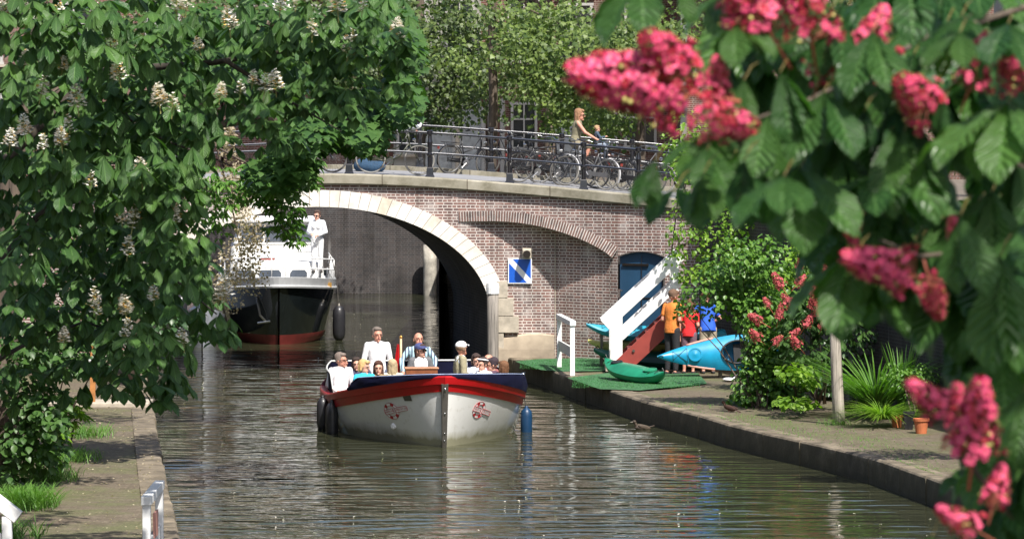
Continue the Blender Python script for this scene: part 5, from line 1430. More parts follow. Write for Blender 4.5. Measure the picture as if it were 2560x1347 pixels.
def put_bike(e, rearpx, frontpx, Y, lean=5, flip=False):
    xr, xf = XA(rearpx, Y), XA(frontpx, Y); zr, zf2 = zC(xr), zC(xf)
    base = .0
    e.location = (xr, Y, zr+.0+.01)
    L_ = math.hypot(xf-xr, 0); yaw = 0
    if L_ < 1.10: yaw = math.acos(min(1, L_/1.10))
    if flip: yaw = math.pi-yaw if xf < xr else yaw
    pitch = -math.atan2(zf2-zr, abs(xf-xr)+1e-6)
    e.rotation_euler = Matrix.Rotation(yaw, 3, 'Z').to_4x4().to_3x3().__matmul__(Matrix.Rotation(pitch, 3, 'Y')).__matmul__(Matrix.Rotation(R(lean), 3, 'X')).to_euler()
G = 'bicycles parked along the bridge railing'
def pb_(label, rear, front, Y, lean=5, **k):
    e = make_bike('bicycle', label, 'bicycle', **k); e['group'] = G; put_bike(e, rear, front, Y, lean, flip=front < rear); return e
pb_('bicycle at the left end of the bridge, half hidden by chestnut leaves', 710, 843, 90.25, frame=(.02,.03,.05))
pb_('dark olive bicycle with pale tyres in the left half of the bridge railing', 925, 1057, 90.2, frame=(.045,.05,.03), tyre=TYREW)
pb_('black bicycle with its rear wheel behind the middle railing post with the ball top', 1293, 1405, 90.0, lean=8, style='mens')
pb_('grey bicycle with pale tyres right of the middle of the bridge, front wheel showing', 1512, 1412, 89.75, lean=6, frame=(.10,.10,.105), tyre=TYREW, fendercol=(.5,.5,.52))
pb_('dark bicycle behind the railing just right of the cyclist', 1600, 1488, 89.7, lean=-6, style='mens')
pb_('bicycle with pale wheels leaning on the railing below the red blossom', 1548, 1655, 90.6, lean=6, frame=(.08,.08,.085), tyre=TYREW)
pb_('black bicycle with black bags at the right end of the bridge', 1735, 1632, 89.0, lean=5, bags=(.02,.02,.022))
pb_('black bicycle in the second row behind the grey bicycle with pale tyres', 1345, 1455, 90.9, lean=4)
pb_('dark bicycle in the second row beside the cyclist wheel', 1560, 1470, 90.5, lean=5, style='mens')
for lab, a, b, Y in (('bicycle lying low against the far railing below the grey house door', 1120, 1215, 94.9), ('dark bicycle at the far railing beside the brick pillar', 1310, 1215, 95.0), ('dark bicycle at the far railing behind the black bicycle', 1385, 1290, 94.8)):
    e = make_bike('bicycle', lab, 'bicycle'); e['group'] = 'bicycles at the far railing'; put_bike(e, a, b, Y, 6, flip=b < a)
# blue parcel bags standing behind the olive bicycle
bb_ = lump('blue_bag', 'dark blue bag standing on the bridge behind the olive bicycle wheel', 'bag', (XA(925, 91.2), 91.2, zC(XA(925, 91.2))), (.34, .2, .20), C((.02,.06,.12)), 5)
# the cyclist
Yc = 91.6
cb = make_bike('bicycle', 'bicycle with front child seat ridden by the woman in the olive top', 'bicycle', childseat=True, frame=(.03,.03,.035))
put_bike(cb, 1420, 1545, Yc, 0); 
pxx = XA(1420, Yc); zz = zC(XA(1470, Yc))
sadd = Vector((pxx+.26, Yc, zz+.98))
cy = person('woman in an olive tank top with reddish blonde hair riding a bicycle over the bridge', (0,0,0), R(90), H=1.70, pose='sit', seat=0, lean=8, female=True, skin='skin2', hair=(.26,.14,.075), hairlen=.10, glasses='sun', top=(.22,.20,.13), sleeves='none', collar=None, bottom=(.22,.19,.13), bottomlen='knee', shoes=(.35,.10,.07),
            arms={-1: [(-.24, -.20, .26), (-.24, -.44, .16)], 1: [(.24, -.20, .26), (.24, -.44, .16)]}, legs={-1: [(-.10, -.34, .02), (-.11, -.20, -.38)], 1: [(.10, -.30, -.13), (.11, -.16, -.56)]})
cy.location = (sadd.x-.10, Yc, sadd.z-.06); del cy['toph']
ch = person('small child with fair hair in a dark jacket sitting in the front child seat', (0,0,0), R(90), H=.92, pose='sit', seat=0, hair=(.40,.26,.14), top=(.05,.08,.12), bottom=(.25,.30,.38), shoes=(.7,.5,.45), arms={-1: [(-.24, -.16, .26), (-.2, -.34, .3)], 1: [(.24, -.16, .26), (.2, -.34, .3)]}, legs={-1: [(-.10, -.36, .08), (-.11, -.42, -.32)], 1: [(.10, -.36, .08), (.11, -.42, -.32)]})
ch.location = (pxx+.66, Yc, zz+.96-.02); del ch['toph']
# ================================================================ FOLIAGE
def tpl(stations, widths, cross=(-1, 0, 1), fold=.10, bend=.22, wave=0.0):
    vs, uv, fs = [], [], []
    n = len(cross)
    for i, (t, w_) in enumerate(zip(stations, widths)):
        for c in cross:
            vs.append((t, c*w_, fold*abs(c)*w_*2-bend*t*t+wave*math.sin(t*25+c)*w_)); uv.append((c, t))
    for i in range(len(stations)-1):
        for k in range(n-1): fs.append((i*n+k, i*n+k+1, (i+1)*n+k+1, (i+1)*n+k))
    return np.array(vs), np.array(fs), np.array(uv)
T_CHEST = tpl([0, .12, .32, .52, .70, .86, 1], [.012, .035, .11, .175, .205, .13, .004])
T_CHESTH = tpl([0, .06, .14, .24, .34, .44, .54, .63, .72, .81, .89, .95, 1], [.012, .022, .05, .085, .12, .155, .185, .205, .21, .185, .13, .065, .003], cross=(-1, -.6, -.2, 0, .2, .6, 1), fold=.14, bend=.25, wave=.12)
T_OVAL = tpl([0, .25, .5, .75, 1], [.02, .26, .34, .24, .01], fold=.2, bend=.2)
T_BLADE = tpl([0, .3, .6, .85, 1], [.018, .022, .018, .010, .002], cross=(-1, 1), fold=0, bend=.55)
def tpl_poly(pts, fold=.15):
    vs = [(.35, 0, .06)]+[(x, y, -.10*x*x+fold*abs(y)) for x, y in pts]; uv = [(0, .35)]+[(y*2, x) for x, y in pts]
    n = len(pts); fs = [(0, 1+i, 1+(i+1) % n, 1+(i+1) % n) for i in range(n)]
    return np.array(vs), np.array([(a, b, c) for a, b, c, d in fs]), np.array(uv)
T_MAPLE = tpl_poly([(0, 0), (.05, -.22), (-.02, -.42), (.28, -.38), (.42, -.58), (.55, -.30), (.70, -.22), (1.0, 0), (.70, .22), (.55, .30), (.42, .58), (.28, .38), (-.02, .42), (.05, .22)])
def norm(a): return a/np.maximum(np.linalg.norm(a, axis=-1, keepdims=True), 1e-9)
def leaves(name, mat, P, D, N, Ln, tp_, parent=None, wscale=1.0, var=None, kind=None):
    tv, tf, tu = tp_; n = len(P); k = len(tv)
    D = norm(D); S = norm(np.cross(D, N)); N = np.cross(S, D)
    Ln = np.broadcast_to(np.asarray(Ln, float), (n,)); ws = np.broadcast_to(np.asarray(wscale, float), (n,))
    V = P[:, None, :] + (D[:, None, :]*tv[None, :, 0:1] + S[:, None, :]*tv[None, :, 1:2]*ws[:, None, None] + N[:, None, :]*tv[None, :, 2:3])*Ln[:, None, None]
    V = V.reshape(-1, 3); q = tf.shape[1]; F = (tf[None]+(np.arange(n)*k)[:, None, None]).reshape(-1, q)
    me = bpy.data.meshes.new(name); me.vertices.add(len(V)); me.vertices.foreach_set('co', V.astype(np.float32).ravel())
    me.loops.add(F.size); me.loops.foreach_set('vertex_index', F.astype(np.int32).ravel())
    me.polygons.add(len(F)); me.polygons.foreach_set('loop_start', np.arange(0, F.size, q, dtype=np.int32))
    try: me.polygons.foreach_set('loop_total', np.full(len(F), q, dtype=np.int32))
    except Exception: pass
    me.polygons.foreach_set('use_smooth', np.ones(len(F), dtype=bool))
    ul = me.uv_layers.new(name='UVMap'); UV = np.tile(tu, (n, 1))[F.ravel()]; ul.data.foreach_set('uv', UV.astype(np.float32).ravel())
    at_ = me.attributes.new('var', 'FLOAT', 'POINT'); vv = nr.uniform(0, 1, n) if var is None else var
    at_.data.foreach_set('value', np.repeat(vv, k).astype(np.float32))
    me.materials.append(mat); me.update(calc_edges=True); me.validate()
    o = bpy.data.objects.new(name, me); col.objects.link(o)
    if parent is not None: o.parent = parent; o.matrix_parent_inverse = Matrix.Translation(parent.location).inverted()
    if kind: o['kind'] = kind
    return o
UP = np.array([0, 0, 1.0])
def whorl_leaves(C_, O_, Lm, nl=(5, 8), droop=(20, 60), spread=125):
    """C_ centres, O_ outward unit dirs; returns P,D,N,L for palmate leaves"""
    P, D, N, Ls, Vr = [], [], [], [], []
    for c, o in zip(C_, O_):
        n = nr.randint(*nl); oh = np.array([o[0], o[1], 0]); oh = oh/(np.linalg.norm(oh)+1e-9); s = np.array([-oh[1], oh[0], 0])
        dr = R(nr.uniform(*droop)); roll = R(nr.uniform(-50, 50)); L0 = Lm*nr.uniform(.6, 1.35); vr = nr.uniform()
        for a in np.linspace(-spread, spread, n)+nr.uniform(-8, 8, n):
            ca, sa = math.cos(R(a)), math.sin(R(a))
            h = oh*ca+s*sa; dd = dr*(.75+.35*abs(a)/spread)+R(nr.uniform(-10, 10))
            d = h*math.cos(dd)-UP*math.sin(dd)+s*math.sin(roll)*.3
            nn = UP*math.cos(dd)+h*math.sin(dd)
            P.append(c+d*.0); D.append(d); N.append(nn+nr.uniform(-.15, .15, 3)); Ls.append(L0*(1-.42*(abs(a)/spread)**1.6)); Vr.append(min(1, max(0, vr+nr.uniform(-.15, .15))))
    return np.array(P), np.array(D), np.array(N), np.array(Ls), np.array(Vr)
def blob_pts(blobs, shell=.6, front=.35):
    """blobs: (centre xyz, radii xyz, n). points and outward directions"""
    P, O = [], []
    for c, r, n in blobs:
        c = np.array(c, float); r = np.array(r, float)
        u = norm(nr.normal(size=(n, 3))); rad = nr.uniform(0, 1, n)**(1/3.0)*(1-shell)+shell*nr.uniform(.75, 1.05, n)
        k = nr.uniform(size=n) < .35; rad[k] = nr.uniform(.2, .9, k.sum())
        p = c+u*r*rad[:, None]
        o = norm(u*r)+np.array([.12, -front, .15])+nr.normal(size=(n, 3))*.35
        P.append(p); O.append(norm(o))
    return np.concatenate(P), np.concatenate(O)
def pxblob(px, py, Y, rx, rz, ry, n): return ((at(px, py, Y).x, Y, at(px, py, Y).z), (rx*Y/1e4, ry, rz*Y/1e4), n)
def limbs(name, parent, paths, mat=None):
    m = MB()
    for pts, r0, r1 in paths:
        pts = [Vector(p) for p in pts]; out = []
        for i in range(len(pts)-1):
            for k in range(4): out.append(pts[i].lerp(pts[i+1], k/4)+Vector(nr.normal(size=3)*.02*r0*4))
        out.append(pts[-1]); n = len(out)
        m.tube(out, [r0+(r1-r0)*i/(n-1) for i in range(n)], 8)
    o = m.build(name, mat or M['bark'], smooth=True); o.parent = parent; o.matrix_parent_inverse = Matrix.Translation(parent.location).inverted(); return o
M['lf_chest'] = leafmat('chestnut_leaf', (.033,.092,.023), (.080,.165,.034), rough=.40, trans=.22, vein=.45)
M['lf_front'] = leafmat('front_chestnut_leaf', (.022,.080,.020), (.075,.165,.035), rough=.33, trans=.38, vein=.4)
M['lf_maple'] = leafmat('maple_leaf', (.034,.088,.020), (.068,.142,.030), rough=.45, trans=.25)
M['lf_plane'] = leafmat('plane_leaf', (.045,.085,.020), (.17,.235,.052), rough=.5, trans=.30)
M['lf_planed'] = leafmat('plane_leaf_dark', (.035,.065,.018), (.11,.155,.035), rough=.5, trans=.25)
M['lf_lime'] = leafmat('lime_leaf', (.11,.22,.025), (.21,.34,.035), rough=.45, trans=.35)
M['lf_ivy'] = leafmat('ivy_leaf', (.055,.14,.022), (.13,.25,.035), rough=.42, trans=.25)
M['lf_dark'] = leafmat('dark_leaf', (.022,.06,.02), (.045,.10,.028), rough=.4, trans=.15)
M['lf_grass'] = leafmat('grass_blade', (.07,.17,.03), (.14,.27,.05), rough=.5, trans=.3)
M['seed'] = leafmat('dry_blossom', (.22,.17,.10), (.50,.43,.32), rough=.8, trans=.2)
M['petalw'] = simple('white_petal', (.92,.88,.80), .6, var=.12, scale=30); M['stalk'] = simple('flower_stalk', (.20,.20,.06), .6); M['petaly'] = simple('yellow_petal_centre', (.62,.40,.10), .6)
M['petalr'] = simple('red_petal', (.60,.055,.14), .5, var=.45, scale=22); M['petalr2'] = simple('deep_red_petal', (.33,.008,.03), .5, var=.4, scale=22); M['bud'] = simple('yellow_bud', (.55,.48,.14), .5); M['stalkr'] = simple('red_stalk', (.36,.10,.06), .5, var=.3)

M['barkd'] = pilemat('dark_bark', (.05,.04,.03), 14)
def tree(name, label, cat, base, group=None):
    return empty(name, base, 0, label, cat, group)
# ---- white flower spikes (shared meshes)
def spike_mesh(seed, h=.24, r=.07, n=34, cols=None, petal=.020, fill=1.0):
    rs = np.random.RandomState(seed); m = MB()
    m.tube([(0, 0, -.06), (0, 0, h*.5), (rs.uniform(-.01, .01), 0, h)], [.006, .004, .0015], 5, mi=1)
    for i in range(n):
        f = i/n; z = h*(.08+.9*f); a = i*2.4+rs.uniform(-.3, .3); rr = r*(1-f)**.8*rs.uniform(.6, 1.1)+.008
        c = Vector((rr*math.cos(a), rr*math.sin(a), z+.01)); m.tube([(0, 0, z-.015), c], .0018, 3, cap=False, mi=1)
        if rs.uniform() > fill: continue
        s = petal*rs.uniform(.9, 1.5)*(1 if f < .8 else .55)
        for j in range(4):
            b = a+(j-1.5)*.9; d = Vector((math.cos(b), math.sin(b), rs.uniform(-.3, .8))).normalized(); t_ = d.cross(Vector((0, 0, 1))).normalized()
            m.add([c, c+d*s*.6+t_*s*.5, c+d*s*1.15, c+d*s*.6-t_*s*.5], [(0, 1, 2, 3)], mi=0 if rs.uniform() > .16 else 2)
    me_o = m.build('blossom_spike', cols, smooth=False); me = me_o.data; bpy.data.objects.remove(me_o); return me
SPW = [spike_mesh(i, n=40, cols=[M['petalw'], M['stalk'], M['petaly']], fill=[1, .9, .6, .35][i], petal=.032) for i in range(4)]
def add_spikes(parent, pts, meshes, smin, smax, tilt=.25, name='blossom_spike'):
    for p in pts:
        o = bpy.data.objects.new(name, meshes[rnd.randrange(len(meshes))]); col.objects.link(o); o.parent = parent
        o.location = Vector(p)-parent.location; s = rnd.uniform(smin, smax); o.scale = (s, s, s)
        o.rotation_euler = (rnd.uniform(-tilt, tilt), rnd.uniform(-tilt, tilt), rnd.uniform(0, 6.28))

# ================= A: the big white flowered chestnut on the left quay
base = Vector((-6.6, 46.5, QZ)); TA = tree('chestnut_tree', 'large white flowering chestnut tree reaching over the canal from the left quay', 'tree', base)
YA = 44.0
bl = []
def B(px, py, rx, rz, n, Y=YA, ry=.8): bl.append(pxblob(px, py, Y, rx, rz, ry, n))
for px, py, rx, rz, n in [(60,60,130,110,70),(220,80,130,110,70),(380,60,120,110,70),(520,110,120,110,70),(660,60,110,100,60),(800,60,100,90,50),(930,20,100,60,36),
    (60,250,120,120,75),(210,260,120,120,75),(370,260,120,120,75),(520,280,120,120,75),(690,180,100,90,50),
    (40,430,110,100,60),(180,430,120,110,70),(330,430,120,110,70),(430,440,85,110,50),(450,560,80,100,44),
    (260,560,110,90,50),(400,660,110,110,55),(470,680,80,110,36),(330,750,100,90,40),(230,700,90,90,26),
    (120,580,100,90,34),(40,640,70,110,26),(80,760,110,80,36),(200,800,90,60,26),(520,815,70,60,24),
    (350,850,100,60,36),(420,900,70,50,26),(300,930,90,50,30),(420,960,50,40,16),(200,930,80,60,22),(40,900,50,120,18)]:
    B(px, py, rx, rz, n, YA+rnd.uniform(-1.2, 1.6))
P, O = blob_pts(bl, front=.6)
for px, py, rx, rz, n in [(100,120,160,160,110),(350,120,160,160,110),(600,150,160,160,110),(100,380,160,160,110),(350,380,160,160,110),(430,400,90,160,60),(120,620,140,130,80),(360,620,150,130,80),(470,700,80,120,36),(150,780,150,70,50),(350,860,120,60,50),(900,60,130,100,50)]:
    q = blob_pts([pxblob(px, py, YA+3.6, rx, rz, 1.0, n)], front=.6); P = np.concatenate([P, q[0]]); O = np.concatenate([O, q[1]])
for X_, Y_, Z_, n in [(-4.5,44,8.4,90),(-6.5,44,8.8,90),(-3,45,8.9,80),(-5.5,47,8.6,90),(-4,49,8.9,80),(-7,48,8.2,80),(-5.5,51,9.0,80),(-2.2,42.5,8.7,60),(-7,40,8.4,90),(-7.5,52,8.4,80),(-3.4,38.5,9,150),(-2.2,39.3,8.8,130),(-1.2,39.8,9.2,110),(-4.6,39.5,9.2,130),(-5.6,40.2,9.0,110),(-4,37.4,9.6,130),(-2.6,37.6,9.8,110),(-5.8,38.2,9.8,110),(-1.0,38.2,10,100)]:
    q = blob_pts([((X_, Y_, Z_), (1.1, 1.2, .8), n)], front=.4); P = np.concatenate([P, q[0]]); O = np.concatenate([O, q[1]])
kk = nr.uniform(size=len(P)) < .70; P = P[kk]; O = O[kk]
P2, D2, N2, L2, V2 = whorl_leaves(P, O, .25, droop=(12, 80))
leaves('leaves', M['lf_chest'], P2, D2, N2, L2, T_CHEST, TA, wscale=1.1, var=V2)
# right hand arm of the same tree over the middle of the picture
bl = []
for px, py, rx, rz, n in [(820,150,110,80,44),(930,100,90,70,36),(870,230,90,60,26),(1000,110,45,60,12),(1000,200,45,40,9),(760,240,80,60,24),(700,330,70,50,14),(840,220,60,60,12),(660,290,70,60,16)]:
    B(px, py, rx, rz, n, 42.8+rnd.uniform(-.6, .8), .5)
P, O = blob_pts(bl, front=.6); P2, D2, N2, L2, V2 = whorl_leaves(P, O, .20)
leaves('overhanging_leaves', M['lf_chest'], P2, D2, N2, L2, T_CHEST, TA, wscale=1.1, var=V2)
w3 = lambda px, py, Y: at(px, py, Y)
limbs('trunk', TA, [([base+Vector((0, 0, -.1)), base+Vector((.1, -.3, 2.4)), base+Vector((.2, -.6, 4.6)), w3(-100, -200, 45.5)], .30, .16)])
for pth in [([base+Vector((.15,-.5,3.2)), w3(120, 480, 45), w3(330, 640, 44.6), w3(520, 800, 44.3)], .09, .015), ([base+Vector((.2,-.6,4.4)), w3(200, 180, 45), w3(520, 150, 44.3), w3(900, 90, 43.2)], .13, .02),
            ([base+Vector((.1,-.3,2.4)), w3(60, 860, 45.2), w3(180, 820, 44.8), w3(420, 900, 44.3)], .06, .012), ([w3(200, 180, 45), w3(330, 330, 44.5), w3(560, 420, 44.2)], .06, .012), ([w3(560, 150, 44.3), w3(720, 260, 43.6), w3(840, 330, 43.2)], .05, .01)]:
    limbs('limb', TA, [([Vector(q)+Vector((0, 1.3, 0)) if i_ > 0 else Vector(q) for i_, q in enumerate(pth[0])], pth[1]*.55, pth[2]*.6)], M['barkd'])
sp = [(465,30),(500,130),(575,80),(300,205),(155,180),(60,55),(140,60),(15,60),(400,270),(430,285),(690,230),(660,240),(600,240),(780,95),(845,40),(905,35),(870,140),(990,100),(155,370),(225,470),(355,460),(740,20),(700,30),(60,170),(235,70),(630,215),
      (830,590),(1140,600)]
pts = [w3(x, y, 42.9 if x < 700 else 42.2) for x, y in sp if x < 1000 and y < 500]
pts += [w3(x, y, 43.0) for x, y in [(318,640),(430,570),(640-200,560),(315,790),(385,755),(315,845),(160,860),(235,770),(455,860),(545,765),(560,745),(460,870),(240,790),(305,560),(330,575)]]
pts += [w3(rnd.uniform(0, 700), rnd.uniform(0, 420), 43.0) for _ in range(12)]
add_spikes(TA, pts, SPW, .7, 1.2)

# ================= C: maple behind it, its trunk at the left edge
baseC = gnd(14, 1205, QZ); TC = tree('maple_tree', 'dark trunked maple with lobed leaves behind the chestnut, arching to the bridge railing', 'tree', baseC)
bl = []
for px, py, rx, rz, n in [(760,330,80,70,330),(700,430,90,60,300),(960,60,80,80,420),(1010,140,60,90,360),(1015,250,45,70,200),(940,280,70,70,330),(880,330,80,60,420),(850,300,80,70,330),(920,345,50,45,200),(690,250,90,100,330),(640,180,90,100,240),(720,80,100,90,330),(600,60,100,90,200),(740,400,70,60,220),(350,380,150,140,700),(200,300,200,200,900),(150,600,200,160,700),(400,640,90,120,300),(480,150,160,160,600),(150,80,160,120,500)]:
    B(px, py, rx, rz, n, 62+rnd.uniform(-1.5, 1.5), 1.3)
for X_, Y_, Z_, n in [(-8,60,8.6,500),(-6,62,9,500),(-7.5,66,8.8,500),(-5,66,9.4,400),(-9,70,8.8,400)]: bl.append(((X_, Y_, Z_), (1.3, 1.6, .9), n))
P, O = blob_pts(bl, front=.5)
leaves('leaves', M['lf_maple'], P, O*np.array([1, 1, .3])+np.array([0, 0, -.55]), UP+O*.8+nr.normal(size=P.shape)*.25, nr.uniform(.11, .19, len(P)), T_MAPLE, TC)
limbs('trunk', TC, [([baseC+Vector((-.05,0,-.1)), baseC+Vector((-.05, .1, 2)), baseC+Vector((.1, .2, 4.5)), baseC+Vector((.6, .2, 7))], .26, .15)])
for pth in [([baseC+Vector((.1,.2,4.2)), w3(400, 320, 61), w3(700, 300, 61.5), w3(900, 300, 61.5)], .10, .015), ([baseC+Vector((.3,.2,5.6)), w3(500, 60, 61), w3(800, 60, 61.5), w3(1000, 130, 61.5)], .09, .015)]: limbs('limb', TC, [pth])

# ================= D: dry blossoming tree and the light green branch by the cruiser
bD = Vector(gnd(330, 962, QZ)); TD = tree('elm_tree', 'tree hung with dry beige blossom clusters beside the black cruiser', 'tree', bD)
bl = []
for px, py, rx, rz, n in [(565,350,30,50,700),(580,430,28,60,600),(600,520,36,60,600),(625,580,40,50,600),(600,650,60,60,800),(620,700,60,50,500),(560,690,50,50,400),(570,760,40,30,200),(640,620,40,50,350)]:
    B(px, py, rx, rz, n//2, 76+rnd.uniform(-.5, .5), .4)
P, O = blob_pts(bl, shell=.3)
leaves('dry_blossom', M['seed'], P, nr.normal(size=P.shape), nr.normal(size=P.shape), nr.uniform(.028, .06, len(P)), T_OVAL, TD, wscale=1.6)
bl = []
for px, py, rx, rz, n in [(690,440,70,50,330),(750,405,55,45,260),(760,450,40,26,110),(650,480,60,40,200),(720,520,50,35,130),(735,590,40,26,70),(700,560,50,30,110),(660,440,60,60,200),(560,480,60,80,200),(520,540,60,80,200)]:
    B(px, py, rx, rz, n, 74+rnd.uniform(-.6, .6), .6)
P, O = blob_pts(bl, shell=.4); P2, D2, N2, L2, V2 = whorl_leaves(P[::2], O[::2], .18, nl=(3, 6), droop=(5, 50))
leaves('leaves', M['lf_ivy'], P2, D2, N2, L2, T_OVAL, TD, wscale=.55, var=V2*.7)
limbs('trunk', TD, [([bD, bD+Vector((.1, 0, 2.5)), w3(400, 330, 79), w3(440, 100, 78)], .16, .08)])
for pth in [([w3(420, 300, 78.5), w3(540, 360, 76.5), w3(590, 560, 76.2), w3(610, 690, 76.2)], .03, .008), ([w3(420, 300, 78.5), w3(600, 400, 74.5), w3(700, 440, 74.2), w3(780, 500, 74.1)], .03, .006), ([w3(600, 440, 74.5), w3(700, 560, 74.2), w3(740, 600, 74.1)], .015, .004)]: limbs('limb', TD, [pth])

# ================= E: plane trees behind the bridge
def plane(label, bx_, by_, blobs, matn, lim, nmul=1.0):
    b = Vector((bx_, by_, SZ)); T = tree('plane_tree', label, 'tree', b, 'plane trees behind the bridge'); bl = []
    for px, py, rx, rz, n in blobs: bl.append(pxblob(px, py, by_+rnd.uniform(-2.2, 1.5), rx, rz, 1.6, int(n*nmul*1.55)))
    P, O = blob_pts(bl, shell=.2, front=.4)
    # gather into drooping sprays
    C_ = P[nr.randint(0, len(P), len(P)//15)]; idx = nr.randint(0, len(C_), len(P)); off = nr.normal(size=P.shape)*np.array([.20, .22, .17]); off[:, 2] -= np.abs(off[:, 0])*.5
    P = C_[idx]+off
    leaves('leaves', M[matn], P, norm(off+np.array([0, -.2, -.25])), UP+O*.9+nr.normal(size=P.shape)*.35, nr.uniform(.075, .165, len(P)), T_MAPLE, T)
    limbs('trunk', T, [([b+Vector((0,0,-.1)), b+Vector((.05, 0, 3)), b+Vector((.0, .1, 7)), b+Vector((.1, .1, 11))], .15, .08)])
    for tx, ty in lim: limbs('limb', T, [([b+Vector((.0, 0, rnd.uniform(2.6, 4.5))), w3(b.x*1e4/by_*.5+tx*.5+640, ty-40, by_), w3(tx, ty, by_-.5)], .07, .012)])
    return T
YE = 112
TX = tree('plane_tree', 'added plane tree whose unseen crown shades the house fronts behind the bridge', 'tree', Vector((1.2, 129.5, SZ)), 'plane trees behind the bridge')  # tree added with its crown out of view to keep the facades dark
bl = [((X_, Y_, Z_), (1.7, 1.4, 1.1), 700) for X_, Y_, Z_ in [(-6,129,11.6),(-4,130,12.4),(-2,129.5,11.5),(0,129.5,12.3),(2,129.6,11.5),(4,130,12.2),(6,129.5,11.6),(-3,128,13.8),(1,128,13.8),(5,128,13.6),(-8,129.5,12.2),(8,129,12.4),(-5,127,14.5),(3,126.5,15)]]
P, O = blob_pts(bl, shell=.3); leaves('leaves', M['lf_planed'], P, norm(O+np.array([0, 0, -.4])), UP+O*.6+nr.normal(size=P.shape)*.3, nr.uniform(.2, .34, len(P)), T_MAPLE, TX)
limbs('trunk', TX, [([Vector((1.2, 129.5, SZ)), Vector((1.25, 129.6, 7)), Vector((1.1, 129.6, 10)), Vector((.8, 129.5, 13.4))], .19, .10)])
for q in ((-5,129.6,12.2),(5,129.6,12),(-2.5,128.4,13.4)): limbs('limb', TX, [([Vector((1.15, 129.6, 8.8)), Vector(q).lerp(Vector((1.1,129.6,10.5)), .5), Vector(q)], .08, .02)])
plane('plane tree with pale green sprays behind the middle of the bridge', XA(1228, YE), YE, [(1330,60,70,60,420),(1290,110,50,50,300),(1340,140,60,60,360),(1400,180,70,70,420),(1380,80,90,80,520),(1450,240,60,70,330),(1350,230,50,60,240),(1480,300,50,30,160),(1360,320,40,20,60),(1260,40,60,50,260),(1420,30,90,60,400),(1500,200,70,90,400),(1390,270,40,50,130),(1180,140,60,50,170)], 'lf_plane', [(1340,140),(1450,240),(1400,60)])
plane('plane tree with darker leaves left of the middle plane tree', XA(1050, YE+4), YE+4, [(1120,60,80,60,420),(1050,150,70,80,420),(1150,170,80,70,420),(1090,240,70,60,330),(1020,260,50,70,220),(1190,230,60,50,220),(1200,60,70,60,330),(1070,300,60,35,150),(1160,290,40,30,80),(1010,60,80,80,420),(1270,180,60,60,220),(1250,250,60,50,130)], 'lf_planed', [(1150,170),(1050,150)], 1.1)
plane('plane tree with bright leaves behind the cyclist on the right', XA(1600, YE-4), YE-4, [(1530,100,70,80,520),(1560,200,70,70,420),(1510,260,60,50,300),(1600,60,80,80,420),(1560,290,50,30,150),(1660,150,90,90,330),(1740,60,90,90,300),(1480,120,60,70,330),(1540,330,40,20,60)], 'lf_plane', [(1530,150),(1560,230)])
plane('plane tree behind the chestnut at the left end of the bridge', XA(880, YE+6), YE+6, [(850,60,120,100,500),(750,160,120,120,420),(900,200,100,100,420),(960,150,70,90,330),(650,80,120,100,330),(930,290,60,60,160)], 'lf_planed', [(850,100)])
# overhead crowns that stand above the frame: they darken the far part of the water like the real ones
plane('tall plane tree on the right bank behind the bridge, crown above the frame', XA(1950, 104), 104, [(1900,-60,300,160,1500),(2200,40,260,200,1500),(2400,200,200,200,1100),(1850,140,120,120,500)], 'lf_planed', [(1900,0)])

plane('plane tree over the canal behind the bridge, high above the black cruiser', XA(500, 122), 122, [(480,40,200,110,900),(700,90,160,120,900),(900,40,160,100,900),(1100,-20,150,90,800),(600,-60,300,100,1200),(1000,-90,300,80,1200),(850,190,120,70,400)], 'lf_planed', [(700,60),(1000,-20)], .8)
# ================= F: right quay shrubs
def shrub(name, label, cat, b, blobs, mat, L0, tmpl, Y, ws=1.0, ry=.6, per=1, nl=(3, 6), stems=True, whorl=True, droop=(10, 50), front=.4):
    T = tree(name, label, cat, b); bl = [pxblob(px, py, Y+rnd.uniform(-.4, .5), rx, rz, ry, n) for px, py, rx, rz, n in blobs]
    P, O = blob_pts(bl, shell=.4, front=front)
    if whorl: P2, D2, N2, L2, V2 = whorl_leaves(P, O, L0, nl=nl, droop=droop)
    else: P2, D2, N2, L2, V2 = P, O*np.array([1,1,.4])+np.array([0,0,-.5])+nr.normal(size=P.shape)*.3, UP*.8+O+nr.normal(size=P.shape)*.3, nr.uniform(.7, 1.2, len(P))*L0, nr.uniform(size=len(P))
    leaves('leaves', M[mat], P2, D2, N2, L2, tmpl, T, wscale=ws, var=V2)
    if stems: limbs('stems', T, [([Vector(b)+Vector((rnd.uniform(-.15, .15), .35+rnd.uniform(-.1, .1), 0)), Vector(b).lerp(at(px, py, Y+.3), .5)+Vector((0, .3, .15)), at(px, py, Y+.2)], .018, .005) for px, py, rx, rz, n in blobs[::2]])
    return T
shrub('shrub', 'dense green leafy shrub by the end of the large teal kayak', 'shrub', gnd(1900, 1025, QZ), [(1870,720,70,60,300),(1900,800,70,70,330),(1900,880,50,60,300),(1930,900,70,70,330),(1900,960,80,60,330),(1860,1000,50,30,130),(1960,960,60,50,220),(1980,1000,50,25,110),(1830,735,45,40,150),(1880,930,35,50,130),(2000,920,50,40,110),(1890,1000,60,30,130),(1800,690,50,30,100),(1740,720,40,25,60),(1730,765,35,30,50),(1790,765,45,45,110),(1700,770,14,40,24),(1800,740,50,35,90),(1850,640,60,60,260),(1920,650,60,70,300),(1800,680,60,50,200),(1980,760,60,60,300),(1950,840,60,70,360),(1890,780,70,80,300),(1920,930,70,80,420),(1960,990,60,30,160),(1870,690,80,60,240)], 'lf_ivy', .105, T_OVAL, 75.0, whorl=False, ws=1.15)
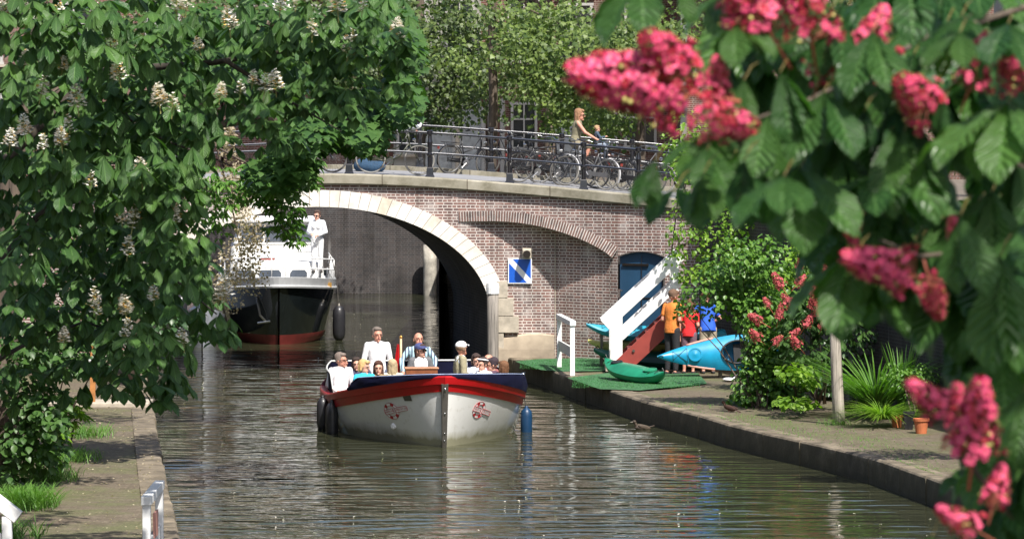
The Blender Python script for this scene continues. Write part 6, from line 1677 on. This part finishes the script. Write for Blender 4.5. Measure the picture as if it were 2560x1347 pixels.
shrub('shrub', 'bright lime green bush top above the small red flowering tree', 'shrub', Vector((XA(2020, 79), 79, QZ)), [(2010,640,50,50,420),(1980,690,60,30,220),(1940,700,50,40,220),(1920,740,50,35,180),(2040,690,50,30,150),(1890,700,40,40,120),(1850,660,50,40,110)], 'lf_lime', .10, T_OVAL, 79.0, whorl=False, ws=1.0)
rt = shrub('red_chestnut_sapling', 'small chestnut with dusty red flower spikes above the wooden post', 'tree', gnd(2060, 1012, QZ), [(2010,760,70,50,34),(2070,720,60,50,30),(2090,790,60,60,36),(2020,840,70,60,40),(1980,880,50,50,22),(2080,860,60,50,34),(2110,730,50,50,22),(1960,820,40,50,16),(2140,800,40,60,20),(2060,900,40,30,12),(2040,700,60,50,34),(1990,800,60,60,36),(2120,760,50,60,30),(2040,780,70,60,40)], 'lf_chest', .17, T_CHEST, 73.8, ws=1.1, nl=(4, 7), droop=(20, 65), ry=.5)
def redspike(seed, n=46, h=.22, r=.06, petal=.016, cols=None, hi=False):
    rs = np.random.RandomState(seed); m = MB()
    m.tube([(0, 0, -.10), (0, 0, h*.5), (.005, 0, h)], [.005, .0035, .0015], 6, mi=2)
    for i in range(n):
        f = i/n; z = h*(.05+.92*f); a = i*2.4+rs.uniform(-.4, .4); rr = r*(1-f)**.7*rs.uniform(.55, 1.15)+.010
        c = Vector((rr*math.cos(a), rr*math.sin(a), z+.012)); out = Vector((math.cos(a), math.sin(a), .25)).normalized()
        m.tube([(0, 0, z-.01), c], .0018, 4, cap=False, mi=2)
        q = rs.uniform()
        if q < .13: m.ball(c, petal*.33, n=8, m=6, mi=3); continue
        s = petal*rs.uniform(.6, 1.1); u = out.orthogonal().normalized(); v = out.cross(u); mi_ = 0 if rs.uniform() > .3 else 1
        m.tube([c-out*s*.5, c, c+out*s*.35], [s*.18, s*.26, s*.34], 7, cap=False, mi=1)
        for j in range(5):
            b = j*1.2566+rs.uniform(-.2, .2); d = (u*math.cos(b)+v*math.sin(b)); t_ = out.cross(d).normalized(); p0 = c+out*s*.3
            g = []
            for (dd, oo, ww) in ((0, 0, .18), (.35, .28, .36), (.75, .34, .42), (1.05, .12, .22)):
                for e_ in (-1, 0, 1): g.append(p0+d*s*dd+out*s*(oo-.10*(e_ == 0)+.05*rs.uniform(-1, 1))+t_*s*ww*e_)
            m.add(g, [(k*3+l, k*3+l+1, (k+1)*3+l+1, (k+1)*3+l) for k in range(3) for l in range(2)], mi=mi_)
        for j in range(3): m.tube([c+out*s*.2, c+out*s*(1.2)+u*s*.2*(j-1)], s*.03, 3, cap=False, mi=3)
    o = m.build('flower_cluster', cols, smooth=True); me = o.data; bpy.data.objects.remove(o); return me
RC = [M['petalr'], M['petalr2'], M['stalkr'], M['bud']]
M['petald'] = simple('dusty_red_petal', (.36,.05,.06), .6, var=.3, scale=30)
RS = [redspike(i, 40, .20, .055, .022, [M['petald'], M['petald'], M['stalkr'], M['bud']]) for i in (1, 2)]
add_spikes(rt, [w3(x, y, 72.9) for x, y in [(1995,675),(2068,700),(1958,722),(2022,735),(2075,745),(1978,760),(1955,770),(1908,808),(2042,790),(2010,820),(1975,840),(1932,862),(2125,705),(2030,770),(1990,715),(1945,800),(2055,820),(2090,770),(1925,770),(2000,870),(1900,850)]], RS, 1.1, 1.7, .9, 'flower_spike')
shrub('shrub', 'low bright leafy plant at the foot of the shrub beside the brown pot', 'plant', gnd(1990, 1022, QZ), [(1980,1005,50,18,70),(2010,940,40,30,90),(1980,930,40,25,70),(2020,1010,25,12,30)], 'lf_lime', .14, T_OVAL, 72.4, whorl=False, ws=1.2, ry=.35)
shrub('climbing_plant', 'leafy creeper hanging from the right end of the bridge above the staircase', 'plant', Vector((XA(1690, 84.5), 84.5, QZ+2.5)), [(1700,420,50,50,140),(1690,640,30,30,50),(1715,690,40,25,70),(1720,560,60,80,220),(1790,600,70,90,300),(1780,450,80,80,260),(1860,540,80,100,300),(1760,680,50,25,80),(1740,330,90,60,200),(1700,360,60,40,120)], 'lf_lime', .10, T_OVAL, 84.6, whorl=False, ws=1.1)
shrub('climbing_plant', 'dark ivy covering the wharf wall behind the potted grasses', 'plant', Vector((XA(2180, 76), 76, QZ)), [(2130,820,70,120,500),(2170,700,90,100,500),(2140,940,50,40,120),(2230,640,100,100,420),(2080,600,100,80,420),(2060,930,50,60,180)], 'lf_dark', .11, T_OVAL, 76.5, whorl=False, ws=1.1)
shrub('climbing_plant', 'ivy hanging over the top right part of the dark wharf wall', 'plant', Vector((XA(2500, 62), 62, 3)), [(2300,620,80,60,260),(2420,660,90,70,330),(2520,700,80,90,330),(2380,560,120,60,330),(2500,560,100,80,330)], 'lf_dark', .11, T_OVAL, 62, whorl=False, ws=1.1)
def grassplant(name, label, b, n, h, spread, mat='lf_grass', w_=1.0, cat='plant', bend=None):
    T = tree(name, label, cat, b); k = nr.uniform(size=(n, 2)); a = k[:, 0]*6.283
    P = np.stack([np.cos(a)*k[:, 1]*.10, np.sin(a)*k[:, 1]*.10, np.zeros(n)], 1)*spread*1.5+np.array(b)
    D = np.stack([np.cos(a)*spread*nr.uniform(.3, 1, n), np.sin(a)*spread*nr.uniform(.3, 1, n), np.ones(n)], 1)
    tmp = tpl([0, .2, .4, .6, .8, .93, 1], [.012, .016, .017, .015, .010, .006, .001], cross=(-1, 1), fold=0, bend=bend if bend is not None else .55)
    out = np.stack([-np.cos(a), -np.sin(a), np.full(n, .3)], 1)
    leaves('blades', M[mat], P, D, out, nr.uniform(.6, 1.15, n)*h, tmp, T, wscale=w_, kind='stuff'); return T
grassplant('spiky_plant', 'tall arching grass plant left of the terracotta pots', gnd(2190, 1045, QZ), 420, 1.5, .5, w_=.55, bend=.95)
grassplant('spiky_plant', 'dense lime green tufted grass plant spilling beside the terracotta pot', gnd(2205, 1068, QZ)+Vector((0, 0, .15)), 520, .60, 1.2, w_=.8, mat='lf_lime', bend=.9)
grassplant('spiky_plant', 'upright blue green iris leaves behind the terracotta pots', gnd(2258, 1050, QZ)+Vector((0, .3, .1)), 60, 1.2, .22, w_=1.0, bend=.12)
grassplant('spiky_plant', 'spiky plant in the dark pot at the back right near the wall', gnd(2425, 1010, QZ)+Vector((0, 0, .2)), 110, .85, .5, w_=1.1, bend=.25)
shrub('potted_plant', 'bushy herb growing over the black planter and terracotta pots', 'plant', gnd(2290, 1070, QZ)+Vector((0, 0, .25)), [(2270,950,50,30,200),(2310,940,40,40,160),(2240,940,40,40,130),(2290,1000,40,30,110),(2320,1010,25,30,70)], 'lf_ivy', .07, T_OVAL, 70.6, whorl=False, ry=.25)
# ---- left quay undergrowth
shrub('shrub', 'ivy covered bush climbing the maple trunk on the left quay', 'shrub', gnd(100, 1195, QZ), [(60,950,80,80,300),(110,1020,70,70,300),(60,1100,60,70,260),(110,1130,60,50,220),(70,860,90,60,220),(150,900,60,60,130),(30,1180,50,30,90),(140,1060,30,50,90),(180,860,80,80,150),(240,820,90,60,120),(330,760,100,60,100)], 'lf_maple', .13, T_OVAL, 58.6, whorl=False, ws=1.15, ry=.8)
shrub('sapling', 'thin sapling with feathery leaves on the left quay beside the ivy bush', 'plant', gnd(165, 1110, QZ), [(180,1010,30,20,14),(160,1050,30,25,14),(200,1040,18,12,8),(150,1090,28,20,10)], 'lf_lime', .20, T_OVAL, 63.5, ws=.45, ry=.25, nl=(5, 8), droop=(0, 30))
for lb, px, py, n, h in (('patch of tall grass under the ivy bush', 80, 1275, 800, .42), ('small grass tuft at the foot of the sapling', 200, 1155, 420, .28), ('dark grass tuft further along the left quay', 235, 1095, 300, .30), ('pale flowering grass in the lower left corner', 40, 1350, 300, .35), ('grass tuft beside the ivy bush roots', 140, 1205, 500, .32)):
    b = gnd(px, py, QZ); T = tree('grass_tuft', lb, 'grass', b); k = nr.normal(size=(n, 2))*np.array([.22, .35]); k[:, 0] = np.clip(k[:, 0], -.5, .45)
    P = np.stack([b.x+k[:, 0]-.15, b.y+k[:, 1]+.3, np.full(n, QZ)], 1); a = nr.uniform(0, 6.28, n)
    leaves('blades', M['lf_grass'], P, np.stack([np.cos(a)*.4, np.sin(a)*.4, np.ones(n)], 1), np.stack([-np.cos(a), -np.sin(a), np.full(n, .3)], 1), nr.uniform(.5, 1.1, n)*h, T_BLADE, T, wscale=.9, kind='stuff')
bs = gnd(2090, 1062, QZ); T = tree('grass_tuft', 'little grass tuft at the foot of the wooden post', 'grass', bs); n = 90; a = nr.uniform(0, 6.28, n)
leaves('blades', M['lf_grass'], np.stack([bs.x+nr.normal(size=n)*.12, bs.y+nr.normal(size=n)*.08-.1, np.full(n, QZ)], 1), np.stack([np.cos(a)*.5, np.sin(a)*.5, np.ones(n)], 1), np.stack([-np.cos(a), -np.sin(a), np.full(n, .3)], 1), nr.uniform(.1, .25, n), T_BLADE, T, kind='stuff')
for k_, (px, py) in enumerate(((1700, 1015), (1880, 1052), (2010, 1080), (2170, 1110), (2260, 1160))):
    b = gnd(px, py, QZ); T = tree('grass_tuft', ['sparse weeds on the quay edge below the green kayak', 'sparse weeds on the quay edge below the hen and shrub', 'sparse weeds on the paving left of the wooden post', 'sparse weeds on the open paving right of the wooden post', 'sparse weeds on the quay edge nearest the red blossoms'][k_], 'grass', b); n = 420
    P = np.stack([b.x+nr.normal(size=n)*.45, b.y+nr.normal(size=n)*1.1, np.full(n, QZ+.005)], 1); P[:, 0] = np.maximum(P[:, 0], [interp(RQ, y)+.25 for y in P[:, 1]]); a = nr.uniform(0, 6.28, n)
    leaves('blades', M['lf_grass'], P, np.stack([np.cos(a)*.8, np.sin(a)*.8, np.ones(n)], 1), np.stack([-np.cos(a), -np.sin(a), np.full(n, .3)], 1), nr.uniform(.03, .10, n), T_BLADE, T, wscale=2.0, kind='stuff')
# left bank ivy and crowns on top of the wall, behind everything
shrub('climbing_plant', 'dark ivy curtain on the left retaining wall behind the chestnut', 'plant', Vector((XA(100, 84), 84, QZ)), [(60,700,140,160,600),(300,700,140,160,600),(200,860,200,80,500),(420,820,60,60,120),(60,500,160,120,400),(300,500,160,120,400)], 'lf_dark', .16, T_OVAL, 84, whorl=False, ws=1.2, ry=1.0)
# pile of the turf mats
n = 9000; q = nr.uniform(size=(n, 2)); qx = np.where(q[:, 0] < .5, 1300+q[:, 0]*2*330, 1430+(q[:, 0]-.5)*2*320); qy = np.where(q[:, 0] < .5, 899+q[:, 1]*24, 940+q[:, 1]*30)
GP = np.array([tuple(gnd(a_, b_, QZ+.035)) for a_, b_ in zip(qx, qy)]); a = nr.uniform(0, 6.28, n)
M['lf_turf'] = leafmat('turf_blade', (.025,.14,.035), (.05,.22,.05), rough=.6, trans=.2)
tf = leaves('turf_pile', M['lf_turf'], GP, np.stack([np.cos(a)*.5, np.sin(a)*.5, np.ones(n)], 1), np.stack([-np.cos(a), -np.sin(a), np.full(n, .3)], 1), nr.uniform(.018, .036, n), T_BLADE, None, wscale=4, kind='stuff'); tag(tf, 'short green pile of the artificial turf mats beside the staircase', 'grass')
# fallen blossom on the quays: uncountable
n = 900; yy_ = nr.uniform(46, 80, n); t_ = nr.uniform(0, 1, n); X_ = np.array([interp(LQ, y)-.1 for y in yy_])-t_**1.3*2.6
lt = leaves('fallen_petals', M['seed'], np.stack([X_, yy_, np.full(n, QZ+.03)], 1), np.stack([nr.normal(size=n), nr.normal(size=n), np.full(n, .05)], 1), np.tile(UP, (n, 1))+nr.normal(size=(n, 3))*.2, nr.uniform(.02, .05, n), T_OVAL, None, kind='stuff')
tag(lt, 'pale fallen petals scattered over the left quay paving', 'petals')

n = 260; yy_ = 55+nr.uniform(0, 1, n)**1.5*70; ox = nr.uniform(0, 1, n)
X_ = np.array([interp(LQ, y)*(1-o_)+interp(RQ, min(y, 90))*o_ for y, o_ in zip(yy_, ox)]); ok = ~((X_ > -3.3) & (X_ < .7) & (yy_ > 70) & (yy_ < 82))
X_, yy_ = X_[ok], yy_[ok]; n = len(X_)
fp = leaves('floating_petals', M['petalleaf'] if 'petalleaf' in M else leafmat('floating_petal', (.5,.46,.38), (.75,.72,.66), rough=.6, trans=.1), np.stack([X_, yy_, np.full(n, .012)], 1), np.stack([nr.normal(size=n), nr.normal(size=n)*.6, np.full(n, .04)], 1), np.tile(UP, (n, 1))+nr.normal(size=(n, 3))*.1, nr.uniform(.02, .06, n), T_OVAL, None, kind='stuff')
tag(fp, 'pale petals and bits of leaf floating on the canal', 'petals')

# ================= B: red flowering chestnut close to the camera on the right
bR = Vector((3.6, 8.6, -.0)); TR = tree('red_chestnut_tree', 'red flowering chestnut branches close to the camera, out of focus at the right', 'tree', bR)
YR = 8.6
cen, outd, Ls = [], [], []
def hw(px, py, L0=.17, Y=None, ox=None, dr=None):
    Y = Y or YR+rnd.uniform(-.5, .6); c = at(px, py, Y); o = Vector((rnd.uniform(-1, .5), -rnd.uniform(.3, 1), rnd.uniform(-.2, .3))) if ox is None else Vector(ox)
    cen.append(tuple(c)); outd.append(tuple(o.normalized())); Ls.append(L0)
near = [(1600,-60,.20),(1640,400,.15),(1690,470,.20),(1760,430,.18),(1880,440,.22),(1860,400,.13),(1960,440,.20),(1700,-40,.15),(1840,60,.13),(1860,200,.14),(1950,180,.14),(2060,230,.14),(2000,420,.17),(2100,430,.20),(2080,360,.17),(2200,440,.16),(2260,330,.15),(2330,420,.19),(2260,560,.20),(2400,540,.22),(2480,480,.20),(2540,400,.2),(2400,300,.17),(2520,260,.18),(2300,150,.15),(2400,80,.17),(2520,60,.2),(2180,80,.14),(2080,20,.13),(2460,180,.14),(2560,150,.15),(2360,250,.13),
        (2140,640,.17),(2200,660,.18),(2280,660,.17),(2400,680,.2),(2500,640,.2),(2560,760,.2),(2520,820,.2),(2500,880,.2),(2560,980,.18),(2530,930,.17),(2540,1000,.16),(2540,1080,.18),(2480,760,.16),(2560,1180,.17),(2500,1120,.13),(2400,1330,.13),(2330,1340,.13),(2480,1290,.12),(2560,1280,.14),(2560,560,.2),(2160,280,.13),(1790,330,.11),(1920,290,.13)]
for px, py, l in near: hw(px, py, l)
for _ in range(190):
    px = rnd.uniform(1820, 2640); py = rnd.uniform(-120, 700)
    if px < 2080 and py > 420: continue
    hw(px, py, rnd.uniform(.14, .22), YR+rnd.uniform(.3, 1.9))
for _ in range(80):
    px = rnd.uniform(2450, 2700); py = rnd.uniform(700, 1250); hw(px, py, rnd.uniform(.12, .18), YR+rnd.uniform(.2, 1.4))
for _ in range(12): hw(rnd.uniform(1680, 2000), rnd.uniform(340, 470), rnd.uniform(.10, .15), YR+rnd.uniform(.2, .8))
nvis = len(cen)
for _ in range(200):
    x_, y_, z_ = rnd.uniform(1.5, 3.4), rnd.uniform(6.0, 7.6), rnd.uniform(7.4, 8.4)
    cen.append((x_, y_, z_)); outd.append((rnd.uniform(-1, 1), rnd.uniform(-1, 0), .2)); Ls.append(rnd.uniform(.14, .2))
PP, DD, NN, LL, VV = [], [], [], [], []
for c, o, l in zip(cen, outd, Ls):
    a = whorl_leaves([np.array(c)], [np.array(o)], l, nl=(5, 8), droop=(20, 85), spread=130); PP.append(a[0]); DD.append(a[1]); NN.append(a[2]); LL.append(a[3]); VV.append(a[4])
leaves('leaves', M['lf_front'], np.concatenate(PP), np.concatenate(DD), np.concatenate(NN), np.concatenate(LL), T_CHESTH, TR, wscale=1.12, var=np.concatenate(VV))
w8 = lambda px, py, Y=8.9: at(px, py, Y)
for pth in [([w8(2800, -100, 9.6), w8(2560, 20, 9.5), w8(2300, 100, 9.3), w8(2150, 190, 9.0), w8(2000, 260, 8.8), w8(1850, 310, 8.7)], .009, .003), ([w8(2800, 300, 9), w8(2560, 420, 9), w8(2350, 330, 8.9), w8(2280, 300, 8.8)], .010, .003),
            ([w8(2800, 600, 9), w8(2520, 620, 9), w8(2300, 640, 8.8), w8(2200, 600, 8.7)], .009, .003), ([w8(2760, 900, 9), w8(2620, 1100, 8.8), w8(2530, 1290, 8.6), w8(2440, 1180, 8.5), w8(2420, 1100, 8.4)], .010, .005)]:
    limbs('branch', TR, [pth])
limbs('trunk', TR, [([bR+Vector((0, .3, 0)), bR+Vector((.05, .2, 4)), bR+Vector((-.4, .2, 6)), bR+Vector((-.9, .2, 7.5))], .16, .07)])
mR = MB()
for c in cen[:nvis]:
    c = Vector(c); mR.tube([c, c+Vector((.02, .06, .03)), c+Vector((.04, .14, .04))], .0014, 5)
o = mR.build('petioles', simple('leaf_stalk', (.16,.12,.03), .6), smooth=True); o['kind'] = 'stuff'; o.parent = TR; o.matrix_parent_inverse = Matrix.Translation(TR.location).inverted()
RF = [redspike(20+i, [150, 110, 90][i], .26, .08, .0185, RC, True) for i in range(3)]
def cluster(px, py, s, mesh, rot, Y=8.35):
    o = bpy.data.objects.new('flower_cluster', RF[mesh]); col.objects.link(o); o.parent = TR; o.location = at(px, py, Y)-TR.location; o.scale = (s, s, s); o.rotation_euler = rot
# rot: spikes grow along local Z
H = R(90)
for px, py, s, m_, rt_, Y in [(1735,235,.98,0,(0,-R(80),0),8.3),(1715,195,.70,1,(0,-R(62),1),8.35),(1745,290,.62,2,(.3,-R(98),2),8.3),(1790,260,.40,1,(.2,R(20),2),8.35),
    (1930,90,.8,1,(0,-R(30),0),8.4),(2030,110,.7,2,(0,-R(20),1),8.4),(1850,60,.6,0,(0,-R(50),2),8.5),(2240,180,.48,2,(0,-R(60),0),8.5),(2150,150,.5,1,(.2,R(30),1),8.5),(2050,200,.5,2,(0,-R(40),2),8.5),
    (2330,280,.62,1,(0,-R(65),1),8.4),(2420,230,.5,2,(0,R(20),0),8.5),(2560,220,.5,0,(0,-R(40),1),8.5),
    (2290,690,.58,0,(0,-R(75),0),8.2),(2320,690,.40,1,(0,R(150),1),8.3),(2120,520,.32,2,(0,R(160),1),8.6),(2400,620,.3,1,(0,-R(30),1),8.6),
    (2370,1035,.40,1,(0,-R(50),0),7.9),(2430,1150,.62,0,(0,-R(12),2),7.9),(2450,1090,.45,2,(.3,R(30),2),7.9),(2390,1060,.35,1,(.2,-R(20),1),8.0),
    (2450,1330,.38,2,(0,-R(60),0),7.9),(2480,1270,.36,1,(0,R(30),1),7.9),(2480,340,.4,2,(0,R(120),1),8.4)]:
    cluster(px, py, s, m_, rt_, Y)
